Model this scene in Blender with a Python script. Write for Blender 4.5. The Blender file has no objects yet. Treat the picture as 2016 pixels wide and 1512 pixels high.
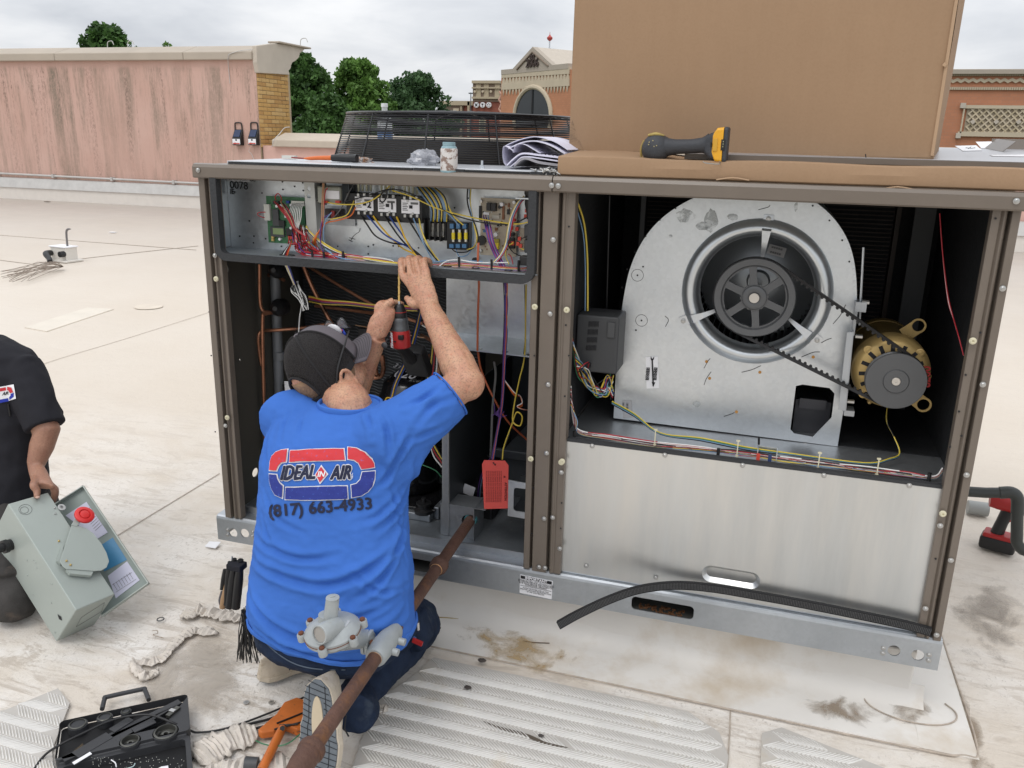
import bpy,bmesh,math,random
import numpy as np
from mathutils import Vector,Matrix,noise,geometry
from mathutils.bvhtree import BVHTree
random.seed(7); rng = np.random.default_rng(7)
R = math.radians; PI = math.pi
scene = bpy.context.scene; COL = scene.collection
# ---------------------------------------------------------------- camera
FPX,CX,CY,H = 1652.27,1008.0,756.0,1.52          # focal length (px of a 2016 wide frame), eye height above the roof
M = Matrix(((0.95347118,0.10411467,-0.28293612),(0.30072226,-0.26176112,0.91708628),(0.02142046,-0.95950052,-0.28089128)))
M = M.to_quaternion().normalized().to_matrix()
EYE = Vector((0,0,H))
camd = bpy.data.cameras.new('camera'); cam = bpy.data.objects.new('camera',camd); COL.objects.link(cam)
Rc = Matrix((M.col[0],-M.col[1],-M.col[2])).transposed()
cam.matrix_world = Matrix.Translation(EYE) @ Rc.to_4x4()
camd.sensor_width = 36; camd.lens = 36 * FPX / 2016; camd.clip_start = 0.02; camd.clip_end = 2500
scene.camera = cam
# ---------------------------------------------------------------- sky and sun
SUN_EL,SUN_AZ = 58,200                              # overcast: the sun only shows as a broad soft light
w = bpy.data.worlds.new('World'); scene.world = w; w.use_nodes = True
nt = w.node_tree; nt.nodes.clear()
def N(tree,t,**k):
    n = tree.nodes.new(t)
    for a,b in k.items():
        if a.startswith('i_'): n.inputs[a[2:].replace('_',' ')].default_value = b
        else: setattr(n,a,b)
    return n
def ramp(tree,fac,stops):
    r = tree.nodes.new('ShaderNodeValToRGB'); e = r.color_ramp.elements
    while len(e) < len(stops): e.new(0.5)
    for i,(p,c) in enumerate(stops):
        e[i].position = p; e[i].color = (c,c,c,1) if not hasattr(c,'__len__') else (*c[:3],1)
    if fac: tree.links.new(fac,r.inputs[0])
    return r.outputs[0]
def math_(tree,op,a,b=None,c=None,clamp=False):
    n = tree.nodes.new('ShaderNodeMath'); n.operation = op; n.use_clamp = clamp
    for i,v in enumerate((a,b,c)):
        if v is None: continue
        if isinstance(v,(int,float)): n.inputs[i].default_value = v
        else: tree.links.new(v,n.inputs[i])
    return n.outputs[0]
def mix(tree,fac,a,b,mode='MIX'):
    n = tree.nodes.new('ShaderNodeMix'); n.data_type = 'RGBA'; n.blend_type = mode
    for s,v in ((n.inputs[0],fac),(n.inputs[6],a),(n.inputs[7],b)):
        if isinstance(v,(int,float)): s.default_value = v if s.type == 'VALUE' else (v,v,v,1)
        elif isinstance(v,(tuple,list)): s.default_value = (*v[:3],1)
        else: tree.links.new(v,s)
    return n.outputs[2]
tc = N(nt,'ShaderNodeTexCoord'); sep = N(nt,'ShaderNodeSeparateXYZ'); nt.links.new(tc.outputs['Generated'],sep.inputs[0])
zz = math_(nt,'MAXIMUM',sep.outputs[2],0.0)
den = math_(nt,'ADD',zz,0.2)
cmb = N(nt,'ShaderNodeCombineXYZ')
nt.links.new(math_(nt,'DIVIDE',sep.outputs[0],den),cmb.inputs[0]); nt.links.new(math_(nt,'DIVIDE',sep.outputs[1],den),cmb.inputs[1])
mp = N(nt,'ShaderNodeMapping'); mp.inputs['Scale'].default_value = (1.5,1.5,1); mp.inputs['Location'].default_value = (3.1,1.7,0)
nt.links.new(cmb.outputs[0],mp.inputs[0])
n1 = N(nt,'ShaderNodeTexNoise',i_Scale=1.0,i_Detail=6.0,i_Roughness=0.52,i_Distortion=0.35); nt.links.new(mp.outputs[0],n1.inputs['Vector'])
cl = ramp(nt,n1.outputs[0],[(0.28,(0.56,0.585,0.63)),(0.45,(0.69,0.71,0.745)),(0.60,(0.82,0.83,0.85)),(0.78,(0.92,0.92,0.93))])
grad = math_(nt,'MULTIPLY_ADD',zz,1.05,1.0)           # the standard overcast sky: about three times brighter overhead than at the horizon
cl2 = mix(nt,1.0,cl,grad,'MULTIPLY')
bgc = N(nt,'ShaderNodeBackground'); nt.links.new(cl2,bgc.inputs[0]); bgc.inputs[1].default_value = 0.98
sky = N(nt,'ShaderNodeTexSky'); sky.sky_type = 'NISHITA'; sky.sun_disc = False; sky.sun_elevation = R(SUN_EL); sky.sun_rotation = R(SUN_AZ); sky.dust_density = 4
bgs = N(nt,'ShaderNodeBackground'); nt.links.new(sky.outputs[0],bgs.inputs[0]); bgs.inputs[1].default_value = 0.1
ms = N(nt,'ShaderNodeMixShader'); ms.inputs[0].default_value = 0.92
nt.links.new(bgs.outputs[0],ms.inputs[1]); nt.links.new(bgc.outputs[0],ms.inputs[2])
wo = N(nt,'ShaderNodeOutputWorld'); nt.links.new(ms.outputs[0],wo.inputs[0])
sl = bpy.data.lights.new('sun','SUN'); sl.energy = 0.7; sl.angle = R(24); sl.color = (1.0,0.965,0.92)
so = bpy.data.objects.new('sun',sl); COL.objects.link(so)
sd = Vector((math.sin(R(SUN_AZ)) * math.cos(R(SUN_EL)),math.cos(R(SUN_AZ)) * math.cos(R(SUN_EL)),math.sin(R(SUN_EL))))
so.rotation_euler = sd.to_track_quat('Z','Y').to_euler(); so.location = (0,0,30)
scene.view_settings.view_transform = 'Standard'; scene.view_settings.look = 'None'; scene.view_settings.exposure = 0.12; scene.view_settings.gamma = 1
scene.render.engine = 'CYCLES'
# ---------------------------------------------------------------- measuring: photograph measurements -> places in the world
def ray(px,py): return M @ Vector((px - CX,py - CY,FPX))
def W(px,py,Y): r = ray(px,py); return EYE + r * (Y / r.y)
def G(px,py,z=0.0): r = ray(px,py); return EYE + r * ((z - H) / r.z)
def WX(px,py,X): r = ray(px,py); return EYE + r * (X / r.x)
def PLN(px,py,p0,n): r = ray(px,py); return EYE + r * ((Vector(p0) - EYE).dot(n) / r.dot(n))
# ---------------------------------------------------------------- materials
MATS = {}
def mat(name,col,rough=0.6,metal=0.0,var=0.12,vscale=6.0,bump=0.0,bscale=60.0,spec=0.5,col2=None,fac2=0.0,s2=3.0,edge2=0.08,stretch=None,emit=None,trans=0.0,alpha=1.0,coat=0.0,sss=0.0,rvar=0.0,ior=1.45):
    if name in MATS: return MATS[name]
    m = bpy.data.materials.new(name); m.use_nodes = True; t = m.node_tree; p = t.nodes['Principled BSDF']
    tcn = N(t,'ShaderNodeTexCoord'); vec = tcn.outputs['Object']
    if stretch:
        mm = N(t,'ShaderNodeMapping'); mm.inputs['Scale'].default_value = stretch; t.links.new(vec,mm.inputs[0]); vec2 = mm.outputs[0]
    else: vec2 = vec
    c = (*col,1)
    cur = None
    if var > 0:
        nz = N(t,'ShaderNodeTexNoise',i_Scale=vscale,i_Detail=6.0,i_Roughness=0.6); t.links.new(vec2,nz.inputs['Vector'])
        f = ramp(t,nz.outputs[0],[(0.25,1 - var),(0.75,1 + var)])
        # ramps clamp at 1 only visually; colours above 1 are fine here
        cur = mix(t,1.0,col,f,'MULTIPLY')
        if rvar:
            rr = math_(t,'MULTIPLY_ADD',nz.outputs[0],rvar * 2,rough - rvar,clamp=True); t.links.new(rr,p.inputs['Roughness'])
    if col2 is not None:
        n2 = N(t,'ShaderNodeTexNoise',i_Scale=s2,i_Detail=8.0,i_Roughness=0.65); t.links.new(vec2,n2.inputs['Vector'])
        f2 = ramp(t,n2.outputs[0],[(1 - fac2 - edge2,0.0),(1 - fac2 + edge2,1.0)])
        cur = mix(t,f2,cur if cur is not None else col,col2)
    if cur is not None: t.links.new(cur,p.inputs['Base Color'])
    else: p.inputs['Base Color'].default_value = c
    if not rvar: p.inputs['Roughness'].default_value = rough
    p.inputs['Metallic'].default_value = metal; p.inputs['Specular IOR Level'].default_value = spec; p.inputs['IOR'].default_value = ior
    if trans: p.inputs['Transmission Weight'].default_value = trans
    if coat: p.inputs['Coat Weight'].default_value = coat; p.inputs['Coat Roughness'].default_value = 0.15
    if sss: p.inputs['Subsurface Weight'].default_value = sss; p.inputs['Subsurface Radius'].default_value = (0.012,0.005,0.003); p.inputs['Subsurface Scale'].default_value = 0.6
    if alpha < 1: p.inputs['Alpha'].default_value = alpha
    if bump:
        nb = N(t,'ShaderNodeTexNoise',i_Scale=bscale,i_Detail=4.0); t.links.new(vec2,nb.inputs['Vector'])
        b = N(t,'ShaderNodeBump',i_Strength=bump,i_Distance=0.01); t.links.new(nb.outputs[0],b.inputs['Height']); t.links.new(b.outputs[0],p.inputs['Normal'])
    MATS[name] = m; return m
def galv(name,base=(0.62,0.65,0.68),rough=0.34,dirt=0.25,scale=38):
    """galvanised sheet: crystal spangle, dull patches, smudges"""
    if name in MATS: return MATS[name]
    m = bpy.data.materials.new(name); m.use_nodes = True; t = m.node_tree; p = t.nodes['Principled BSDF']
    v = N(t,'ShaderNodeTexCoord').outputs['Object']
    vo = N(t,'ShaderNodeTexVoronoi',i_Scale=scale * 3.0); t.links.new(v,vo.inputs['Vector'])
    s = N(t,'ShaderNodeSeparateColor'); t.links.new(vo.outputs['Color'],s.inputs[0])
    n1 = N(t,'ShaderNodeTexNoise',i_Scale=3.5,i_Detail=7.0,i_Roughness=0.6); t.links.new(v,n1.inputs['Vector'])
    n2 = N(t,'ShaderNodeTexNoise',i_Scale=26.0,i_Detail=6.0,i_Roughness=0.7); t.links.new(v,n2.inputs['Vector'])
    sp = math_(t,'MULTIPLY_ADD',s.outputs[0],0.06,0.95)
    c = mix(t,1.0,base,sp,'MULTIPLY')
    f = ramp(t,n1.outputs[0],[(0.42,0.0),(0.68,dirt)])
    c = mix(t,f,c,tuple(b * 0.62 for b in base))
    f = ramp(t,n2.outputs[0],[(0.60,0.0),(0.72,dirt * 0.7)])
    c = mix(t,f,c,(0.55,0.55,0.53))
    t.links.new(c,p.inputs['Base Color'])
    p.inputs['Metallic'].default_value = 0.86
    rr = math_(t,'MULTIPLY_ADD',s.outputs[1],0.10,rough - 0.05); rr = math_(t,'MULTIPLY_ADD',n1.outputs[0],0.22,math_(t,'SUBTRACT',rr,0.09)); t.links.new(rr,p.inputs['Roughness'])
    n4 = N(t,'ShaderNodeTexNoise',i_Scale=5.0,i_Detail=1.0); t.links.new(v,n4.inputs['Vector']); b = N(t,'ShaderNodeBump',i_Strength=0.12,i_Distance=0.02); t.links.new(n4.outputs[0],b.inputs['Height']); t.links.new(b.outputs[0],p.inputs['Normal'])
    MATS[name] = m; return m
# ---------------------------------------------------------------- mesh builder
ORG = {}
def org(p): return ORG.get(p.name,Vector((0,0,0))) if p else Vector((0,0,0))
def crom(pts,n=6):
    """smooth curve through points"""
    P = [Vector(p) for p in pts]
    if len(P) < 3: return P
    P = [P[0] * 2 - P[1]] + P + [P[-1] * 2 - P[-2]]; out = []
    for i in range(1,len(P) - 2):
        a,b,c,d = P[i - 1:i + 3]
        for k in range(n):
            s = k / n; out.append(0.5 * ((2 * b) + (c - a) * s + (2 * a - 5 * b + 4 * c - d) * s * s + (3 * b - a - 3 * c + d) * s ** 3))
    out.append(P[-2]); return out
class MB:
    def __init__(s): s.v = []; s.f = []; s.mi = []; s.cur = 0; s.T = None
    def add(s,vs,fs):
        o = len(s.v)
        if s.T is not None: vs = [s.T @ Vector(v) for v in vs]
        s.v += [tuple(v) for v in vs]; s.f += [[i + o for i in f] for f in fs]; s.mi += [s.cur] * len(fs); return s
    def m(s,i): s.cur = i; return s
    def box(s,a,b,rot=None,c=None):
        """box from corner a to corner b, turned by rot (Matrix) about c"""
        x0,y0,z0 = a; x1,y1,z1 = b
        vs = [Vector(v) for v in ((x0,y0,z0),(x1,y0,z0),(x1,y1,z0),(x0,y1,z0),(x0,y0,z1),(x1,y0,z1),(x1,y1,z1),(x0,y1,z1))]
        if rot is not None:
            c = Vector(c) if c is not None else (Vector(a) + Vector(b)) / 2; vs = [rot @ (v - c) + c for v in vs]
        return s.add(vs,[(0,3,2,1),(4,5,6,7),(0,1,5,4),(1,2,6,5),(2,3,7,6),(3,0,4,7)])
    def cbox(s,c,d,rot=None):
        c = Vector(c); d = Vector(d) / 2; return s.box(c - d,c + d,rot)
    def tube(s,pts,r,n=8,cap=True,sm=0,flat=None):
        P = [Vector(p) for p in pts]
        if sm: P = crom(P,sm)
        rs = r if hasattr(r,'__len__') else [r] * len(P)
        if len(rs) != len(P): rs = list(np.interp(np.linspace(0,1,len(P)),np.linspace(0,1,len(rs)),rs))
        up = None; rings = []
        for i,p in enumerate(P):
            t = (P[min(i + 1,len(P) - 1)] - P[max(i - 1,0)])
            if t.length < 1e-9: t = Vector((0,0,1))
            t.normalize()
            if up is None:
                up = Vector((0,0,1)) if abs(t.z) < 0.9 else Vector((0,1,0))
                up = (up - t * up.dot(t)).normalized()
            else:
                up = up - t * up.dot(t)
                up = up.normalized() if up.length > 1e-6 else t.orthogonal().normalized()
            q = t.cross(up); fx = flat or 1.0
            rings.append([p + (up * math.cos(2 * PI * k / n) * fx + q * math.sin(2 * PI * k / n)) * rs[i] for k in range(n)])
        return s.loft(rings,cap)
    def loft(s,rings,cap=True,close=True):
        n = len(rings[0]); vs = [v for r in rings for v in r]; fs = []
        for i in range(len(rings) - 1):
            for k in range(n if close else n - 1):
                a = i * n + k; b = i * n + (k + 1) % n; fs.append((a,b,b + n,a + n))
        if cap: fs.append(tuple(range(n - 1,-1,-1))); fs.append(tuple(range((len(rings) - 1) * n,len(rings) * n)))
        return s.add(vs,fs)
    def cyl(s,a,b,r,r2=None,n=16): return s.tube([a,b],[r,r if r2 is None else r2],n)
    def lathe(s,base,axis,prof,n=24,cap=True):
        """prof: (radius, height) pairs along axis"""
        ax = Vector(axis).normalized(); u = ax.orthogonal().normalized(); v = ax.cross(u); b = Vector(base)
        return s.loft([[b + ax * h + (u * math.cos(2 * PI * k / n) + v * math.sin(2 * PI * k / n)) * max(r,1e-5) for k in range(n)] for r,h in prof],cap)
    def ball(s,c,r,n=12,sc=(1,1,1),rot=None):
        c = Vector(c); rings = []
        for i in range(1,n):
            a = PI * i / n; ring = []
            for k in range(n * 2):
                b = PI * k / n; q = Vector((math.sin(a) * math.cos(b) * sc[0],math.sin(a) * math.sin(b) * sc[1],-math.cos(a) * sc[2])) * r
                ring.append(c + (rot @ q if rot else q))
            rings.append(ring)
        return s.loft(rings)
    def plate(s,outer,holes,to3,t):
        """flat sheet with holes; 2D points mapped by to3(x, y, depth)"""
        loops = [list(outer)] + [list(h) for h in holes]
        flat = [p for l in loops for p in l]; tr = geometry.tessellate_polygon([[Vector((p[0],p[1],0)) for p in l] for l in loops])
        n = len(flat); vs = [to3(x,y,0) for x,y in flat] + [to3(x,y,t) for x,y in flat]; fs = []
        for f in tr: fs.append(tuple(f)); fs.append(tuple(i + n for i in reversed(f)))
        o = 0
        for l in loops:
            k = len(l)
            for i in range(k): a = o + i; b = o + (i + 1) % k; fs.append((a,b,b + n,a + n))
            o += k
        return s.add(vs,fs)
    def build(s,name,mats,parent=None,smooth=True,ang=40,bevel=0.0,seg=2,local=False,fixn=True):
        o_ = Vector((0,0,0)) if local else org(parent)
        me = bpy.data.meshes.new(name); me.from_pydata([tuple(Vector(v) - o_) for v in s.v],[],s.f)
        mats = mats if isinstance(mats,(list,tuple)) else [mats]
        for m_ in mats: me.materials.append(m_)
        if len(mats) > 1: me.polygons.foreach_set('material_index',s.mi)
        if fixn and len(s.f) < 60000:
            b = bmesh.new(); b.from_mesh(me); bmesh.ops.recalc_face_normals(b,faces=b.faces); b.to_mesh(me); b.free()
        if smooth: me.shade_smooth(); me.set_sharp_from_angle(angle=R(ang))
        me.update()
        o = bpy.data.objects.new(name,me); COL.objects.link(o)
        if parent: o.parent = parent
        ORG[o.name] = o_
        if bevel:
            bm_ = o.modifiers.new('bevel','BEVEL'); bm_.width = bevel; bm_.segments = seg; bm_.limit_method = 'ANGLE'; bm_.angle_limit = R(35)
            if smooth: me.shade_smooth(); me.set_sharp_from_angle(angle=R(180)); wn = o.modifiers.new('wn','WEIGHTED_NORMAL')
        return o
def tag(o,label=None,cat=None,group=None,kind=None):
    if label: o['label'] = label
    if cat: o['category'] = cat
    if group: o['group'] = group
    if kind: o['kind'] = kind
    return o
def thing(name,label,cat,loc=(0,0,0),group=None):
    o = bpy.data.objects.new(name,None); COL.objects.link(o); o.location = loc; o.empty_display_size = 0.1
    ORG[o.name] = Vector(loc); return tag(o,label,cat,group)
def place(o,dup_of,parent=None,loc=None,rot=None):
    c = dup_of.copy(); COL.objects.link(c)
    if parent is not None: c.parent = parent
    if loc is not None: c.location = loc
    if rot is not None: c.rotation_euler = rot
    ORG[c.name] = ORG.get(dup_of.name,Vector((0,0,0))); return c
def inst(src,parent,loc,rot=None):
    """another copy of a small local-built part, standing at a world place"""
    c = src.copy(); COL.objects.link(c); c.parent = parent; c.location = Vector(loc) - org(parent)
    if rot is not None: c.rotation_euler = rot
    return c
def text_mesh(body,size=1.0,extrude=0.0,shear=0.0,bold=0.0,align='CENTER',spacing=1.0,res=3):
    c = bpy.data.curves.new('t','FONT'); c.body = body; c.size = 1; flat = extrude == 0 and bold; c.extrude = .01 if flat else extrude / size; c.shear = shear; c.offset = bold if size > 5 else bold / size
    c.align_x = align; c.align_y = 'CENTER'; c.space_character = spacing; c.resolution_u = res
    o = bpy.data.objects.new('t',c); COL.objects.link(o)
    dg = bpy.context.evaluated_depsgraph_get(); me = bpy.data.meshes.new_from_object(o.evaluated_get(dg))
    v = [x.co * size for x in me.vertices]; f = [tuple(p.vertices) for p in me.polygons if not flat or all(me.vertices[i].co.z > .005 for i in p.vertices)]
    bpy.data.objects.remove(o); bpy.data.curves.remove(c); bpy.data.meshes.remove(me); return v,f
def add_text(mb,body,origin,ux,uy,size,**k):
    """lettering laid on the plane origin + ux*x + uy*y"""
    v,f = text_mesh(body,size,**k); o = Vector(origin); ux = Vector(ux).normalized(); uy = Vector(uy).normalized(); n = ux.cross(uy)
    mb.add([o + ux * p.x + uy * p.y + n * p.z for p in v],f); return mb
def circ(cx,cy,r,n=20,ry=None): return [(cx + r * math.cos(2 * PI * k / n),cy + (ry or r) * math.sin(2 * PI * k / n)) for k in range(n)]
def rrect(x0,y0,x1,y1,r,n=5):
    out = []
    for cx,cy,a in ((x1 - r,y0 + r,-90),(x1 - r,y1 - r,0),(x0 + r,y1 - r,90),(x0 + r,y0 + r,180)):
        out += [(cx + r * math.cos(R(a + 90 * k / n)),cy + r * math.sin(R(a + 90 * k / n))) for k in range(n + 1)]
    return out
# ================================================================ MATERIAL SET
BRONZE = mat('bronze_paint',(0.155,0.128,0.104),0.36,var=0.06,vscale=12,bump=0.03,bscale=300,coat=0.15)
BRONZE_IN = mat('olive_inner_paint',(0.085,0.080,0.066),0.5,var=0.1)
GALV = galv('galvanised'); GALV_D = galv('galvanised_dull',(0.44,0.46,0.48),0.42,0.5)
GALV_B = galv('galvanised_bright',(0.70,0.735,0.76),0.33,0.3)
BLACK = mat('black_insulation',(0.012,0.013,0.015),0.8,var=0.25,vscale=20,bump=0.2,bscale=90)
BLACKP = mat('black_plastic',(0.014,0.014,0.015),0.42,var=0.15)
DGREY = mat('dark_grey_plastic',(0.055,0.057,0.06),0.45,var=0.1)
GASK = mat('gasket_foam',(0.035,0.037,0.04),0.75,var=0.15,bump=0.3,bscale=120)
ZINC = mat('zinc_screw',(0.46,0.46,0.45),0.3,0.85,var=0.1)
COPPER = mat('copper',(0.48,0.22,0.13),0.4,0.8,var=0.25,vscale=18,col2=(0.10,0.05,0.03),fac2=0.42,s2=9)
WHITE = mat('white_print',(0.78,0.78,0.80),0.5,var=0.03)
INK = mat('ink',(0.012,0.012,0.015),0.6,var=0)
# ================================================================ ROOF
def roof_mat():
    m = bpy.data.materials.new('roof_membrane'); m.use_nodes = True; t = m.node_tree; p = t.nodes['Principled BSDF']
    v = N(t,'ShaderNodeTexCoord').outputs['Object']
    def nz(sc,det=6.0,ro=0.6,st=None,dist=0.0):
        vv = v
        if st: q = N(t,'ShaderNodeMapping'); q.inputs['Scale'].default_value = st; t.links.new(v,q.inputs[0]); vv = q.outputs[0]
        n = N(t,'ShaderNodeTexNoise',i_Scale=sc,i_Detail=det,i_Roughness=ro,i_Distortion=dist); t.links.new(vv,n.inputs['Vector']); return n.outputs[0]
    s = N(t,'ShaderNodeSeparateXYZ'); t.links.new(v,s.inputs[0])
    big = nz(0.35,5); mid = nz(2.2,7,0.65,(1,1.6,1),0.4); fine = nz(28,6,0.7); sp = nz(55,4,0.65,(1.6,1,1)); scr = nz(9,8,0.75,(0.45,1.6,1),1.2)
    c = mix(t,ramp(t,big,[(0.35,0.0),(0.7,0.55)]),(0.60,0.53,0.445),(0.70,0.65,0.585))
    # foot-worn chalky white patches close to the unit, cleaner cream membrane beyond
    near = math_(t,'SUBTRACT',1.0,math_(t,'DIVIDE',math_(t,'ABSOLUTE',math_(t,'SUBTRACT',s.outputs[1],1.6)),2.4),clamp=True)
    c = mix(t,math_(t,'MULTIPLY',ramp(t,mid,[(0.38,0.0),(0.60,0.9)]),near),c,(0.80,0.775,0.74))
    c = mix(t,math_(t,'MULTIPLY',ramp(t,scr,[(0.51,0.0),(0.60,0.70)]),math_(t,'ADD',near,0.12)),c,(0.46,0.40,0.335))
    c = mix(t,math_(t,'MULTIPLY',ramp(t,nz(1.1,8,0.7,None,0.8),[(0.56,0.0),(0.72,0.45)]),near),c,(0.40,0.33,0.25))
    c = mix(t,math_(t,'MULTIPLY',ramp(t,sp,[(0.60,0.0),(0.66,0.6)]),math_(t,'MULTIPLY',ramp(t,mid,[(0.42,0.0),(0.58,1.0)]),math_(t,'ADD',near,0.05))),c,(0.24,0.20,0.16))
    c = mix(t,ramp(t,fine,[(0.5,0.0),(0.75,0.14)]),c,(0.45,0.40,0.34))
    far = math_(t,'MULTIPLY',math_(t,'SUBTRACT',s.outputs[1],6.5),0.14,clamp=True)
    c = mix(t,math_(t,'MULTIPLY',far,math_(t,'MULTIPLY_ADD',mid,0.5,0.35)),c,(0.36,0.325,0.30))   # colour turns greyer and darker towards the parapet
    t.links.new(c,p.inputs['Base Color']); p.inputs['Roughness'].default_value = 0.62; p.inputs['Specular IOR Level'].default_value = 0.35
    hgt = math_(t,'ADD',math_(t,'MULTIPLY',scr,0.6),math_(t,'MULTIPLY',fine,0.35)); hgt = math_(t,'ADD',hgt,math_(t,'MULTIPLY',sp,0.4)); vor = N(t,'ShaderNodeTexVoronoi',i_Scale=14.0,feature='DISTANCE_TO_EDGE'); dm = N(t,'ShaderNodeMix',data_type='VECTOR'); dm.inputs[0].default_value = .3; t.links.new(v,dm.inputs[4]); nn = N(t,'ShaderNodeTexNoise',i_Scale=6.0,i_Detail=5.0); t.links.new(v,nn.inputs['Vector']); t.links.new(nn.outputs['Color'],dm.inputs[5]); t.links.new(dm.outputs[1],vor.inputs['Vector']); crk = ramp(t,vor.outputs['Distance'],[(0.0,1.0),(0.02,0.0)]); c = mix(t,math_(t,'MULTIPLY',crk,math_(t,'MULTIPLY',near,ramp(t,mid,[(.46,0.0),(.58,.45)]))),c,(.36,.31,.26)); t.links.new(c,p.inputs['Base Color'])
    b = N(t,'ShaderNodeBump',i_Strength=0.55,i_Distance=0.012); t.links.new(hgt,b.inputs['Height']); t.links.new(b.outputs[0],p.inputs['Normal'])
    MATS['roof'] = m; return m
ROOF = roof_mat()
b = MB(); nx,ny = 60,60                                 # gently uneven roof sheet, denser near by
xs = np.concatenate([np.linspace(-34,-5,18),np.linspace(-4.8,3,60),np.linspace(3.3,34,16)]); ys = np.concatenate([np.linspace(-12,-0.5,8),np.linspace(-0.3,5,50),np.linspace(5.3,15.05,20)])
V = [(x,y,0.004 * noise.noise(Vector((x * 1.3,y * 1.3,0))) * (1 if y > 0 else 0) - 0.004) for y in ys for x in xs]; L = len(xs)
b.add(V,[(j * L + i,j * L + i + 1,(j + 1) * L + i + 1,(j + 1) * L + i) for j in range(len(ys) - 1) for i in range(L - 1)])
roof = tag(b.build('roof',ROOF),kind='structure')
b = MB(); b.box((-34,-12,-7.2),(34,15.1,-0.02)); tag(b.build('roof_deck',mat('deck',(0.3,0.28,0.25))),kind='structure')
b = MB(); b.box((-900,-900,-7.6),(900,900,-7.3)); tag(b.build('ground',mat('far_ground',(0.09,0.10,0.06),var=0.3,vscale=0.05)),kind='structure')
# welded membrane laps: thin raised strips
SEAM = mat('seam_dirt',(0.40,0.34,0.28),0.7,var=0.3,vscale=30)
seams = [[G(0,745),G(120,705),G(250,666),G(420,612)],[G(180,1085),G(300,1012),G(432,932)],[G(0,463),G(200,478),G(386,492)],[G(0,512),G(110,526)],
         [G(1438,1393),G(1436,1450),G(1430,1530)],[G(120,515),G(180,507),G(260,498),G(390,484)]]
for q in seams:
    b = MB(); b.tube(q,0.0022 if q[0].y < 6 else 0.007,6,sm=6,flat=0.5); o = b.build('lap_seam',SEAM,roof)
# flashing skirt round the curb
SK = mat('flashing_white',(0.69,0.665,0.625),0.5,var=0.07,vscale=3,bump=0.12,bscale=14,col2=(0.50,0.41,0.30),fac2=0.36,s2=2.6,edge2=0.13)
flash = thing('roof_curb','white membrane wrapped curb carrying the open rooftop unit','roof curb',(-0.57,2.29,0))
b = MB(); b.box((-1.60,2.30,-0.01),(0.497,3.66,0.168)); b.build('curb_side',SK,flash,bevel=0.008)
b = MB()
rings = []
for x in np.linspace(-1.64,0.53,60):                 # the soft cove where the flashing turns onto the roof
    rings.append([Vector((x,2.302 - 0.06 * (1 - math.cos(R(a))) - 0.0015 * math.sin(x * 23) ,0.002 + 0.058 * (1 - math.sin(R(a))) + 0.002 * noise.noise(Vector((x * 9,a,0))))) for a in (0,15,30,45,60,75,90)] + [Vector((x,2.10 + 0.004 * math.sin(x * 3),0.0035)),Vector((x,2.098,-0.006)),Vector((x,2.31,-0.006))])
b.loft(rings); b.build('flashing_skirt',SK,flash)
b = MB(); b.box((0.50,2.10,-0.006),(0.64,3.6,0.0035)); b.build('side_skirt',SK,flash)
b = MB(); b.tube([(-0.99,2.098,0.003),(-0.3,2.097,0.003),(0.45,2.092,0.003),(0.60,2.105,0.003),(0.645,2.16,0.003),(0.643,2.6,0.003),(0.64,3.4,0.003)],0.0028,6,sm=8); b.build('lap_bead',SEAM,flash)
b = MB(); cc = G(1790,1393); b.tube([cc + Vector((0.11 * math.cos(a) * 1.1,0.075 * math.sin(a),0.006)) for a in np.linspace(PI * 0.75,PI * 2.2,12)],0.0022,6,sm=3); b.build('corner_patch_edge',SEAM,flash)
# dirt where water dries by the curb
STN = mat('stain',(0.33,0.275,0.20),0.75,var=0.35,vscale=14)
def blotch(name,pts,mtl,z=0.0005,par=None):
    cx = sum(p[0] for p in pts) / len(pts); cy = sum(p[1] for p in pts) / len(pts); q = crom([Vector((p[0],p[1],z)) for p in pts] + [Vector((pts[0][0],pts[0][1],z))],6)[:-1]
    q = [p + Vector((0.012 * noise.noise(p * 22),0.012 * noise.noise(p * 22 + Vector((5,0,0))),0)) for p in q]
    b = MB(); b.add([(cx,cy,z + 0.0004)] + q,[(0,i + 1,(i + 1) % len(q) + 1) for i in range(len(q))]); o = b.build(name,mtl,par)
    at = o.data.attributes.new('fade','FLOAT','POINT'); at.data.foreach_set('value',[1.6] + [0.0] * len(q)); return o
def stain_mat(name,col,thr=0.5,sc=8.0,fade=False):
    m = bpy.data.materials.new(name); m.use_nodes = True; t = m.node_tree; p = t.nodes['Principled BSDF']; v = N(t,'ShaderNodeTexCoord').outputs['Object']
    n = N(t,'ShaderNodeTexNoise',i_Scale=sc,i_Detail=9.0,i_Roughness=0.7,i_Distortion=0.6); t.links.new(v,n.inputs['Vector'])
    p.inputs['Base Color'].default_value = (*col,1); p.inputs['Roughness'].default_value = 0.8
    fa = N(t,'ShaderNodeAttribute',attribute_name='fade'); s_ = math_(t,'ADD',n.outputs[0],math_(t,'MULTIPLY',math_(t,'MINIMUM',fa.outputs['Fac'],1.0),0.22 if fade else 0.0)); t.links.new(ramp(t,s_,[(thr + (.06 if fade else -.10),0.0),(thr + (.30 if fade else .14),0.75)]),p.inputs['Alpha']); return m
MUD = stain_mat('dried_mud',(0.26,0.20,0.14),0.50,9,True); RUSTST = stain_mat('rust_stain',(0.42,0.29,0.13),0.52,12,True); GREYST = stain_mat('grey_soot',(0.30,0.265,0.23),0.54,9,True)
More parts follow.
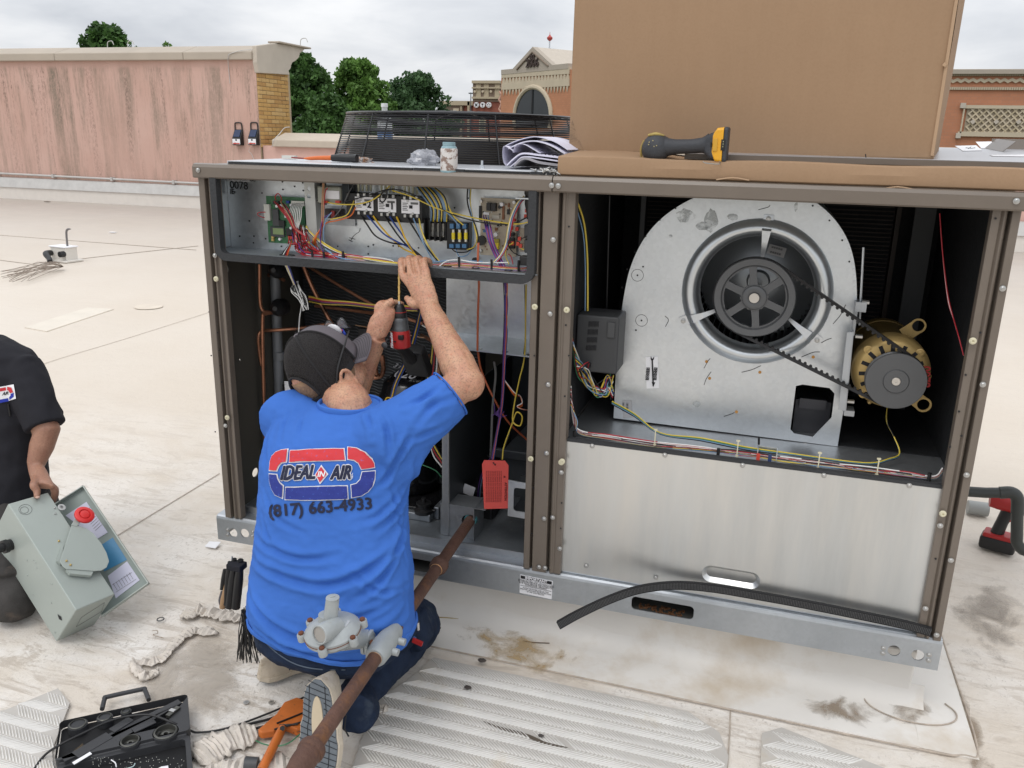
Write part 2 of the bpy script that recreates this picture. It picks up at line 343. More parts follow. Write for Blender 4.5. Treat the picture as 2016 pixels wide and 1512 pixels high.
for pts,m_,z in (([G(1860,1190),G(1960,1130),G(2040,1210),G(1990,1330),G(1880,1300)],GREYST,0.002),([G(1870,1330),G(1905,1380),G(1960,1512),G(1925,1530),G(1890,1440)],MUD,0.002),
                   ([G(1560,1375),G(1650,1372),G(1745,1400),G(1800,1425),G(1700,1440),G(1600,1410)],MUD,0.006),([G(870,1225),G(1000,1240),G(1150,1300),G(1100,1345),G(950,1300)],RUSTST,0.006),
                   ([G(1745,1390),G(1790,1372),G(1840,1400),G(1810,1430),G(1755,1425)],MUD,0.0062),([G(300,1270),G(480,1230),G(500,1400),G(380,1420),G(250,1380)],stain_mat('pale_silt',(.44,.39,.33),.48,7,True),0.002)):
    blotch('stain',[(p.x,p.y) for p in pts],m_,z,roof)
b = MB(); q = [G(48,645),G(172,606),G(224,609),G(92,653)]; b.loft([[p + Vector((0,0,.004)) for p in q],[p - Vector((0,0,.004)) for p in q]]); b.build('membrane_patch',mat('clean_patch',(0.655,0.60,0.515),0.62,var=.06),roof,smooth=False)
# ================================================================ WALKWAY PADS (moulded herringbone tread)
PAD = mat('tread_pad',(0.47,0.445,0.41),0.6,var=0.12,vscale=5,bump=0.1,bscale=60,col2=(0.50,0.42,0.30),fac2=0.33,s2=3.5,edge2=0.12)
PADR = mat('tread_rib',(0.69,0.675,0.645),0.55,var=0.1,vscale=6,col2=(0.56,0.47,0.34),fac2=0.33,s2=3.2,edge2=0.10)
def inside(x,y,poly):
    c = False; n = len(poly)
    for i in range(n):
        x0,y0 = poly[i]; x1,y1 = poly[(i + 1) % n]
        if (y0 > y) != (y1 > y) and x < (x1 - x0) * (y - y0) / (y1 - y0) + x0: c = not c
    return c
def herring(mb,poly,rowh,pitch,z=0.0078,ang=0.0,skip=None,zf=None):
    xs = [p[0] for p in poly]; ys = [p[1] for p in poly]; y = min(ys); k = 0
    while y < max(ys):
        x = min(xs) - rowh
        while x < max(xs) + rowh:
            s = 1 if k % 2 else -1; xa = x - s * rowh * 0.55; xb = x + s * rowh * 0.55
            wv = 0.006 * noise.noise(Vector((x * 2,y * 2,0)))
            if inside(xa,y + 0.001,poly) and inside(xb,y + rowh,poly) and not (skip and skip(x,y)):
                h = z + 0.0012 * random.random(); w_ = pitch * 0.33
                a,c = Vector((xa,y + 0.0015 + wv,0)),Vector((xb,y + rowh - 0.0015 + wv,0)); q = (zf(x,y) if zf else 0)
                vs = [a + Vector((-w_,0,q + 0.004)),a + Vector((w_,0,q + 0.004)),c + Vector((w_,0,q + 0.004)),c + Vector((-w_,0,q + 0.004)),a + Vector((-w_ * 0.35,0.002,q + h)),a + Vector((w_ * 0.35,0.002,q + h)),c + Vector((w_ * 0.35,-0.002,q + h)),c + Vector((-w_ * 0.35,-0.002,q + h))]
                mb.add(vs,[(4,5,6,7),(0,1,5,4),(1,2,6,5),(2,3,7,6),(3,0,4,7)])
            x += pitch
        y += rowh; k += 1
def pad(poly,label,rowh=0.035,pitch=0.0108,skip=None):
    cx = sum(p[0] for p in poly) / len(poly); cy = sum(p[1] for p in poly) / len(poly)
    t = thing('walkway_pad',label,'walkway pad',(cx,cy,0),'herringbone walkway pads on the roof')
    b = MB(); b.plate(poly,[],lambda x,y,d: Vector((x,y,0.0055 - d)),0.008); b.build('pad_sheet',PAD,t,smooth=False)
    b = MB(); herring(b,poly,rowh,pitch,skip=skip); tag(b.build('tread_ribs',PADR,t,smooth=False),kind='stuff'); return t
pa = [(-0.90,1.30),(0.0,1.30),(0.02,1.90),(-0.01,1.985),(-0.10,2.045),(-0.86,2.045),(-0.885,1.93),(-0.935,1.80),(-0.90,1.66),(-0.86,1.5)]
tear = lambda x,y: abs(y - (1.815 - 0.10 * (x + 0.62) + 0.008 * math.sin(x * 55))) < 0.006 and -0.62 < x < -0.38 or abs(y - (1.60 + 0.01 * math.sin(x * 40))) < 0.005 and -0.55 < x < -0.25
pt = pad(pa,'cracked white herringbone walkway pad in front of the kneeling man',skip=tear)
CRK = mat('crack',(0.10,0.08,0.06),0.9)
for pts in ([(-0.62,1.817),(-0.56,1.806),(-0.50,1.803),(-0.44,1.79),(-0.38,1.792)],[(-0.55,1.60),(-0.45,1.592),(-0.36,1.605),(-0.25,1.598)]):
    q = crom([Vector((x,y,0.0075)) for x,y in pts],5); n = len(q); b = MB()
    b.loft([[p + Vector((0,(0.005 * math.sin(PI * i / (n - 1)) + 0.001) * (1 + 0.5 * noise.noise(p * 60)),0)),p - Vector((0,(0.005 * math.sin(PI * i / (n - 1)) + 0.001) * (1 + 0.5 * noise.noise(p * 40)),0))] for i,p in enumerate(q)],cap=False,close=False); b.build('tear',CRK,pt,smooth=False)
pad([(0.095,1.30),(0.62,1.30),(0.60,1.86),(0.50,1.955),(0.15,2.06),(0.10,2.02)],'yellowed herringbone walkway pad in the bottom right corner')
pad([(-2.2,1.15),(-1.52,1.15),(-1.50,1.25),(-1.62,1.36),(-1.72,1.52),(-1.80,1.56),(-1.86,1.44),(-2.1,1.3)],'worn herringbone walkway pad under the black tool case')
# ================================================================ TALL PARAPET
WY = 14.888
def stucco():
    m = bpy.data.materials.new('pink_stucco'); m.use_nodes = True; t = m.node_tree; p = t.nodes['Principled BSDF']; v = N(t,'ShaderNodeTexCoord').outputs['Object']
    s = N(t,'ShaderNodeSeparateXYZ'); t.links.new(v,s.inputs[0])
    def nz(sc,st,det=7.0,ro=0.65):
        q = N(t,'ShaderNodeMapping'); q.inputs['Scale'].default_value = st; t.links.new(v,q.inputs[0])
        n = N(t,'ShaderNodeTexNoise',i_Scale=sc,i_Detail=det,i_Roughness=ro); t.links.new(q.outputs[0],n.inputs['Vector']); return n.outputs[0]
    c = mix(t,ramp(t,nz(1.2,(1,1,0.6)),[(0.3,0.0),(0.7,1.0)]),(0.52,0.335,0.275),(0.58,0.395,0.335))
    run = nz(2.6,(1.0,1,0.10),10,0.80); grit = nz(26,(1,1,0.5),8,0.8); broad = nz(0.5,(1,1,0.16),4,0.6)
    hgt = ramp(t,math_(t,'DIVIDE',s.outputs[2],2.9),[(0.0,0.75),(0.35,0.55),(0.6,0.8),(0.93,1.0),(0.955,0.15),(1.0,0.05)])
    a = math_(t,'MULTIPLY',ramp(t,run,[(0.46,0.0),(0.58,1.0)]),ramp(t,broad,[(0.40,0.25),(0.56,1.0)]))
    a = math_(t,'MULTIPLY',a,hgt); a = math_(t,'MULTIPLY',a,ramp(t,grit,[(0.30,0.3),(0.55,1.0)]))
    c = mix(t,math_(t,'MULTIPLY',a,1.0,clamp=True),c,(0.20,0.17,0.13))
    blk = math_(t,'MULTIPLY',ramp(t,nz(4.5,(1.0,1,0.045),8,0.8),[(0.52,0.0),(0.60,1.0)]),math_(t,'MULTIPLY',hgt,ramp(t,grit,[(0.45,0.0),(0.62,0.8)])))
    c = mix(t,blk,c,(0.075,0.06,0.045))
    t.links.new(c,p.inputs['Base Color']); p.inputs['Roughness'].default_value = 0.9; p.inputs['Specular IOR Level'].default_value = 0.2
    b = N(t,'ShaderNodeBump',i_Strength=0.25,i_Distance=0.02); t.links.new(nz(60,(1,1,1),4),b.inputs['Height']); t.links.new(b.outputs[0],p.inputs['Normal']); return m
PINK = stucco()
CAPM = mat('tan_coping',(0.42,0.365,0.30),0.8,var=0.07,vscale=1.5,bump=0.1,bscale=40)
CAPL = mat('tan_moulding',(0.50,0.445,0.375),0.8,var=0.07,vscale=3,bump=0.1,bscale=40)
wallt = thing('tall_parapet_wall','tall pink stucco parapet streaked with brown mould, ending in a brick pier','parapet wall',(-18,WY,0))
b = MB(); b.box((-30,WY,-0.05),(-9.885,WY + 0.45,2.86)); b.build('wall_face',PINK,wallt,smooth=False)
def capprof(x0,x1,z0,zf,zt,y,mb):
    mb.loft([[Vector((x,y - 0.09,z0)),Vector((x,y - 0.09,zf)),Vector((x,y + 0.38,zt)),Vector((x,y + 0.62,zt)),Vector((x,y + 0.62,z0))] for x in (x0,x1)])
x0 = -30; k = 0
for x1 in (-19.6,-14.6,-11.45,-9.90):
    b = MB(); capprof(x0,x1 - 0.008,2.855,3.0,3.15,WY,b); b.build('coping',CAPM,wallt,smooth=False,bevel=0.015); x0 = x1
# cornice seen end on: its moulding faces the street behind
XE = -9.87
prof = [WX(px,py,XE + .06) for px,py in ((505,90),(506,123),(510,143.5),(571,147.5),(568.5,139),(573,134),(573.5,129),(576,123),(583,119),(589,113),(591,105),(596,101),(600,97),(601,92),(542,85))]
b = MB(); b.plate([(p.y,p.z) for p in prof],[],lambda y,z,d: Vector((XE + .06 - d,y,z)),.10); b.build('cornice',CAPL,wallt,smooth=False,bevel=0.012)
p0,p1 = WX(540,84.5,XE),WX(603,94,XE)
b = MB(); b.box((XE - .15,p0.y,p0.z),(XE + .12,p1.y,p0.z + .035)); b.build('cornice_tile',CAPM,wallt,bevel=0.01)
y0_,y1_ = WY,WX(571,150,XE).y
MORT = mat('mortar',(0.40,0.32,0.22),0.9,var=0.1); b = MB(); b.box((XE - .4,WY + .002,-.05),(XE - 0.012,y1_,2.72)); b.build('pier_core',MORT,wallt,smooth=False)
BR = [mat('buff_brick_%s' % n,c,0.85,var=0.15,vscale=14,bump=0.2,bscale=80) for n,c in (('gold',(0.48,0.29,0.10)),('tan',(0.42,0.24,0.085)),('honey',(0.52,0.34,0.14)))]
def mesh_of(mb,name,m_,**k): o = mb.build(name,m_,local=True,**k); me = o.data; bpy.data.objects.remove(o); return me
bk = []
for m_ in BR:
    for wd in (0.262,0.125): b = MB(); b.cbox((0,0,0),(0.05,wd,0.066)); bk.append(mesh_of(b,'brick',m_,smooth=False))
z = 1.28; r = 0
while z < 2.70:
    y = WY + .01; row = ([0.262] * 4 if r % 2 else [0.125,0.262,0.262,0.262,.125])
    for wd in row:
        o = bpy.data.objects.new('brick',bk[random.choice([0,0,2,4]) + (0 if wd > 0.2 else 1)]); COL.objects.link(o); o.parent = wallt
        o.location = Vector((XE - .018 + random.uniform(-0.004,0.004),y + wd / 2,z)) - org(wallt); y += wd + 0.011
    z += 0.0765; r += 1
# membrane upturn, termination bar and conduit
MEMB = mat('upturn_membrane',(0.68,0.64,0.59),0.6,var=0.05); TBAR = mat('term_bar',(0.50,0.49,0.47),0.5,0.2)
b = MB(); b.box((-30,WY - 0.10,-0.02),(15,WY - 0.004,0.26)); b.build('base_flashing',MEMB,wallt,smooth=False,bevel=0.02)
b = MB(); b.loft([[Vector((x,WY - 0.13,0.25)),Vector((x,WY - 0.06,0.45)),Vector((x,WY - 0.002,0.46)),Vector((x,WY - 0.002,0.25))] for x in (-30,15)]); b.build('termination_bar',TBAR,wallt,smooth=False)
b = MB(); b.tube([(-30,WY - 0.06,0.62),(-11.0,WY - 0.06,0.50)],0.022,10)
for x in np.arange(-29,-11,1.55): b.cbox((x,WY - 0.045,0.62 - 0.12 * (x + 30) / 19),(0.05,0.09,0.075))
b.build('conduit',TBAR,wallt)
b = MB()
for x in (-13.4,-12.9,-8.95): b.tube([(x,WY + 0.1,3.12),(x + 0.02,WY + 0.1,3.22),(x + 0.12,WY + 0.1,3.24),(x + 0.16,WY + 0.1,3.17)],0.008,5,sm=3)
b.tube([W(505,97,WY),W(478,99,WY - .1),W(455,105,WY - .1),W(449,112,WY - .11),W(450,135,WY - .02),W(453,165,WY - .02)],0.007,5,sm=4)
b.build('lightning_cable',TBAR,wallt)
# low parapet
wl = thing('low_parapet_wall','low pink parapet with tan coping running behind the rooftop unit','parapet wall',(0,WY,0))
b = MB(); b.box((-9.86,WY + 0.05,-0.05),(16,WY + 0.4,1.28)); b.build('wall_face',mat('pale_pink',(0.62,0.40,0.34),0.9,var=0.08),wl,smooth=False)
b = MB(); capprof(-9.60,16,1.265,1.395,1.53,WY + 0.05,b); b.build('coping',mat('coping_cream',(0.49,0.425,0.345),0.8,var=0.06),wl,smooth=False,bevel=0.015)
# solar chargers on the wall
def charger(px,lab):
    o_ = W(px,286,WY - 0.1); t = thing('solar_charger',lab,'solar charger',o_,'solar chargers on the pink wall')
    b = MB(); w_ = 0.19; 
    prof = [(0,0.0),(0.10,0.0),(0.10,0.13),(0.0,0.30),(-0.02,0.30),(-0.02,0)]
    b.loft([[o_ + Vector((x,0.08 - p[0],p[1])) for p in prof] for x in (-w_ / 2,w_ / 2)]); b.build('charger_case',BLACKP,t,bevel=0.008)
    b = MB(); b.tube([o_ + Vector((sx,0.08,sz)) for sx,sz in ((-0.08,0.28),(-0.075,0.40),(-0.05,0.425),(0.05,0.425),(0.075,0.40),(0.08,0.28))],0.012,8,sm=3); b.build('carry_handle',BLACKP,t)
    nrm = Vector((0,-0.17,0.10)).normalized(); b = MB(); c = o_ + Vector((0,0.028,0.222)) + nrm * 0.006
    Rm = Matrix.Rotation(math.atan2(0.10,0.17),3,'X')
    b.cbox(c,(0.14,0.006,0.15),Matrix.Rotation(-R(30.5),3,'X')); b.build('solar_panel',mat('solar_cell',(0.02,0.035,0.09),0.15,var=0.1),t)
    b = MB(); b.cbox(o_ + Vector((0,-0.022,0.07)),(0.17,0.006,0.10)); b.build('front_label',WHITE,t,smooth=False)
    b = MB(); b.cbox(o_ + Vector((0,-0.026,0.035)),(0.15,0.004,0.02)); b.cbox(o_ + Vector((-0.03,-0.026,0.035)),(0.03,0.005,0.03)); b.build('red_mark',mat('red_print',(0.5,0.06,0.04)),t)
    b = MB(); b.cyl(o_ + Vector((0.0,-0.027,0.10)),o_ + Vector((0.0,-0.024,0.10)),0.018); b.build('dial',INK,t)
charger(467,'black solar charger on the pink wall, the one farther from the brick pier'); charger(498,'black solar charger on the pink wall, the one beside the brick pier')
b = MB(); b.tube([W(492,290,WY - .05),W(490,298,WY - .04),W(495,303,WY - .04),W(500,315,WY - .05)],0.005,5,sm=4); b.tube([W(535,290,WY - .1),W(540,275,WY - .2),W(550,264,WY - .1),W(560,252,WY - .04),W(570,250,WY - .03)],0.008,5,sm=4)
tag(b.build('loose_wire',TBAR),'thin loose wire running down the pink wall below the chargers','wire')
# ================================================================ TREES
def leaf_mat(name,c1,c2):
    m = bpy.data.materials.new(name); m.use_nodes = True; t = m.node_tree; p = t.nodes['Principled BSDF']; oi = N(t,'ShaderNodeNewGeometry')
    c = mix(t,oi.outputs['Random Per Island'],c1,c2)
    n = N(t,'ShaderNodeTexNoise',i_Scale=0.9,i_Detail=3.0); t.links.new(N(t,'ShaderNodeTexCoord').outputs['Object'],n.inputs['Vector'])
    c = mix(t,ramp(t,n.outputs[0],[(0.4,0.0),(0.65,0.6)]),c,tuple(x * 1.7 for x in c2)); t.links.new(c,p.inputs['Base Color'])
    p.inputs['Roughness'].default_value = 0.6; p.inputs['Specular IOR Level'].default_value = 0.3
    tr = N(t,'ShaderNodeBsdfTranslucent'); t.links.new(c,tr.inputs[0]); mx = N(t,'ShaderNodeMixShader'); mx.inputs[0].default_value = 0.25
    t.links.new(p.outputs[0],mx.inputs[1]); t.links.new(tr.outputs[0],mx.inputs[2]); t.links.new(mx.outputs[0],t.nodes['Material Output'].inputs[0]); return m
LEAF = [leaf_mat('leaf_dark',(0.034,0.075,0.024),(0.070,0.145,0.035)),leaf_mat('leaf_mid',(0.055,0.125,0.024),(0.115,0.215,0.045)),leaf_mat('leaf_blue',(0.030,0.068,0.028),(0.058,0.115,0.042))]
BARK = mat('bark',(0.06,0.045,0.035),0.9,bump=0.5,bscale=8)
def tree(base,rx,top,lab,li=0,lf=9000,cone=0.5,ls=0.17,seed=0):
    g = np.random.default_rng(seed); base = Vector(base); t = thing('broadleaf_tree',lab,'tree',base,'trees beyond the parapet'); h = top - base.z
    b = MB(); b.tube([base,base + Vector((0.1,0,h * 0.35)),base + Vector((0,0.1,h * 0.8))],[0.28,0.2,0.05],8,sm=4)
    for k in range(14):
        a = g.uniform(0,2 * PI); z0 = h * g.uniform(0.25,0.7); l = rx * g.uniform(0.4,0.8); p = base + Vector((0,0,z0))
        b.tube([p,p + Vector((math.cos(a) * l * .5,math.sin(a) * l * .5,l * 0.35)),p + Vector((math.cos(a) * l,math.sin(a) * l,l * 0.8))],[0.09,0.05,0.02],5,sm=2)
    b.build('trunk',BARK,t)
    nc = 260; u = g.uniform(0.0,1,nc) ** 0.8; zc = 0.30 + 0.68 * u; rad = rx * np.clip(1 - np.clip((zc - 0.55) / 0.46,0,1) ** (2.2 * cone),0.05,1) ** 0.75; a = g.uniform(0,2 * PI,nc); rr = rad * 0.92 * np.sqrt(g.uniform(0.0,1,nc)) * g.uniform(0.85,1.1,nc)
    C = np.stack([rr * np.cos(a),rr * np.sin(a),zc * h],1); cr = rx * g.uniform(0.12,0.30,nc) * (1.35 - zc * 0.75)
    idx = g.integers(0,nc,lf); d = g.normal(0,1,(lf,3)); d /= np.linalg.norm(d,axis=1)[:,None]; P = C[idx] + d * (cr[idx] * g.uniform(0.5,1.15,lf) ** 0.6)[:,None] * np.array([1,1,0.75])
    P = P[P[:,2] < h]; n = len(P); A = g.normal(0,1,(n,3)); A /= np.linalg.norm(A,axis=1)[:,None]; B = np.cross(A,g.normal(0,1,(n,3))); B /= np.linalg.norm(B,axis=1)[:,None]; s_ = ls * g.uniform(0.6,1.4,n)[:,None]
    V = np.concatenate([P - A * s_,P + B * s_ * 0.55,P + A * s_,P - B * s_ * 0.55]); F = np.stack([np.arange(n),np.arange(n) + n,np.arange(n) + 2 * n,np.arange(n) + 3 * n],1)
    me = bpy.data.meshes.new('crown'); me.from_pydata(V.tolist(),[],F.tolist()); me.materials.append(LEAF[li]); o = bpy.data.objects.new('crown',me); COL.objects.link(o); o.parent = t
def TP(px,ytop,Y,wpx,lab,**k):
    p = W(px,ytop,Y); r_ = (W(px + wpx / 2,ytop,Y) - p).length; tree((p.x,p.y,-7.3),r_,p.z,lab,**k)
TP(590,100,52,175,'dark feathery tree right behind the brick pier',li=0,cone=0.8,seed=1,lf=26000)
TP(705,114,56,165,'bright green tree in the middle of the three beyond the low parapet',li=1,cone=0.75,seed=2,lf=26000)
TP(815,140,60,195,'dark rounded tree beside the distant shopping centre',li=2,cone=0.85,seed=3,lf=26000,ls=0.15)
TP(640,185,50,150,'low tree filling the gap between two taller trees',li=0,cone=0.8,seed=4,lf=16000)
TP(205,44,45,165,'rounded tree top showing above the tall pink wall',li=0,cone=0.8,seed=5,lf=20000)
TP(326,76,60,60,'small sparse tree top barely above the pink wall',li=1,cone=0.8,seed=6,lf=700)
# ================================================================ SHOPPING CENTRE
def brick_mat(name,c1,c2,mort,sc=1.0,u=(1,0,0)):
    m = bpy.data.materials.new(name); m.use_nodes = True; t = m.node_tree; p = t.nodes['Principled BSDF']; v = N(t,'ShaderNodeTexCoord').outputs['Object']
    d = N(t,'ShaderNodeVectorMath',operation='DOT_PRODUCT'); t.links.new(v,d.inputs[0]); d.inputs[1].default_value = u
    s = N(t,'ShaderNodeSeparateXYZ'); t.links.new(v,s.inputs[0]); cb = N(t,'ShaderNodeCombineXYZ'); t.links.new(d.outputs['Value'],cb.inputs[0]); t.links.new(s.outputs[2],cb.inputs[1])
    br = N(t,'ShaderNodeTexBrick',i_Scale=sc); t.links.new(cb.outputs[0],br.inputs['Vector']); br.inputs['Color1'].default_value = (*c1,1); br.inputs['Color2'].default_value = (*c2,1); br.inputs['Mortar'].default_value = (*mort,1)
    br.inputs['Mortar Size'].default_value = 0.012; br.inputs['Brick Width'].default_value = 0.4; br.inputs['Row Height'].default_value = 0.2
    n = N(t,'ShaderNodeTexNoise',i_Scale=0.5,i_Detail=6.0); t.links.new(v,n.inputs['Vector'])
    c = mix(t,ramp(t,n.outputs[0],[(0.35,0.0),(0.7,0.5)]),br.outputs[0],tuple(x * 1.2 for x in c1)); t.links.new(c,p.inputs['Base Color']); p.inputs['Roughness'].default_value = 0.85; return m
gd = Vector((0.788,-0.6157,0)); gn = Vector((-0.6157,-0.788,0))       # the gabled front runs obliquely
RB = brick_mat('orange_brick',(0.47,0.215,0.115),(0.42,0.19,0.10),(0.36,0.17,0.10),1.0,gd); RB2 = brick_mat('red_brick',(0.26,0.085,0.055),(0.22,0.07,0.05),(0.24,0.11,0.08),1.0)
RB3 = brick_mat('orange_brick_wing',(0.46,0.20,0.11),(0.41,0.18,0.10),(0.36,0.19,0.12),1.0)
BAND = mat('pale_band',(0.52,0.445,0.33),0.8,var=0.06,vscale=1); GREYB = mat('grey_stucco',(0.40,0.35,0.29),0.85,var=0.05); BRN = mat('brown_panel',(0.22,0.165,0.125),0.85,var=0.06); TANB = mat('tan_stucco',(0.44,0.375,0.265),0.85,var=0.05)
gp0 = W(987,150,88)
def GP(px,py,off=0.0): return PLN(px,py,gp0 + gn * off,gn)
gb = thing('gabled_building','orange brick building with a pale gable reading EST 2006 and an arched window','building',(gp0.x,gp0.y,-7.3))
def poly_ex(mb,pts,nrm,d): mb.loft([[p for p in pts],[p - nrm * d for p in pts]])
a0 = GP(987,147); a1 = GP(1250,130)
def gz(px,py): return GP(px,py).z
b = MB(); t0,t1 = gz(988,148),-7.3; e = a0 + gd * 12.4
poly_ex(b,[Vector((a0.x,a0.y,t1)),Vector((e.x,e.y,t1)),Vector((e.x,e.y,t0)),Vector((a0.x,a0.y,t0))],gn,14); b.build('brick_wall',RB,gb,smooth=False)
b = MB(); q = [GP(986.5,147,.15),GP(986.5,137.5,.15),GP(1009,135.5,.15),GP(1048.5,92,.15),GP(1087,128,.15),GP(1118,124.5,.15),GP(1118,135,.15)]; poly_ex(b,q,gn,0.6); b.build('gable_front',GREYB,gb,smooth=False)
b = MB()
q2 = [GP(1048.5,92,.14),GP(1087,128,.14)]; bk_ = -gn * 5; b.add([q2[0],q2[1],q2[1] + bk_,q2[0] + bk_,GP(1009,135.5,.14) + bk_,GP(1009,135.5,.14)],[(0,1,2,3),(0,3,4,5)]); b.build('gable_roof',CAPL,gb,smooth=False)
b = MB(); b.tube([GP(1017,137,.2),GP(1048.3,102.5,.2),GP(1079,130,.2)],0.09,6); b.build('gable_groove',mat('groove',(0.2,0.15,0.11)),gb)
for y0,y1 in ((153.5,145.5),(177,169)):
    b = MB(); L0 = GP(987,y0,.12); R0 = GP(1120,y1,.12); poly_ex(b,[L0,R0,R0 + Vector((0,0,0.62)),L0 + Vector((0,0,0.62))],gn,0.3); b.build('pale_band',BAND,gb,smooth=False)
nz_ = 21
for i in range(nz_):
    px = 988 + 132 * i / nz_; wpx = 132 / nz_; ym = 167.5 - 8.5 * (px - 988) / 132
    zc_ = GP(px + wpx / 2,ym,.1); hw = (GP(px + wpx,ym,.1) - GP(px,ym,.1)).length / 2
    b = MB(); pts = [zc_ + Vector((0,0,-1.0)) ,zc_ + gd * hw + Vector((0,0,-.05)),zc_ + gd * hw + Vector((0,0,0.15)),zc_ + Vector((0,0,1.1)),zc_ - gd * hw + Vector((0,0,0.15)),zc_ - gd * hw + Vector((0,0,-.05))]
    poly_ex(b,pts,gn,0.12); o = b.build('zigzag_tile',BAND,gb,smooth=False)
ac = GP(1048,232,0.1); ar = (GP(1084,230,.1) - GP(1012,234,.1)).length / 2
arch = lambda r0,off: [ac + gn * off + gd * (r0 * math.cos(a)) + Vector((0,0,(r0 * 0.93) * math.sin(a))) for a in np.linspace(-0.35,PI + 0.35,26)]
b = MB(); b.tube(arch(ar,0),0.24,8); b.build('arch_surround',BAND,gb)
b = MB(); poly_ex(b,arch(ar,0.02),gn,0.1); wn_ = b.build('arched_window',mat('dark_glass',(0.02,0.025,0.028),0.08,var=0.1,vscale=0.5),gb,smooth=False)
b = MB(); b.tube([ac + gn * .1 + Vector((0,0,ar * .93)),ac + gn * .1 - Vector((0,0,1))],0.05,6); b.tube([ac + gn * .1 - gd * ar,ac + gn * .1 + gd * ar],0.05,6); b.build('window_frame',BLACKP,wn_)
b = MB(); add_text(b,'EST',GP(1048,112.5,.25),gd,(0,0,1),0.55,extrude=0.05,bold=0.02); add_text(b,'2006',GP(1047.5,124.5,.25),gd,(0,0,1),1.12,extrude=0.06,bold=0.01,spacing=0.95); b.build('lettering',mat('sign_brown',(0.055,0.035,0.028)),gb,smooth=False)
b = MB(); c = W(1081,118,100); b.lathe(c - Vector((0,0,4)),(0,0,1),[(0.85,0),(0.85,5.1),(0.6,5.25),(0.15,5.3)],16); b.tube([c + Vector((0.0,0,1.2)),c + Vector((0,0,2.1))],0.09,6)
tag(b.build('roof_vent_stack',GALV),'grey cylindrical vent stack behind the pale gable','vent stack')
b = MB(); c = c + Vector((0,0,2.35)); b.lathe(c - Vector((0,0,.35)),(0,0,1),[(0.05,0),(0.3,0.22),(0.33,0.4),(0.12,0.6),(0.03,0.75),(0.02,1.0)],12); tag(b.build('red_finial',mat('finial_red',(0.45,0.08,0.07))),'small red diamond finial above the grey vent stack','finial')
# tower with three round signs
tw = thing('tan_tower_building','tan stepped tower over red brick with three round white signs','building',W(930,300,105) * 1.0)
TY = 105
def wbox(mb,px0,py0,px1,py1,Y,d,o=0.0):
    a = W(px0,py1,Y); c = W(px1,py0,Y); mb.box((a.x,Y - o,a.z),(c.x,Y + d,c.z)); return mb
b = MB(); wbox(b,931,200,986,300,TY,10); b.build('brick_base',RB2,tw,smooth=False)
b = MB(); wbox(b,931.5,163,986,200,TY,10,.15); b.build('tower_body',BRN,tw,smooth=False)
for y0,y1 in ((159,164.5),(172,174.5),(191,194.5)): b = MB(); wbox(b,931,y0,987,y1,TY,10,.45); b.build('cornice_band',TANB,tw,smooth=False)
for px in (938,953.5,975): b = MB(); wbox(b,px,166,px + 10,191,TY,1,.25); b.build('pilaster',TANB,tw,smooth=False)
for px in (934.5,950,966): b = MB(); c = W(px,180,TY - .5); b.cyl(c,c + Vector((0,.3,0)),0.15,n=14); b.build('round_boss',BAND,tw)
for i,px in enumerate((937.5,949.8,962)):
    b = MB(); c = W(px,206.5,TY - .4); b.cyl(c,c + Vector((0,.4,0)),0.33,n=24)
    b = MB(); b.cyl(c,c + Vector((0,.35,0)),0.31 * 1.0 * 1.0,n=20)
    b = MB(); b.cyl(c,c + Vector((0,.35,0)),(W(px + 4.8,206.5,TY) - W(px,206.5,TY)).length,n=24); s_ = b.build('round_sign',WHITE,tw)
    b = MB(); f = c + Vector((0,-.04,0)); r_ = 0.33
    if i == 0: b.tube([f + Vector((-.17,0,-.17)),f + Vector((.17,0,.17))],[0.03,0.05],6); b.tube([f + Vector((.17,0,-.17)),f + Vector((-.17,0,.17))],[0.03,0.06],6)
    elif i == 1: b.add([f + Vector(v) for v in ((-.2,0,.15),(.2,0,.15),(0,0,-.03))],[(0,1,2)]); b.tube([f,f + Vector((0,0,-.2))],.02,5); b.tube([f + Vector((-.08,0,-.2)),f + Vector((.08,0,-.2))],.02,5)
    else:
        for k in range(5): a = PI / 2 + k * 2 * PI / 5; q = f + Vector((.17 * math.cos(a),0,.17 * math.sin(a))); b.cyl(q,q + Vector((0,.03,0)),.055,n=10)
    b.build('sign_symbol',INK,s_)
b = MB(); wbox(b,944,220,957,260,TY,1,.2); b.build('door_frame',TANB,tw,smooth=False); b = MB(); wbox(b,946.5,223,954.5,260,TY,1,.3); b.build('door_panel',mat('door_olive',(0.2,0.19,0.13)),tw,smooth=False)
b = MB()
for k in range(4): y = 180 + k * 18; b.tube([W(983,y,TY - 1),W(987,y + 6,TY - 1),W(982,y + 18,TY - 1)],0.12,5)
b.build('zigzag_trim',mat('trim_pink',(0.55,0.33,0.25)),tw)
lw_ = thing('low_shop_building','low brown and tan shop building between the dark tree and the light pole','building',W(900,300,110))
b = MB(); wbox(b,868,207,912,300,110,8); b.build('brown_wall',BRN,lw_,smooth=False); b = MB(); wbox(b,911,207,932,300,110.2,8); b.build('brick_wall',RB2,lw_,smooth=False)
b = MB(); wbox(b,866,199,932,207,110,8,.3); b.build('parapet_band',TANB,lw_,smooth=False)
b = MB(); wbox(b,921,200,926,300,110,1,.3); wbox(b,907,209,910,300,110,1,.2); b.build('pilaster',TANB,lw_,smooth=False)
for y in (213.5,227): b = MB(); wbox(b,893,y,904,y + 6.5,110,1,.2); b.build('sign_panel',BAND,lw_,smooth=False)
b = MB(); p = W(927,182,80); b.tube([Vector((p.x,p.y,-7.3)),p],[.07,.045],8); b.tube([p + Vector((-.22,0,-.08)),p + Vector((.22,0,-.08))],.05,6)
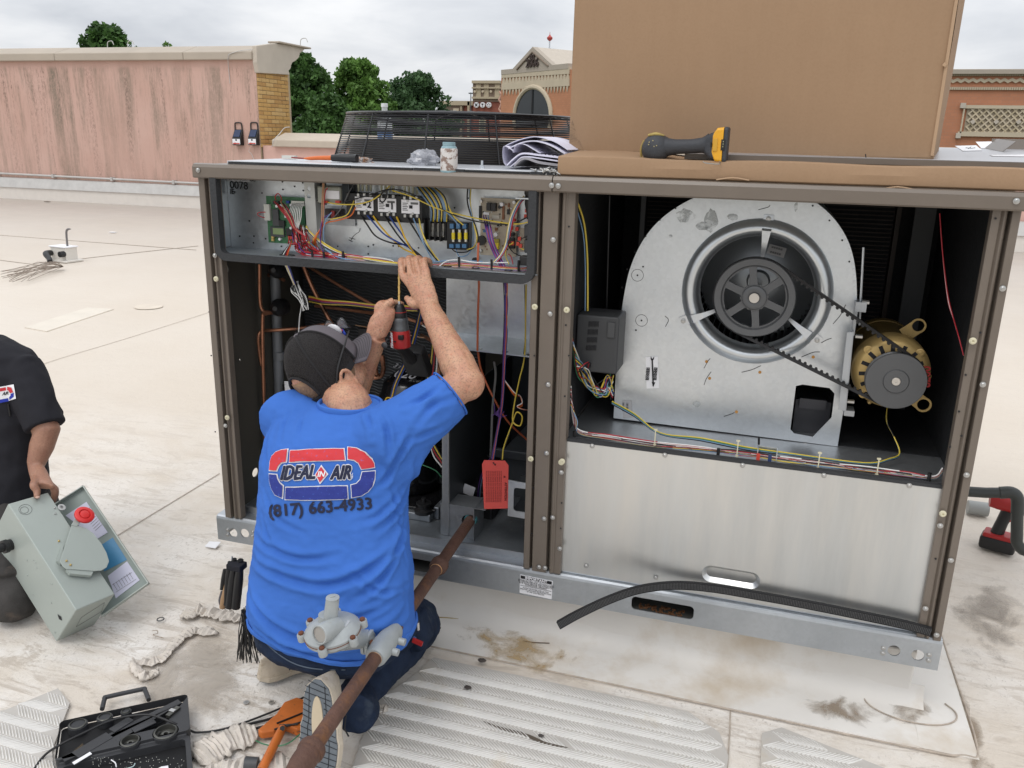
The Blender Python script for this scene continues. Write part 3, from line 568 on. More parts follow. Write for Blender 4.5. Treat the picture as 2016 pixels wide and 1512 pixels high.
for s in (-1,1): b.cbox(p + Vector((s * .16,0,-.05)),(.12,.12,.05))
tag(b.build('parking_light_pole',mat('pole_grey',(0.08,0.09,0.10))),'tall grey parking lot light pole in front of the brown shops','light pole')
fb = thing('pale_warehouse','pale distant building glimpsed between the trees','building',W(652,250,160)); b = MB(); wbox(b,630,198,665,300,160,10); b.build('wall',mat('pale_wall',(0.6,0.58,0.55)),fb,smooth=False); b = MB(); wbox(b,628,196,667,200,160,10.4,.3); b.build('parapet_band',BAND,fb,smooth=False)
# right-hand wing
RY = 62
rw = thing('brick_shop_wing','orange brick wing with a pale zigzag band and herringbone panel behind the carton','building',W(1900,300,RY))
b = MB(); wbox(b,1200,147,2150,470,RY,12); b.build('brick_wall',RB3,rw,smooth=False)
b = MB(); wbox(b,1200,136.5,2150,147,RY,12,.4); b.build('parapet_coping',GREYB,rw,smooth=False,bevel=0.03)
def soldier(y,h,name):
    b = MB(); wbox(b,1830,y,2080,y + h,RY,.3,.08); o = b.build(name,mat('mortar_pale',(0.36,0.30,0.22)),rw,smooth=False)
    a = W(1830,y + h / 2,RY); e = W(2080,y + h / 2,RY); hh = h * RY / 1750; bm_ = MB(); bm_.cbox((0,0,0),(0.085,.1,hh)); me = mesh_of(bm_,'brick',BAND,smooth=False); x = a.x
    while x < e.x:
        k = bpy.data.objects.new('brick',me); COL.objects.link(k); k.parent = rw; k.location = Vector((x,RY - .1 + random.uniform(-.01,.01),a.z)) - org(rw); x += 0.13
soldier(146.5,3.2,'soldier_course'); soldier(172,4.4,'soldier_course')
for i in range(18):
    px = 1845 + i * 15.4; b = MB(); A = W(px,162,RY).x; C = W(px + 7.7,162,RY).x; E_ = W(px + 15.4,162,RY).x; zt_ = W(px,155,RY).z; zb_ = W(px,164,RY).z; th = (W(px,155,RY).z - W(px,161.5,RY).z)
    for (xa,za,xb,zb2) in ((A,zb_ + th / 2,C,zt_ - th / 2 + .05),(C,zt_ - th / 2 + .05,E_,zb_ + th / 2)):
        poly_ex(b,[Vector((xa,RY - .12,za - th / 2)),Vector((xb,RY - .12,zb2 - th / 2)),Vector((xb,RY - .12,zb2 + th / 2)),Vector((xa,RY - .12,za + th / 2))],Vector((0,-1,0)),.12)
    b.build('zigzag_tile',BAND,rw,smooth=False)
pn = [W(1890,266,RY),W(2120,272,RY),W(2120,210,RY),W(1897,210,RY)]
b = MB(); wbox(b,1895,209,2120,268,RY,.2,.05); b.build('panel_ground',mat('mortar_pale',(0.3,0.2,0.1)),rw,smooth=False)
bm_ = MB(); bm_.cbox((0,0,0),(0.40,.06,0.088)); pale = [mesh_of(bm_,'brick',m_,smooth=False) for m_ in (BAND,mat('pale_brick_b',(0.45,0.375,0.25),var=.05),mat('pale_brick_c',(0.56,0.47,0.33),var=.05))]
pa_,pb_ = W(1896,266,RY),W(2030,211,RY); cnt = 0
for i in range(-8,60):
    for j in range(-2,16):
        x = pa_.x + i * 0.2; z = pa_.z + j * 0.2
        if x < pa_.x + .1 or x > pb_.x or z < pa_.z + .1 or z > pb_.z - .05 or cnt > 290: continue
        k = bpy.data.objects.new('brick',random.choice(pale)); COL.objects.link(k); k.parent = rw; k.location = Vector((x,RY - .12 + random.uniform(-.012,.012),z)) - org(rw); k.rotation_euler = (0,R(45 if (i + j) % 2 else -45),0); cnt += 1
for (x0,y0,x1,y1) in ((1892,209,2120,213.5),(1884,263,2120,268),(1890,209,1897,268)): b = MB(); wbox(b,x0,y0,x1,y1,RY,.1,.22); b.build('panel_border',BAND,rw,smooth=False)
for (x0,y0,x1,y1) in ((1889,203,1901,213),(1880,262,1891,272)): b = MB(); wbox(b,x0,y0,x1,y1,RY,.1,.26); b.build('corner_block',CAPL,rw,smooth=False)
for px in (1915,1961,2005): b = MB(); c = W(px,240,RY - .2); b.cbox(c,(.22,.16,.22),Matrix.Rotation(R(45),3,'Y')); b.build('diamond_tile',CAPL,rw,smooth=False)
# ================================================================ THE ROOFTOP UNIT
FY = 2.22
U = thing('rooftop_unit','large open bronze and galvanised rooftop air unit with its panels off','air conditioner',(-0.58,FY,0.17))
XZ = lambda Y: (lambda x,z,d: Vector((x,Y + d,z)))
def pts2(lst,Y): return [(W(a,b_,Y).x,W(a,b_,Y).z) for a,b_ in lst]
# base rail with lifting holes and fork slots
BY = 2.213
def cz(px,py,r,Y=BY): p = W(px,py,Y); return circ(p.x,p.z,r)
s1 = [W(824,1104,BY),W(873,1132,BY)]; s2 = [W(1243,1190,BY),W(1365,1215,BY)]
holes = [cz(459,1049,.0165),cz(482,1050,.0165),cz(1760,1281,.016),cz(1807,1290,.016),rrect(-1.05,.185,s1[1].x,.229,.012),rrect(s2[0].x,.190,s2[1].x,.232,.012)]
b = MB(); b.plate([(-1.732,.170),(.533,.170),(.533,.250),(-1.732,.250)],holes,XZ(BY),0.0035)
b.loft([[Vector((x,BY + .0035,.2485)),Vector((x,BY,.250)),Vector((x,BY + .002,.2575)),Vector((x,BY + .008,.2615)),Vector((x,BY + .05,.2625)),Vector((x,BY + .05,.259)),Vector((x,BY + .01,.258))] for x in np.linspace(-1.732,.533,3)])
b.box((-1.73,BY + .0037,.1705),(-1.4,BY + .03,.1735)); b.box((-1.06,BY + .0037,.1705),(.532,BY + .03,.1735)); rail = b.build('base_rail',galv('galv_rail',(0.50,0.53,0.56),0.40,0.55),U,ang=30)
b = MB(); b.box((-1.732,BY + .004,.170),(-1.728,3.72,.26)); b.box((.529,BY + .004,.170),(.533,3.72,.26)); b.box((-1.73,3.715,.17),(.53,3.72,.26)); b.build('base_side_rail',GALV_D,U,smooth=False)
SLOT = mat('slot_dark',(0.06,0.06,0.055),0.7,var=.3)
for x0,x1 in ((-1.06,s1[1].x + .005),(s2[0].x - .005,s2[1].x + .005)):
    b = MB()
    b.box((x0,BY + .004,.235),(x1,BY + .09,.238)); b.box((x0,BY + .004,.181),(x1,BY + .09,.184)); b.box((x0,BY + .086,.18),(x1,BY + .09,.24)); b.box((x0 - .003,BY + .004,.18),(x0,BY + .09,.24)); b.box((x1,BY + .004,.18),(x1 + .003,BY + .09,.24)); b.build('fork_pocket',SLOT,U,smooth=False)
b = MB()
for k in range(70): x = random.uniform(s2[0].x + .02,s2[1].x - .03); b.cbox((x,BY + random.uniform(.01,.05),.186),(.006 * random.random() + .002,.005,.004),Matrix.Rotation(random.random() * 3,3,'Z'))
tag(b.build('rust_flakes',mat('rust_flake',(0.16,0.07,0.03),.9),U,smooth=False),kind='stuff')
# screw head, shared
b = MB(); b.lathe((0,0,0),(0,-1,0),[(.0072,0),(.0072,.001),(.0050,.0014),(.0050,.0042),(.0038,.0052),(.0004,.0054)],12); scr0 = b.build('screw',ZINC,local=True,ang=35)
b = MB(); b.lathe((0,0,0),(0,-1,0),[(.0085,0),(.0085,.003),(.006,.0045),(.006,.006),(.003,.0062),(.002,.003)],14); bush0 = b.build('plastic_bushing',mat('cream_plastic',(.62,.58,.42),.45),local=True)
b = MB(); b.lathe((0,0,0),(0,-1,0),[(.0026,0),(.0026,.0012),(.0002,.0013)],8); hol0 = b.build('rivet_hole',INK,local=True)
def put(src,lst,Y,par=U):
    for px,py in lst: inst(src,par,W(px,py,Y))
put(scr0,[(390,335),(1086,365),(1099,366),(2001,396)],2.184)
put(scr0,[(448,1043),(448,1053),(498,1047),(497,1056),(1739,1276),(1738,1286),(1829,1289),(1828,1300)],BY)
put(scr0,[(1166,878),(1309,896),(1462,916),(1622,936),(1790,956),(1154,1114),(1291,1137)],2.226)
put(scr0,[(1089,472),(1083,618),(1079,757),(1076,892),(1071,1021),(1061,1116),(1073,1118),(1088,1019)],2.203)
put(scr0,[(1935,757),(1903,935),(1851,1035),(1872,1103),(1822,1198),(1844,1250),(1974,568),(423,503),(444,838),(1105,930),(1102,1080)],2.203)
put(bush0,[(426,549),(448,822),(1053,604),(1116,610),(1045,903),(1107,908),(1915,671),(1856,1011),(1105,910)],2.203)
# posts: folded sheet, seen as flange / groove / flange
def post(prof,lab=None,top=1.392):
    b = MB(); b.loft([[Vector((x,y,z)) for x,y in prof] for z in (.262,top)]); return b.build('frame_post',BRONZE,U,smooth=False,bevel=.0022)
post([(-1.690,2.206),(-1.668,2.206),(-1.666,2.232),(-1.659,2.232),(-1.657,2.210),(-1.650,2.206),(-1.646,2.216),(-1.640,2.212),(-1.632,2.212),(-1.630,2.238),(-1.69,2.238)])
post([(-.634,2.212),(-.615,2.212),(-.613,2.236),(-.607,2.236),(-.605,2.206),(-.562,2.206),(-.560,2.236),(-.554,2.236),(-.552,2.210),(-.546,2.206),(-.541,2.214),(-.535,2.212),(-.518,2.212),(-.516,2.242),(-.634,2.242)])
post([(.468,2.212),(.486,2.212),(.488,2.217),(.493,2.208),(.499,2.212),(.501,2.236),(.506,2.236),(.508,2.206),(.526,2.206),(.526,2.242),(.468,2.242)])
dots = [(428,655),(431,690),(433,720),(436,752),(440,890),(443,960),(406,430),(409,520),(412,614),(416,700),(424,850),(1071,430),(1066,540),(1062,700),(1059,780),(1055,860),(1050,960),(1047,1050),(1120,446),(1114,640),(1112,780),(1106,990),(1104,1040),(1901,738),(1888,810),(1870,880),(1893,858),(1842,1100),(1930,655),(1960,430),(405,460),(1052,700),(1073,700),(1120,700)]
put(hol0,dots,2.2105)
# top: rail, lid
b = MB()
b.loft([[Vector((x,2.232,1.386)),Vector((x,2.190,1.386)),Vector((x,2.186,1.390)),Vector((x,2.186,1.418)),Vector((x,2.192,1.4265)),Vector((x,2.204,1.429)),Vector((x,2.26,1.424)),Vector((x,2.26,1.40))] for x in (-1.692,-1.2,-.578)]); b.build('top_rail',BRONZE,U,ang=25)
b = MB()
b.loft([[Vector((x,2.232,1.386)),Vector((x,2.190,1.386)),Vector((x,2.186,1.390)),Vector((x,2.186,1.418)),Vector((x,2.192,1.4265)),Vector((x,2.204,1.429)),Vector((x,2.26,1.424)),Vector((x,2.26,1.40))] for x in (-.575,0,.527)]); b.build('top_rail',BRONZE,U,ang=25)
LIDM = mat('lid_paint',(0.21,0.195,0.175),0.33,var=.08,vscale=5,coat=.2)
hx,hy,hr = -1.12,2.95,.40
b = MB(); b.plate([(-1.694,2.262),(.529,2.262),(.529,3.73),(-1.694,3.73)],[circ(hx,hy,hr,40)],lambda x,y,d: Vector((x,y,1.425 - d)),.004); b.build('top_panel',LIDM,U,smooth=False)
# enclosing walls
b = MB(); b.box((-1.690,3.70,.262),(.526,3.705,1.42)); b.build('rear_panel',BRONZE_IN,U,smooth=False)
yz = [(2.24,.262),(3.70,.262),(3.70,1.39),(2.24,1.39)]
def lh(px,py,r,rz=None): p = WX(px,py,-1.684); return circ(p.y,p.z,r,18,rz or r)
hl = [lh(440,531,.025,.023),lh(503,930,.019,.016),lh(474,960,.013,.0135),lh(473,708,.004)]
b = MB(); b.plate(yz,hl,lambda y,z,d: Vector((-1.688 + d,y,z)),.004); b.build('end_panel',BRONZE_IN,U,smooth=False)
b = MB(); b.box((.519,2.243,.262),(.524,3.70,1.39)); b.build('end_panel',BRONZE,U,smooth=False)
for q_ in (((.500,2.245,.262),(.518,3.1,1.388)),((-.56,2.243,.70),(-.532,3.1,1.388))): b = MB(); b.box(*q_); b.build('insulated_liner',BLACK,U,smooth=False)
# floor of the compressor section
FLO = galv('galv_floor',(0.40,0.43,0.46),0.5,0.8,20)
b = MB(); b.box((-1.688,2.263,.255),(-.53,3.7,.2645)); b.build('floor_pan',FLO,U,smooth=False)
b = MB(); b.box((-1.60,2.40,.265),(-1.02,3.3,.292)); b.box((-1.02,2.43,.265),(-1.0,3.3,.31)); b.build('compressor_tray',FLO,U,bevel=.004)
b = MB(); b.box((-1.66,2.262,.262),(-.64,2.268,.286)); b.box((-.62,2.262,.262),(-.54,2.266,.28)); b.build('floor_lip',GALV_D,U,smooth=False)
put(scr0,[(540,1019),(700,1052),(903,1085),(1010,1105)],2.262)
# condenser coil
CF = mat('coil_fin',(0.10,0.105,0.11),0.45,0.4,var=.2); CB = mat('coil_back',(0.022,0.024,0.026),.7)
b = MB(); b.box((-1.66,2.72,.30),(-.96,2.78,1.38)); coil = b.build('condenser_coil',CB,U,smooth=False)
b = MB(); z = .31
while z < 1.46:
    q = [(x,2.718,z - .14 * (x + 1.3) + .0022 * math.sin(x * 130 + z * 40)) for x in np.linspace(-1.655,-.965,50)]
    q = [p for p in q if .305 < p[2] < 1.375]
    if len(q) > 2: b.tube(q,.0019,3,cap=False)
    z += .0115
tag(b.build('fin_rows',CF,coil,smooth=False),kind='stuff')
b = MB(); b.box((-1.684,2.46,.27),(-1.66,2.60,1.385)); b.build('coil_bracket',BRONZE_IN,U,smooth=False)
# liquid line and pressure switches, copper
GT = mat('grey_pipe',(.20,.21,.22),.5,.3,var=.15); b = MB()
b.tube([W(541,520,2.5),W(545,640,2.5),W(551,800,2.5),W(558,1000,2.5)],.0175,14)
for y in (610,700,830): p = W(543 + (y - 520) * .035,y,2.5); b.cyl(p + Vector((0,0,-.014)),p + Vector((0,0,.014)),.0215,n=14)
b.build('header_pipe',GT,U)
def cop(pts,r=.0062,name='copper_pipe',m_=COPPER):
    b = MB(); b.tube([W(*p) for p in pts],r,8,sm=5); return b.build(name,m_,U)
cop([(511,520,2.42),(512,590,2.42),(518,612,2.42),(530,615,2.42)]); cop([(545,615,2.42),(523,618,2.42),(517,632,2.42),(519,760,2.42),(523,900,2.42)]); cop([(516,720,2.45),(512,700,2.45),(509,665,2.45),(516,652,2.46),(540,650,2.46),(600,645,2.5),(655,636,2.55)])
cop([(596,520,2.6),(617,570,2.6),(655,640,2.6),(700,700,2.62)],.0075); cop([(600,520,2.66),(690,575,2.66),(760,612,2.66),(840,640,2.66)],.006); cop([(520,540,2.5),(545,545,2.5),(560,552,2.5)]); cop([(620,602,2.66),(700,612,2.66),(760,620,2.62)],.006)
cop([(752,700,2.5),(755,725,2.5),(750,740,2.5),(735,744,2.5)],.008); cop([(735,690,2.5),(738,720,2.5),(742,740,2.48)],.008); cop([(515,700,2.47),(517,760,2.47),(520,810,2.47)]); cop([(735,800,2.5),(730,850,2.5),(735,900,2.5),(760,940,2.5)],.008)
cop([(858,692,2.66),(880,700,2.5)],.009); cop([(830,660,2.66),(845,668,2.5),(860,680,2.45)],.006)
for px,py in ((548,606),(545,531)):
    b = MB(); c = W(px,py,2.43); b.lathe(c,(.25,-1,.1),[(.008,.035),(.010,.03),(.021,.02),(.026,.01),(.026,0),(.03,-.005),(.03,-.01),(.026,-.014),(.029,-.02),(.029,-.04)][::-1],20); b.build('pressure_cap',BLACKP,U)
# compressor
cc = Vector((-1.17,2.58,0)); GLB = mat('gloss_black',(.008,.008,.009),.18,var=.1,coat=.4)
b = MB(); b.lathe((cc.x,cc.y,.30),(0,0,1),[(.085,0),(.102,.02),(.105,.06),(.105,.33),(.108,.335),(.108,.35),(.10,.36),(.09,.40),(.06,.425),(.02,.435),(.001,.436)],32); comp = b.build('compressor',GLB,U)
b = MB(); b.cbox(cc + Vector((.02,-.11,.55)),(.07,.02,.12)); b.build('terminal_cover',BLACKP,comp,bevel=.004)
CHALK = mat('chalk',(.5,.5,.52),.9)
b = MB(); add_text(b,'028',W(797,737,2.52),(1,0,.0),(0,.85,.5),.055,extrude=.0006,shear=.3); b.build('chalk_number',CHALK,comp,smooth=False)
b = MB(); add_text(b,'3 AL 2 8',W(800,722,2.55),(1,0,.0),(0,.85,.5),.028,extrude=.0006,shear=.3); b.build('chalk_note',CHALK,comp,smooth=False)
b = MB(); b.cbox(cc + Vector((-.02,-.108,.485)),(.05,.003,.02)); b.build('rating_label',WHITE,comp,smooth=False)
for px,py in ((834,966),(746,930)):
    b = MB(); c = W(px,py,2.42); b.lathe((c.x,c.y,.29),(0,0,1),[(.032,0),(.032,.012),(.02,.018),(.02,.03),(.026,.032),(.026,.036),(.008,.038),(.008,.052),(.001,.053)],18); b.build('rubber_foot',BLACKP,comp)
b = MB(); b.cbox(cc + Vector((.03,-.05,.30)),(.26,.22,.008)); b.build('base_plate',GLB,comp,bevel=.002)
b = MB(); c = W(568,770,2.44); b.cbox(c,(.026,.004,.07)); b.build('data_label',WHITE,U,smooth=False); b = MB(); c = W(568,790,2.46); b.cyl(c - Vector((0,0,.12)),c + Vector((0,0,.06)),.018); b.build('filter_drier',BLACKP,U)
# gas section: divider, bright partition and shelf
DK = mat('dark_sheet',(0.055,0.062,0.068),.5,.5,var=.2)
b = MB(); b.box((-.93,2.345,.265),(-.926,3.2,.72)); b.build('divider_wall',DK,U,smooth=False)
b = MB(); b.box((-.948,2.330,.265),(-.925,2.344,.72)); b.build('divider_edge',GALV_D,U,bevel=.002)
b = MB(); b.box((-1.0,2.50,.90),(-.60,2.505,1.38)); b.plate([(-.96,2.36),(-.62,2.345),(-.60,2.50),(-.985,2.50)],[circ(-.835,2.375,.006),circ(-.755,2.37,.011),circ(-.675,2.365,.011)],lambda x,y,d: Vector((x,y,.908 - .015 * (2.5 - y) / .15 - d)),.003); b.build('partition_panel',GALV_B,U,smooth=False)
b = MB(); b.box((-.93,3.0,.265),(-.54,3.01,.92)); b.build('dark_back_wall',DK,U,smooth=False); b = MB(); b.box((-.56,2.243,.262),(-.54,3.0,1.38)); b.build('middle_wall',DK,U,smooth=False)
# burner odds and ends low in the gas section
b = MB(); c = W(945,980,2.55); b.cbox(c,(.13,.12,.10)); b.build('gas_valve',BLACKP,U,bevel=.006)
b = MB(); c = W(923,965,2.47); b.cbox(c,(.04,.003,.035),Matrix.Rotation(R(15),3,'Y')); b.build('data_label',WHITE,U,smooth=False)
b = MB()
for k in range(4): c = W(918 + k * 3,938 + k * 9,2.7); b.cbox(c,(.05,.004,.008),Matrix.Rotation(R(-45),3,'Y'))
b.build('louver_slats',GALV_D,U,smooth=False)
b = MB(); b.box((-.80,2.5,.36),(-.57,2.9,.52)); b.box((-.82,2.48,.50),(-.57,2.5,.53)); b.build('burner_box',DK,U,bevel=.004)
# steel bracket the gas pipe enters
b = MB(); f = [(W(878,997,2.335)),W(946,1018,2.335)]
b.plate([(-.955,.265),(-.835,.265),(-.835,.375),(-.955,.375)],[circ(-.86,.327,.021)],XZ(2.335),.003); b.box((-.838,2.325,.265),(-.835,2.42,.38)); b.box((-.955,2.333,.374),(-.80,2.42,.377)); b.build('pipe_bracket',GALV_D,U,smooth=False)
# vent frame with rounded opening
c0,c1 = W(1001,945,2.30),W(1048,1030,2.30)
b = MB(); b.plate([(c0.x,c0.z),(c1.x + .012,c0.z - .004),(c1.x + .012,c1.z + .01),(c0.x,c1.z + .012)],[rrect(c0.x + .018,c1.z + .032,c1.x - .006,c0.z - .022,.01)],XZ(2.30),.004); b.build('vent_frame',GALV_B,U,smooth=False)
b = MB(); b.box((c0.x + .012,2.306,c1.z + .025),(c1.x,2.4,c1.z + .03)); b.box((c0.x + .012,2.39,c1.z + .025),(c1.x,2.4,c0.z - .02)); b.build('vent_duct',DK,U,smooth=False)
# ---------------------------------------------------------------- control box
CBY = 2.335
b = MB(); b.box((-1.684,CBY,1.164),(-.64,CBY + .004,1.40)); cbk = b.build('control_back_plate',galv('galv_control',(.66,.69,.71),.36,.35),U,smooth=False)
b = MB(); sh = [(-1.635,2.205),(-.615,2.205),(-.615,CBY - .001),(-1.684,CBY - .001),(-1.684,2.245),(-1.635,2.24)]
b.plate(sh,[],lambda x,y,d: Vector((x,y,1.164 - d)),.003); b.box((-1.684,2.24,1.166),(-1.681,CBY - .001,1.39)); b.box((-.640,2.26,1.166),(-.637,CBY - .001,1.39)); b.build('control_shelf',galv('galv_shelf',(.42,.46,.49),.42,.4),U,smooth=False)
b = MB(); rr_old = [Vector((-1.624,2.2,1.40)),Vector((-1.624,2.2,1.19)),Vector((-1.617,2.2,1.165)),Vector((-1.595,2.2,1.152)),Vector((-.66,2.2,1.148)),Vector((-.638,2.2,1.156)),Vector((-.630,2.2,1.18)),Vector((-.630,2.2,1.40))]
arc = lambda cx,cz,a0,a1: [Vector((cx + .028 * math.cos(R(a)),2.2,cz + .028 * math.sin(R(a)))) for a in np.linspace(a0,a1,8)]
q = [Vector((-1.626,2.2,1.40))] + arc(-1.598,1.181,180,270) + arc(-.658,1.176,270,360) + [Vector((-.630,2.2,1.40))]; n = len(q); rings = []
for i,p in enumerate(q):
    t = (q[min(i + 1,n - 1)] - q[max(i - 1,0)]).normalized(); s_ = Vector((0,1,0)).cross(t); rings.append([p + s_ * .011 + Vector((0,-.012,0)),p - s_ * .011 + Vector((0,-.012,0)),p - s_ * .011 + Vector((0,.012,0)),p + s_ * .011 + Vector((0,.012,0))])
b.loft(rings); b.build('edge_gasket',GASK,U,ang=30)
put(hol0,[(462,378),(516,380),(556,358),(557,373),(580,367),(596,360),(597,375),(491,435),(472,465),(500,465),(523,470),(499,478),(554,485),(701,441),(665,485),(735,482),(725,485),(774,484),(785,485),(824,488),(725,500),(895,409),(923,390),(866,387),(960,420)],CBY - .001)
# galvanised upright beside the green board
b = MB(); u0,u1 = W(600,352,2.30),W(618,352,2.30); b.plate([(u0.x,1.172),(u1.x + .004,1.172),(u1.x,1.40),(u0.x - .004,1.40)],[circ(W(608,371,2.3).x,W(608,371,2.3).z,.0065),rrect(W(604,381,2.3).x,W(604,390,2.3).z,W(612,390,2.3).x,W(612,382,2.3).z,.004)],XZ(2.30),.002); b.box((u1.x - .001,2.302,1.172),(u1.x + .001,CBY,1.40)); b.build('wire_channel',mat('painted_grey',(.50,.51,.49),.5,.2),U,smooth=False)
def quadp(px0,py0,px1,py1,Y,d=.003):
    a = W(px0,py1,Y); c = W(px1,py0,Y); return (a.x,Y - d,a.z),(c.x,Y,c.z)
def bx(name,px0,py0,px1,py1,Y,d,m_,par=U,bev=0.0):
    b = MB(); b.box(*quadp(px0,py0,px1,py1,Y,d)); return b.build(name,m_,par,smooth=bev > 0,bevel=bev)
PCB = mat('pcb_green',(.035,.13,.055),.4,var=.35,vscale=90,col2=(.10,.20,.10),fac2=.35,s2=160); PCB2 = mat('pcb_tan',(.46,.40,.31),.5,var=.12,vscale=90,col2=(.20,.13,.09),fac2=.33,s2=180,edge2=.02)
gbd = bx('control_board',530,389,603,477,CBY - .018,.003,PCB)
bx('display_screen',535,447,561,465,CBY - .021,.006,DGREY,gbd); bx('display_glass',538,450,558,461,CBY - .0275,.001,mat('lcd',(.20,.27,.12),.3),gbd)
bx('terminal_strip',525,402,534,433,CBY - .02,.012,mat('off_white',(.55,.55,.50),.5),gbd); bx('connector_row',577,396,602,404,CBY - .021,.010,mat('off_white',(.55,.55,.50),.5),gbd)
for (x0,y0,x1,y1,m_) in ((540,396,551,402,BLACKP),(540,412,550,444,DGREY),(552,434,562,445,BLACKP),(563,409,568,428,WHITE),(566,395,571,400,mat('blue_conn',(.03,.06,.3),.5)),(588,412,602,440,mat('chip_green',(.02,.10,.045),.4)),(566,450,578,464,BLACKP),(580,445,590,470,BLACKP),(597,457,606,468,WHITE),(570,463,578,470,mat('red_conn',(.5,.05,.03),.5)),(593,473,603,480,WHITE),(537,465,541,469,mat('gold_pad',(.55,.40,.15),.4,.5)),(537,470,541,474,MATS['gold_pad'])):
    bx('board_component',x0,y0,x1,y1,CBY - .021,.008,m_,gbd)
for px,py in ((544,406),(552,405),(572,404),(572,449),(586,449),(596,450),(550,471)): b = MB(); c = W(px,py,CBY - .03); b.cyl(c,c + Vector((0,.01,0)),.0042,n=10); b.build('capacitor',WHITE,gbd)
# transformers
tfm = bx('transformer',641,366,686,398,CBY - .002,.05,mat('smoky_plastic',(.30,.31,.26),.3),U,.006); bx('data_label',641,376,668,391,CBY - .053,.001,WHITE,tfm)
for k in range(8): bx('lamination',687 + k * 1.6,358,688 + k * 1.6,402,CBY - .004,.04,DK,tfm)
bx('terminal',640,395,648,399,CBY - .05,.012,mat('red_conn',(.5,.05,.03),.5),tfm); bx('terminal',664,395,672,399,CBY - .05,.012,MATS['red_conn'],tfm)
t2 = bx('relay',652,410,680,427,CBY - .002,.04,mat('dark_clear',(.03,.02,.02),.15),U,.003); bx('terminal',654,415,660,429,CBY - .042,.006,mat('dark_red',(.22,.02,.02),.5),t2)
bx('mounting_plate',646,408,700,442,CBY - .001,.006,GALV_D); bx('black_panel',620,352,641,402,CBY - .001,.002,DK)
# contactors
def contactor(x,y,mark,lw=35,rest=0):
    t = bx('contactor',x - 2,y - 9,x + lw + 10 + rest,y + 40,CBY - .001,.050,mat('bakelite',(.010,.010,.011),.35),U,.002)
    lb = bx('contactor_label',x,y,x + lw,y + 25,CBY - .052,.002,WHITE,t)
    bx('window',x + lw * .42,y + 10,x + lw * .60,y + 16,CBY - .0545,.001,INK,t); bx('bar_code',x + lw * .5,y + 4.5,x + lw * .92,y + 8,CBY - .0545,.0004,mat('print_grey',(.12,.12,.12),.6),t)
    for k in range(5): bx('print_line',x + 1.5,y + 5 + k * 3.4,x + 12 - (k % 2) * 2,y + 6 + k * 3.4,CBY - .0545,.0003,MATS['print_grey'],t)
    b = MB()
    for k in range(3):
        for yy in (y - 5,y + 30.5):
            c = W(x + 6 + k * 12 + (1 if yy > y else 0),yy,CBY - .052); b.cbox(c,(.0075,.008,.0085))
    o = MB(); o.v,o.f,o.mi = [],[],[]
    for k in range(3):
        for yy in (y - 5,y + 30.5):
            c = W(x + 6 + k * 12 + (1 if yy > y else 0),yy,CBY - .052); m2 = MB(); m2.cbox(c,(.0078,.008,.009)); m2.build('terminal_screw',ZINC,t,smooth=False,bevel=.001)
    for k in range(2): c = W(x + 12 + (k == 0) * 10,y + 26 - k * 26 + (1 if k else 0),CBY - .053); m2 = MB(); m2.cyl(c + Vector((0,-.003,0)),c,.0035,n=10); m2.build('rivet',ZINC,t)
    if mark: b = MB(); add_text(b,mark,W(x + lw * .76,y + 15,CBY - .0555),(1,0,-.1),(0,0,1),.026 if len(mark) < 2 else .016,extrude=.0003,bold=.001); b.build('marker_number',INK,t,smooth=False)
    for k in range(4):
        c = W(x + 6 + k * 8,y - 20,CBY - .03 + .006 * (k % 2)); m2 = MB(); m2.cyl(c + Vector((0,0,.014)),c + Vector((0,0,-.012)),.004,.003,n=8); m2.build('spade_sleeve',mat('clear_sleeve',(.42,.42,.30),.25),t)
    return t
contactor(700,388.5,'2'); contactor(745,391.5,'1'); contactor(791,394.5,None,35,8)
b = MB(); add_text(b,'0078',W(470,365.5,CBY - .002),(1,0,-.03),(0,0,1),.034,extrude=.0003,align='CENTER'); add_text(b,'IE',W(457,377.5,CBY - .002),(1,0,0),(0,0,1),.024,extrude=.0003); b.build('marker_number',INK,cbk,smooth=False)
bx('part_sticker',443,348,491,356.5,CBY - .0005,.0008,mat('sticker_grey',(.5,.5,.5),.4),cbk); b = MB(); add_text(b,'ZYG12E4C3AA1A111A3',W(468,352.6,CBY - .002),(1,0,-.03),(0,0,1),.0125,extrude=.0002); b.build('sticker_text',INK,cbk,smooth=False)
b = MB(); b.tube([W(*p,CBY - .001) for p in ((709,449),(707,456),(700,461),(694,467),(690,475))],.0008,5,sm=4); b.tube([W(688,468,CBY - .001),W(699,471,CBY - .001)],.0009,5); b.tube([W(686,472,CBY - .001),W(694,476,CBY - .001)],.0009,5); tag(b.build('marker_scribble',INK,cbk),kind='stuff')
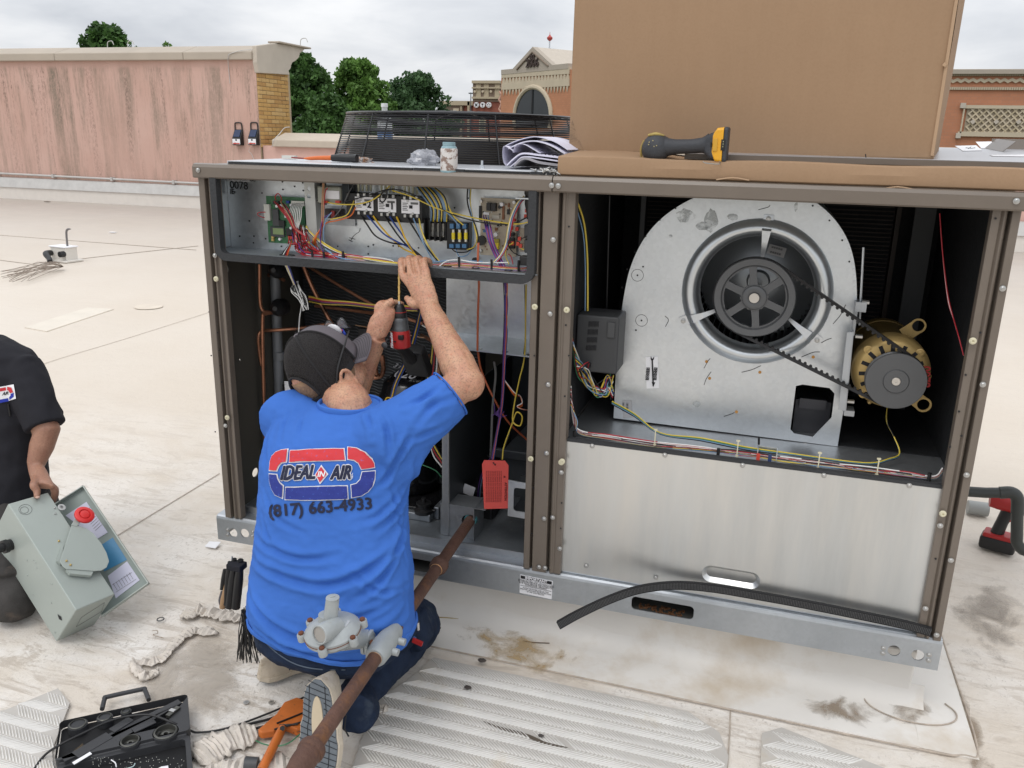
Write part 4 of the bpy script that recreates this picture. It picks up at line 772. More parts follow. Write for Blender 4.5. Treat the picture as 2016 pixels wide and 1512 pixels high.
# terminal block and fuse block
tb = bx('terminal_block',845,431,884,470,CBY - .001,.022,MATS['bakelite'])
for k in range(4): bx('barrier',845 + k * 10.3,430 + k * .8,847 + k * 10.3,470 + k * .8,CBY - .001,.042,MATS['bakelite'],tb)
for k in range(3): bx('pole',848.5 + k * 10,439 + k * .6,854.5 + k * 10,465 + k * .6,CBY - .023,.004,mat('pole_tin',(.6,.58,.52),.35,.5),tb); bx('pole_screw',849 + k * 10,456,854.3 + k * 10,464,CBY - .0275,.003,ZINC,tb)
fz = bx('fuse_block',886,437,929,488,CBY - .001,.025,MATS['bakelite']); YF = mat('fuse_yellow',(.70,.55,.03),.45)
for k in range(3):
    x = 892.5 + k * 12.4; c0_,c1_ = W(x,452,CBY - .034),W(x,476,CBY - .034)
    b = MB(); b.tube([c0_,c0_.lerp(c1_,.25)],.0042,10); b.build('fuse_cap',MATS['pole_tin'],fz); b = MB(); b.tube([c0_.lerp(c1_,.78),c1_],.0042,10); b.build('fuse_cap',MATS['pole_tin'],fz)
    b = MB(); b.tube([c0_.lerp(c1_,.24),c0_.lerp(c1_,.80)],.0052,12); b.build('fuse',YF,fz); bx('spade_sleeve',x - 4,440,x + 3,449,CBY - .026,.012,mat('blue_sleeve',(.06,.16,.30),.4),fz); bx('spade_sleeve',x - 5,480,x + 3,487,CBY - .026,.012,MATS['blue_sleeve'],fz)
# ignition board
ib = bx('ignition_board',946,392,1019,501,CBY - .016,.003,PCB2)
comps = [(961,399,969,414,'b',.016),(970,400,979,415,'b',.016),(944.5,405,949,434,'b',.008),(1004,468,1015,488,'b',.014),(999,412,1004,422,'b',.006),(969,470,984,478,'y',.01),(972,478,984,489,'Y',.012),(989,405,994,432,'o',.004),(1013,430,1016,436,'r',.008),(953,418,964,422,'w',.006),(970,424,984,430,'p',.004),(1000,402,1004,408,'o',.004),(975,448,980,454,'o',.004),(985,438,988,445,'b',.003),(952,452,957,457,'l',.005)]
cm = {'b': BLACKP,'y': mat('olive_cap',(.34,.28,.04),.4),'Y': YF,'o': mat('resistor_brown',(.22,.09,.04),.5),'r': MATS['red_conn'],'w': WHITE,'p': mat('pale_chip',(.5,.47,.40),.5),'l': MATS['blue_sleeve']}
for x0,y0,x1,y1,c,d in comps: bx('board_component',x0,y0,x1,y1,CBY - .019,d,cm[c],ib)
for _ in range(46): x = random.uniform(950,1012); y = random.uniform(396,494); bx('board_component',x,y,x + random.uniform(2,4),y + random.uniform(1.2,3),CBY - .019,.003,random.choice([BLACKP,cm['o'],WHITE,cm['p'],ZINC]),ib)
for px,py,r_,m_ in ((949,396,.0045,ZINC),(1014,398,.0045,ZINC),(948,493,.0045,ZINC),(990,402,.0055,WHITE),(986,407,.005,BLACKP),(978,461,.006,WHITE),(1011,461,.006,BLACKP),(949,473,.014,BLACKP),(936,511,.007,BLACKP)): b = MB(); c = W(px,py,CBY - .019); b.lathe(c,(0,-1,0),[(r_,0),(r_,.012),(r_ * .4,.0125)],14); b.build('capacitor',m_,ib)
pb = bx('relay_board',1023,449,1037,495,CBY - .03,.003,PCB2)
bx('relay',1037,441,1052,468,2.30,.03,DGREY,U,.003); bx('relay',1037,470,1052,495,2.30,.03,DGREY,U,.003); bx('relay',1028,503,1050,520,2.27,.03,BLACKP,U,.003)
b = MB(); c = W(1042,381,2.28); b.lathe(c + Vector((0,0,.03)),(0,0,-1),[(.012,0),(.014,.01),(.014,.03),(.012,.034),(.012,.06),(.007,.08),(.005,.10)],16); b.build('limit_switch',BLACKP,U); bx('switch_bracket',1021,389,1054,390.5,2.29,.03,GALV)
for px,py in ((1038,414),(1043,420),(1036,425),(1043,432),(1019,450),(1008,448),(1024,469),(1021,479),(1026,483),(1010,478)): bx('red_terminal',px - 3,py - 3,px + 3,py + 4,2.285,.008,MATS['red_conn'])
# ---------------------------------------------------------------- wires
WC = {'r': (.38,.02,.03),'k': (.012,.012,.013),'w': (.72,.72,.70),'y': (.66,.50,.07),'Y': (.62,.38,.02),'b': (.02,.05,.22),'l': (.18,.30,.46),'v': (.10,.04,.22),'o': (.60,.13,.02),'t': (.48,.27,.15),'n': (.16,.06,.03),'g': (.12,.12,.12),'G': (.05,.20,.10),'O': (.42,.10,.04)}
WM = {k: mat('wire_' + k,c,.38,var=.06) for k,c in WC.items()}
def wire(c,pts,r=.0016,n=6,par=U,name='wire'):
    b = MB(); b.tube([W(x,y,(Y - .031 if Y > 2.28 else Y - .012) if y < 480 and x < 1060 and Y > 2.26 else Y) for x,y,Y in pts],r,n,sm=6); return b.build(name,WM[c],par)
y_ = 2.30
for c,pts in (('k',((711,424),(722,441),(740,465),(770,478),(800,483),(822,498),(838,513))),('b',((723,424),(735,438),(755,460),(780,475),(810,490),(832,513))),('Y',((735,425),(745,440),(765,463),(790,487),(815,500),(830,512))),
               ('k',((757,426),(768,441),(785,465),(805,487),(828,505),(840,515))),('b',((768,427),(776,440),(792,462),(812,490),(832,507),(842,517))),('Y',((781,427),(788,444),(799,472),(815,498),(830,513))),
               ('k',((802,429),(812,445),(828,470),(848,497),(862,514))),('l',((814,430),(822,450),(832,475),(848,505),(856,515))),('y',((825,430),(829,450),(840,478),(858,506),(866,515)))):
    wire(c,[(x,y,2.315 - .0006 * (y - 424)) for x,y in pts],.0026 if c in 'kbY' else .002)
wire('y',[(641,397,2.31),(665,402,2.30),(700,402,2.295),(730,395,2.29),(755,378,2.29),(770,362,2.3)],.0019); wire('y',[(772,375,2.29),(810,387,2.29),(860,410,2.28),(920,426,2.28),(980,437,2.28),(1020,441,2.27),(1052,434,2.27)],.0019); wire('k',[(676,398,2.31),(720,386,2.29),(765,373,2.29),(800,378,2.29),(850,400,2.28),(890,422,2.28),(950,438,2.28),(1005,441,2.28),(1038,428,2.28)],.0019)
wire('k',[(766,373,2.285),(752,380,2.285),(748,393,2.285),(753,398,2.285),(760,390,2.285),(762,376,2.285)],.0022)
wire('g',[(700,358,2.33),(686,380,2.31),(675,405,2.31),(660,425,2.31),(645,436,2.3)],.0018); wire('t',[(636,360,2.31),(634,400,2.30),(633,440,2.30),(628,455,2.3),(615,470,2.30)],.0019); wire('t',[(638,361,2.31),(637,400,2.30),(636,441,2.30),(626,460,2.3)],.0019); wire('r',[(645,370,2.30),(640,380,2.3),(637,420,2.3),(634,450,2.3),(630,480,2.29)],.0016)
wire('o',[(700,408,2.31),(690,425,2.30),(665,434,2.30),(645,438,2.3),(632,450,2.30),(622,468,2.29),(624,485,2.28),(635,497,2.27)],.002); wire('y',[(697,395,2.31),(690,412,2.3),(680,425,2.3),(650,432,2.3)],.0017)
wire('l',[(653,418,2.3),(642,432,2.29),(637,455,2.29),(640,480,2.27),(655,500,2.26),(680,509,2.25)],.0018); wire('v',[(648,422,2.3),(636,432,2.3),(630,460,2.29),(634,490,2.26),(650,506,2.25),(690,514,2.24)],.0018)
for k,c in enumerate('oonyr'): wire(c,[(628 - k,458,2.3),(620 - k,470 + k,2.29),(621 - k,485,2.28),(632 - k,498 + k,2.26)],.0017)
# big lower bundle on the shelf, left to right
bc = 'rrrwkryyklbvrwrvk'
for k,c in enumerate(bc):
    o = (k - 8) * .9; ph = random.uniform(-2,2)
    pts = [(598 + k * 1.5,470 + k,2.29),(612 + k,487 + o * .4,2.27),(635,500 + o * .5 + ph,2.25),(690,507 + o * .6 - ph,2.24),(740,514 + o * .55,2.235),(790,521 + o * .5 + ph,2.235),(850,524 + o * .45,2.24),(900,523 + o * .5 - ph,2.24),(950,526 + o * .5,2.24),(1000,530 + o * .5 + ph,2.24),(1035,530 + o * .4,2.25),(1052,522 + o * .8,2.26)]
    wire(c,pts,.0016)
for k,c in enumerate('yywk'): wire(c,[(603,445 + k * 2,2.29),(612,458 + k,2.28),(640,480 + k * 2,2.265),(680,500 + k,2.25),(740,512 + k,2.23),(800,520 + k,2.22)],.0021)
wire('l',[(640,490,2.25),(665,506,2.24),(720,517,2.225),(790,526,2.22)],.002); wire('w',[(690,504,2.24),(740,507,2.235),(772,513,2.23),(770,518,2.23),(745,514,2.23)],.0017); wire('w',[(865,524,2.235),(880,514,2.24),(905,512,2.24),(940,517,2.24),(1000,517,2.25)],.0018); wire('l',[(820,522,2.235),(860,515,2.24),(900,513,2.245),(950,515,2.25)],.0017)
for px,py in ((615,503),(638,506),(676,505),(904,517),(968,522),(1021,524),(629,384)):
    b = MB(); c = W(px,py,2.238 if py > 400 else 2.3); b.cyl(c + Vector((0,-.002,.016)),c + Vector((0,.002,-.016)),.0035,n=6); b.cbox(c + Vector((0,0,-.016)),(.014,.012,.004)); b.build('cable_tie',BLACKP,U)
# red nest below the green board
g2 = random.Random(3)
for k in range(26):
    c = g2.choice('rrrrwvkr'); x0 = g2.uniform(568,604); y0 = g2.uniform(440,482)
    wire(c,[(x0,y0,2.325),(x0 + g2.uniform(-4,6),(y0 + 490) / 2,2.30),(g2.uniform(580,612),g2.uniform(478,496),2.28),(g2.uniform(600,640),g2.uniform(496,506),2.255),(g2.uniform(640,690),g2.uniform(500,512),2.24)],.0014)
for k in range(8): x0 = 576 + k * 3.1; wire('w' if k % 2 == 0 else 'w',[(x0 + 1,400,2.335),(x0 - 4,410,2.31),(x0 - 8 + k * .4,428,2.305),(582 + k * .8,448,2.31)],.0014)
for k in range(6): wire('rrrtkr'[k],[(540 + k * 4,396 + (k % 3) * 3,2.325),(552 + k * 3,412,2.30),(566 + k * 2,430,2.30),(576 + k,447,2.30),(588 + k,458,2.30),(603,466 + k,2.29)],.0016)
wire('r',[(530,431,2.34),(512,426,2.33),(507,421,2.33),(513,418,2.33),(532,418,2.34)],.0016); wire('r',[(543,394,2.33),(542,386,2.32),(548,381,2.32),(554,390,2.32),(553,399,2.33)],.0016)
for k,c in enumerate('kwkro'): wire(c,[(570 + k,474,2.32),(568 + k,483,2.29),(561 + k * 2,492,2.26),(554 + k * 3,503,2.23)],.0017)
# hanging through the shelf
for px in (556,572,880,935,1000): b = MB(); c = W(px,506 if px < 700 else 537,2.23); b.lathe((c.x,2.235,1.1642),(0,0,1),[(.012,0),(.011,.0022),(.008,.0024),(.008,.0002)],16); b.build('grommet',BLACKP,U)
for k,c in enumerate('wywvbk'): wire(c,[(557 + k * 1.5,512,2.26),(565 + k * 1.6,530,2.27),(575 + k,552,2.28),(580 + k * 1.5,565,2.30)],.0016)
for k in range(16):
    x0,y0 = 575 + g2.uniform(0,12),555 + g2.uniform(-4,6); wire('w' if k % 2 else 'k',[(x0,y0,2.30),(x0 + g2.uniform(-6,8),y0 + 14,2.28),(x0 + 12 + g2.uniform(-4,4),y0 + 30,2.285),(x0 + 20 + g2.uniform(-3,4),y0 + 44 + g2.uniform(-4,12),2.29),(x0 + 16,y0 + 36,2.30),(x0 + 6,y0 + 16,2.31)],.0016)
for k,c in enumerate('yyrrvnky'): wire(c,[(608,583 + k * 1.5,2.33),(640,590 + k * 1.3,2.38),(690,594 + k,2.4),(740,600 + k,2.4),(790,601 + k * 1.4,2.38),(822,605 + k,2.36)],.0016)
wire('w',[(594,600,2.34),(590,625,2.35),(588,655,2.35)],.0018); wire('k',[(592,600,2.36),(585,640,2.36),(575,690,2.36)],.001); wire('w',[(567,770,2.4),(565,800,2.4)],.0016)
for k,c in enumerate('kbYkb'): wire(c,[(826 + k,612,2.38),(815 + k * 2,650,2.4),(800 + k * 2,700,2.42),(775 + k * 2,755,2.42),(764 + k * 2,790,2.4),(740,820,2.4)],.0022)
wire('Y',[(758,790,2.4),(762,783,2.4),(772,786,2.4),(768,797,2.4)],.0022); wire('G',[(870,940,2.42),(855,925,2.42),(820,912,2.42),(800,912,2.44)],.0018); wire('t',[(700,640,2.6),(780,655,2.58),(850,668,2.55)],.0016)
# gas section wires
wire('O',[(942,478,2.29),(941,520,2.25),(943,560,2.27),(941,620,2.31),(940,690,2.345)],.0034); wire('O',[(941,693,2.37),(948,730,2.40),(970,780,2.42),(1000,830,2.45),(1040,868,2.5)],.0032)
for k,c in enumerate('kvvvob'): wire(c,[(991 + k * 2,548,2.28),(996 + ((k * 7) % 5) * 1.6 - 3,600,2.31),(992 + k * 1.3,650,2.33),(990 + k * 1.2,696,2.35),(989 + k * .9,740,2.37),(985 + k * .9,800,2.39),(975 + k * .8,860,2.39),(966 + k * 1.2,905,2.37)],.0017 if c != 'o' else .002)
for k in range(7): wire('v',[(982,806,2.39),(974 + k * 1.5,815 + k,2.38),(968 + k * 5,790 + k * 4 if k % 2 else 818,2.38)],.001)
wire('y',[(1036,560,2.30),(1035,620,2.32),(1033,700,2.36),(1022,750,2.38),(1012,800,2.39),(1010,830,2.39),(1024,838,2.38),(1028,820,2.38),(1017,812,2.38),(1008,835,2.39),(992,880,2.38),(989,905,2.37)],.0022); wire('k',[(1033,560,2.31),(1034,640,2.33),(1030,705,2.37),(1008,835,2.4),(985,905,2.38)],.0014); wire('g',[(973,712,2.42),(976,740,2.42),(970,800,2.42),(966,905,2.4)],.004)
for k in range(3): wire('o' if k else 'w',[(993,748,2.42),(1012,772 + k * 3,2.42),(1024,780,2.43),(1028,793 + k * 3,2.43),(1018,800,2.42),(1030,806,2.42),(1045,808,2.45)],.0018)
for k,c in enumerate('vkl'): wire(c,[(966 + k * 2,900,2.38),(950 + k * 2,930,2.42),(943 + k * 2,955,2.45),(940 + k * 2,985,2.48)],.0017)
# capacitors' wires at the top right of the box
for k in range(14):
    c = 'lkylkylkykllyk'[k]; wire(c,[(815 + k * 3,362 + k * .4,2.33),(832 + k * 3.2,385,2.30),(848 + k * 2.6,410,2.30),(848 + k * 2.6,436,2.33)],.0018)
wire('k',[(921,368,2.33),(920,395,2.32),(926,420,2.31),(938,450,2.31),(943,475,2.31)],.0022); wire('l',[(924,370,2.33),(925,400,2.31),(931,440,2.31),(931,480,2.31),(922,500,2.31),(905,505,2.31),(897,490,2.31)],.0016); wire('y',[(927,370,2.33),(926,400,2.31),(933,440,2.31),(939,468,2.3),(934,485,2.3),(920,491,2.31),(908,487,2.32)],.0019)
wire('y',[(880,400,2.3),(893,425,2.3),(912,443,2.31)],.0019); wire('l',[(872,412,2.3),(890,428,2.3),(903,444,2.31)],.0017); wire('k',[(888,488,2.32),(898,496,2.31),(918,496,2.31),(932,488,2.31)],.0018)
for k,c in enumerate('ywwkllrr'): wire(c,[(1032,386 + k,2.28),(1018 + k,400,2.27),(1006 + k,425,2.27),(1000 + k,450,2.27),(995 + k * .8,480,2.27),(985 + k * .6,502,2.26),(969 + k,519,2.25)],.0017)
for k in range(12): wire('vvvrvkvvlrvv'[k],[(952 + k * 1.1,424 + (k % 4) * 5,2.33),(956 + k,450,2.30),(962 + k * .9,475,2.29),(972 + k * .9,500,2.27),(984 + k,524,2.25)],.0015)
wire('y',[(1010,478,2.29),(998,487,2.28),(996,505,2.28),(1002,520,2.27)],.0017); wire('y',[(1022,485,2.28),(1030,491,2.28),(1042,486,2.27),(1052,477,2.27)],.0017); wire('k',[(1014,458,2.3),(1000,478,2.29),(1012,498,2.28),(1040,508,2.27)],.0016); wire('r',[(1000,500,2.28),(1006,505,2.28),(1010,520,2.26)],.0015); wire('k',[(1045,436,2.27),(1052,444,2.27),(1050,458,2.27),(1027,470,2.28)],.0014)

for k,(px,py,s_) in enumerate(((720,655,.03),(735,700,.02),(775,905,.03),(850,905,.035),(700,905,.03))):
    b = MB(); c_ = W(px,py,2.66); b.cbox(c_,(s_ * 1.6,s_,s_ * (1.2 + .3 * k))); b.build('relay' if k % 2 else 'bracket',(BLACKP,GALV_D)[k % 2],U,bevel=.003)
for k in range(6): wire('kykrkw'[k],[(836 - k,620 + k * 4,2.5),(850 + k,660,2.5),(845 + k * 3,720,2.48),(830 + k * 4,790,2.46),(850,860 + k * 5,2.46),(870,900 + k * 4,2.45)],.0024)
cop([(845,700,2.62),(862,720,2.58),(866,780,2.55),(852,840,2.5)],.007); cop([(660,870,2.6),(700,880,2.6),(760,880,2.55)],.007)
# ---------------------------------------------------------------- blower section
b = MB(); SHZ = .688
b.box((-.532,2.243,SHZ - .004),(.50,3.08,SHZ)); b.build('blower_shelf',GALV_D,U,smooth=False)
b = MB(); b.box((.23,2.46,SHZ + .0005),(.499,3.0,SHZ + .003)); b.build('shelf_dark_sheet',BLACK,U,smooth=False)  # thin black sheet that darkens the right part of the blower shelf
b = MB(); b.box((-.532,3.05,SHZ),(.50,3.06,1.386)); b.build('evaporator_coil',BLACK,U,smooth=False)
b = MB()
for k in range(46): z = .74 + k * .014; b.box((-.45,3.044,z),(.36,3.0495,z + .0035))
b.box((.36,3.0,.70),(.374,3.05,1.38)); tag(b.build('coil_rows',mat('coil_brown',(.035,.022,.016),.5),U,smooth=False),kind='stuff')
for q_ in (((.40,2.9,.69),(.46,2.905,1.386)),((-.42,2.7,.70),(-.405,2.71,1.38))): b = MB(); b.box(*q_); b.build('grey_upright',mat('upright_grey',(.06,.062,.065),.5,.3),U,smooth=False)
# lower bright panel with an embossed grip
PY = 2.228
lp = [(-.522,.268),(.474,.268),(.474,.684),(-.522,.684)]
p0,p1 = W(1382,1090,PY),W(1500,1148,PY); ex0,ex1,ez = p0.x + .005,p1.x - .005,.338
b = MB(); outer = rrect(ex0,ez - .026,ex1,ez + .026,.0255,8); inner = rrect(ex0 + .012,ez - .015,ex1 - .012,ez + .015,.0145,8)
b.plate(lp,[outer],XZ(PY),.002)
b.loft([[Vector((x,PY,z)) for x,z in outer],[Vector((x,PY + .006,z)) for x,z in rrect(ex0 + .006,ez - .021,ex1 - .006,ez + .021,.0205,8)],[Vector((x,PY + .012,z)) for x,z in inner]],cap=False); b.add([Vector((x,PY + .0121,z)) for x,z in inner],[tuple(range(len(inner)))])
PANM = mat('lower_panel_steel',(.60,.615,.615),.32,.88,var=.13,vscale=1.6,stretch=(5,1,.6),rvar=.10,col2=(.70,.69,.66),fac2=.42,s2=1.3,edge2=.15)
b.build('lower_panel',PANM,U,ang=50)
b = MB(); b.box((-.528,2.226,.684),(.478,2.245,.693)); b.build('panel_seal',GASK,U,smooth=False); b = MB(); b.box((-.528,2.232,.2625),(.47,2.262,.270)); b.build('panel_ledge',GALV,U,smooth=False)
# blower housing
HY = 2.45
out = [(1208,823),(1213,720),(1219,650),(1228,585),(1240,530),(1262,480),(1292,440),(1332,408),(1380,384),(1430,371),(1480,366),(1530,370),(1575,382),(1615,405),(1648,438),(1672,480),(1684,530),(1687,590),(1683,640),(1668,760),(1648,886)]
op = pts2(out[:3],HY) + [(p.x,p.z) for p in crom([W(x,y,HY) for x,y in out[2:19]],5)[1:-1]] + pts2(out[18:],HY)
op = [(max(x,-1),max(z,SHZ + .001)) for x,z in op]; cx_,cz_ = W(1488,576,HY).x,W(1488,576,HY).z
rect = pts2([(1567,760),(1580,757),(1633,764),(1643,775),(1637,822),(1600,860),(1563,853),(1556,845)],HY)
HS = galv('galv_housing',(.62,.65,.675),.34,.2)
b = MB(); b.plate(op,[circ(cx_,cz_,.19,48),rect],XZ(HY),.0025); hs = b.build('blower_housing',HS,U,smooth=False)
b = MB(); n = len(op) - 1; b.loft([[Vector((x,HY + .003,z)),Vector((x,HY + .50,z)),Vector((x * .995,HY + .50,z - .002)),Vector((x * .995,HY + .003,z - .002))] for x,z in op]); b.build('scroll_wrap',HS,hs,ang=30)
# crimped seam round the scroll
b = MB(); q = [Vector((x,HY - .001,z)) for x,z in op[2:-2]]
for i in range(0,len(q) - 1,1): b.cbox(q[i].lerp(Vector((cx_,HY,cz_)),.018),(.006,.004,.006))
tag(b.build('crimped_seam',HS,hs,smooth=False,fixn=False),kind='stuff')
b = MB(); b.lathe((cx_,HY,cz_),(0,-1,0),[(.2065,-.002),(.2062,.003),(.203,.009),(.196,.017),(.188,.022),(.180,.0235),(.172,.021),(.165,.014),(.160,.003),(.157,-.012),(.1565,-.035)],64,cap=False); b.build('inlet_ring',mat('ring_metal',(.60,.63,.65),.33,.9,var=.06,vscale=9),hs,ang=60)
# wheel
WHM = mat('wheel_steel',(.30,.32,.34),.32,.75,var=.1); b = MB(); b.lathe((cx_,2.705,cz_),(0,-1,0),[(.178,0),(.176,.004),(.12,.012),(.07,.03),(.035,.035),(.03,.06),(.001,.06)],48); whl = b.build('blower_wheel',WHM,hs)
b = MB(); bl = MB(); bl.box((-.0008,-.22,-.013),(.0008,0,.013)); 
blade = mesh_of(bl,'blade',mat('blade_steel',(.07,.075,.08),.35,.7),smooth=False)
for k in range(52):
    a = 2 * PI * k / 52; o = bpy.data.objects.new('blade',blade); COL.objects.link(o); o.parent = whl; o.location = Vector((cx_ + .180 * math.cos(a),2.70,cz_ + .180 * math.sin(a))) - org(whl); o.rotation_euler = (0,-a + R(60),0)
b = MB(); b.tube([(cx_ + .181 * math.cos(a),2.485,cz_ + .181 * math.sin(a)) for a in np.linspace(0,2 * PI,60)],.004,8,cap=False); b.build('wheel_rim',WHM,whl)
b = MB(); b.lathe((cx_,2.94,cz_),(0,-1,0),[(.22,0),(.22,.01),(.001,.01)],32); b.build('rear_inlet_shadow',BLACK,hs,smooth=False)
sb = W(1529,494,2.68); b = MB(); b.cbox(sb,(.052,.001,.03),Matrix.Rotation(R(12),3,'Y')); b.build('bar_code_label',mat('label_grey',(.45,.45,.46),.4),whl,smooth=False)
b = MB()
for k in range(16):
    for r_ in (0,1): q = Matrix.Rotation(R(12),3,'Y') @ Vector((-.018 + k * .0022,-.0015,.008 - r_ * .015)); b.cbox(sb + q,(.0012 if k % 3 else .0006,.0006,.006),Matrix.Rotation(R(12),3,'Y'))
tag(b.build('bar_code',INK,whl,smooth=False),kind='stuff')
# bearing arms
def arm(a,c,par=hs):
    p,q = W(*a,HY - .02),W(*c,2.42); d = (q - p).normalized(); s_ = d.cross(Vector((0,1,0))).normalized(); b = MB(); rings = []
    for t,y,w_ in ((0,HY - .004,.0135),(.22,HY - .006,.0135),(.34,HY - .032,.012),(.6,HY - .03,.008),(1.0,HY - .02,.004)):
        k = p.lerp(q,t); k.y = y; rings.append([k + s_ * w_ + Vector((0,-.0012,0)),k - s_ * w_ + Vector((0,-.0012,0)),k - s_ * w_ + Vector((0,.0012,0)),k + s_ * w_ + Vector((0,.0012,0))])
    b.loft(rings); b.build('bearing_arm',GALV,par,smooth=False); inst(scr0,par,Vector((p.x,HY - .007,p.z)) + (q - p) * .08)
arm((1514,424),(1500,512)); arm((1338,636),(1415,610)); arm((1614,676),(1552,628))
b = MB(); c1 = W(1485,586,2.375); b.cyl(Vector((c1.x,2.365,c1.z)),Vector((c1.x,2.66,c1.z)),.0135,n=20); b.build('shaft',mat('bright_steel',(.55,.53,.50),.3,.9),hs)
# pulley with six spokes
PUL = mat('pulley_grey',(.105,.108,.112),.42,.35,var=.06,vscale=12,bump=.03,bscale=200); r1 = .109
hol = []
for k in range(6):
    a = R(90 + 30 + 60 * k + 8); pts = []
    for aa in np.linspace(-.40,.40,6): pts.append((.082 * math.cos(a + aa),.082 * math.sin(a + aa)))
    for aa in np.linspace(.24,-.24,4): pts.append((.038 * math.cos(a + aa),.038 * math.sin(a + aa)))
    c_ = crom([Vector((x,z,0)) for x,z in pts] + [Vector((*pts[0],0))],2)[:-1]; hol.append([(c1.x + p.x,c1.z + p.y) for p in c_])
b = MB(); b.plate(circ(c1.x,c1.z,.088,60),hol,XZ(2.378),.010); pul = b.build('fan_pulley',PUL,U,smooth=False,bevel=.0015)
b = MB(); b.lathe((c1.x,2.392,c1.z),(0,-1,0),[(.086,0),(.108,0),(.108,.004),(.100,.008),(.108,.014),(r1,.020),(.1065,.023),(.090,.022),(.086,.016),(.086,0)],64,cap=False); b.build('pulley_rim',PUL,pul,ang=50)
b = MB(); b.lathe((c1.x,2.398,c1.z),(0,-1,0),[(.033,0),(.033,.026),(.031,.028),(.016,.028),(.0137,.026)],40,cap=False); b.build('pulley_hub',PUL,pul,ang=50)
# motor and its sheave
mc = W(1754,733,2.43); GOLD = mat('gold_paint',(.47,.33,.13),.42,.4,var=.12,vscale=16,bump=.05,bscale=150); GOLDD = mat('gold_body',(.22,.15,.05),.4,.4,var=.15)
b = MB(); b.lathe(mc + Vector((0,0,0)),(0,-1,0),[(.101,-.055),(.101,-.01),(.099,.0),(.090,.012),(.082,.016),(.035,.016),(.034,.022),(.001,.022)],56); mot = b.build('fan_motor',GOLD,U)
b = MB(); b.cyl(mc + Vector((0,.056,0)),mc + Vector((0,.25,0)),.094,n=48); b.lathe(mc + Vector((0,.25,0)),(0,1,0),[(.096,0),(.098,.01),(.094,.05),(.07,.07),(.001,.075)],48); b.build('motor_body',GOLDD,mot)
for k in range(16):
    a = R(22.5 * k + 5); q = mc + Vector((.069 * math.cos(a),-.0165,.069 * math.sin(a))); b = MB(); b.cbox(q,(.028,.001,.0105),Matrix.Rotation(-a,3,'Y')); b.build('vent_slot',INK,mot,smooth=False)
for px,py in ((1709,688),(1811,694),(1699,775)): b = MB(); c = W(px,py,2.42); b.lathe(c,(0,-1,0),[(.0115,0),(.0115,.004),(.007,.005),(.006,.004),(.001,.005)],18); b.build('bolt_boss',GOLD,mot)
for px,py in ((1684,730),(1829,741),(1712,791)): b = MB(); c = W(px,py,2.45); b.ball(c,.007,6); b.build('casting_lug',GOLD,mot)
def lug(c,a,L,par):
    b = MB(); d = Vector((math.cos(a),0,math.sin(a))); s_ = Vector((-d.z,0,d.x)); ring = [(c + d * 0 + s_ * .016),] ; o = []
    for t in np.linspace(PI / 2 - .5,-PI / 2 + .5,2): pass
    e = c + d * L; pts = [c + s_ * .020,c - s_ * .020] + [e + d * (.021 * math.cos(t)) + s_ * (.021 * math.sin(t)) for t in np.linspace(-PI / 2 - .3,PI / 2 + .3,16)]
    b.plate([(p.x,p.z) for p in pts],[circ(e.x,e.z,.0155,18)],XZ(c.y),.006); b.build('mounting_lug',GOLD,par,smooth=False,bevel=.001)
e = W(1808,642,2.52); lug(e - Vector((math.cos(R(42)),0,math.sin(R(42)))) * .045,R(42),.045,mot); e = W(1818,797,2.42); lug(e - Vector((math.cos(R(-35)),0,math.sin(R(-35)))) * .05,R(-35),.05,mot)
b = MB(); add_text(b,'0078',W(1822,742,2.41),(.12,0,-1),(1,0,.12),.030,extrude=.0004,bold=.0008); b.build('painted_number',mat('red_paint',(.35,.02,.02),.5),mot,smooth=False)
c2 = W(1764,751,2.365); r2 = .0765
b = MB(); b.lathe((c2.x,2.396,c2.z),(0,-1,0),[(.070,0),(r2,.002),(r2,.008),(.066,.014),(.066,.018),(r2,.024),(r2,.029),(.0755,.0305),(.033,.030),(.0315,.033),(.0305,.034),(.012,.034),(.0115,.030)],60); she = b.build('motor_sheave',PUL,U,ang=40)
b = MB(); b.lathe((c2.x,2.40,c2.z),(0,-1,0),[(.0115,0),(.0115,.037),(.0105,.038),(.003,.038),(.0025,.036)],24); b.build('motor_shaft',MATS['bright_steel'],she)
# cogged belt round both pulleys
by_ = 2.381; rb1,rb2 = .1075,.074; D = Vector((c2.x - c1.x,c2.z - c1.z)); L_ = D.length; th0 = math.atan2(D.y,D.x); al = math.acos((rb1 - rb2) / L_)
pa2 = [(c1.x + rb1 * math.cos(t),c1.z + rb1 * math.sin(t)) for t in np.linspace(th0 + al,th0 + 2 * PI - al,50)] + [(c2.x + rb2 * math.cos(t),c2.z + rb2 * math.sin(t)) for t in np.linspace(th0 - al,th0 + al,24)]
pth = []
for i in range(len(pa2)):
    a,c = Vector(pa2[i]),Vector(pa2[(i + 1) % len(pa2)]); n = max(1,int((c - a).length / .008)); pth += [a.lerp(c,k / n) for k in range(n)]
n = len(pth); b = MB(); rings = []
for i in range(n + 1):
    p = pth[i % n]; t = (pth[(i + 1) % n] - pth[i - 1 if i else n - 1]).normalized(); nr = Vector((-t.y,t.x)); 
    i1,o1 = p + nr * .0035,p - nr * .0035
    rings.append([Vector((o1.x,by_ - .0085,o1.y)),Vector((o1.x,by_ + .0085,o1.y)),Vector((i1.x,by_ + .006,i1.y)),Vector((i1.x,by_ - .006,i1.y))])
b.loft(rings,cap=False); belt = b.build('drive_belt',mat('belt_rubber',(.012,.012,.013),.6),U,ang=30)
b = MB()
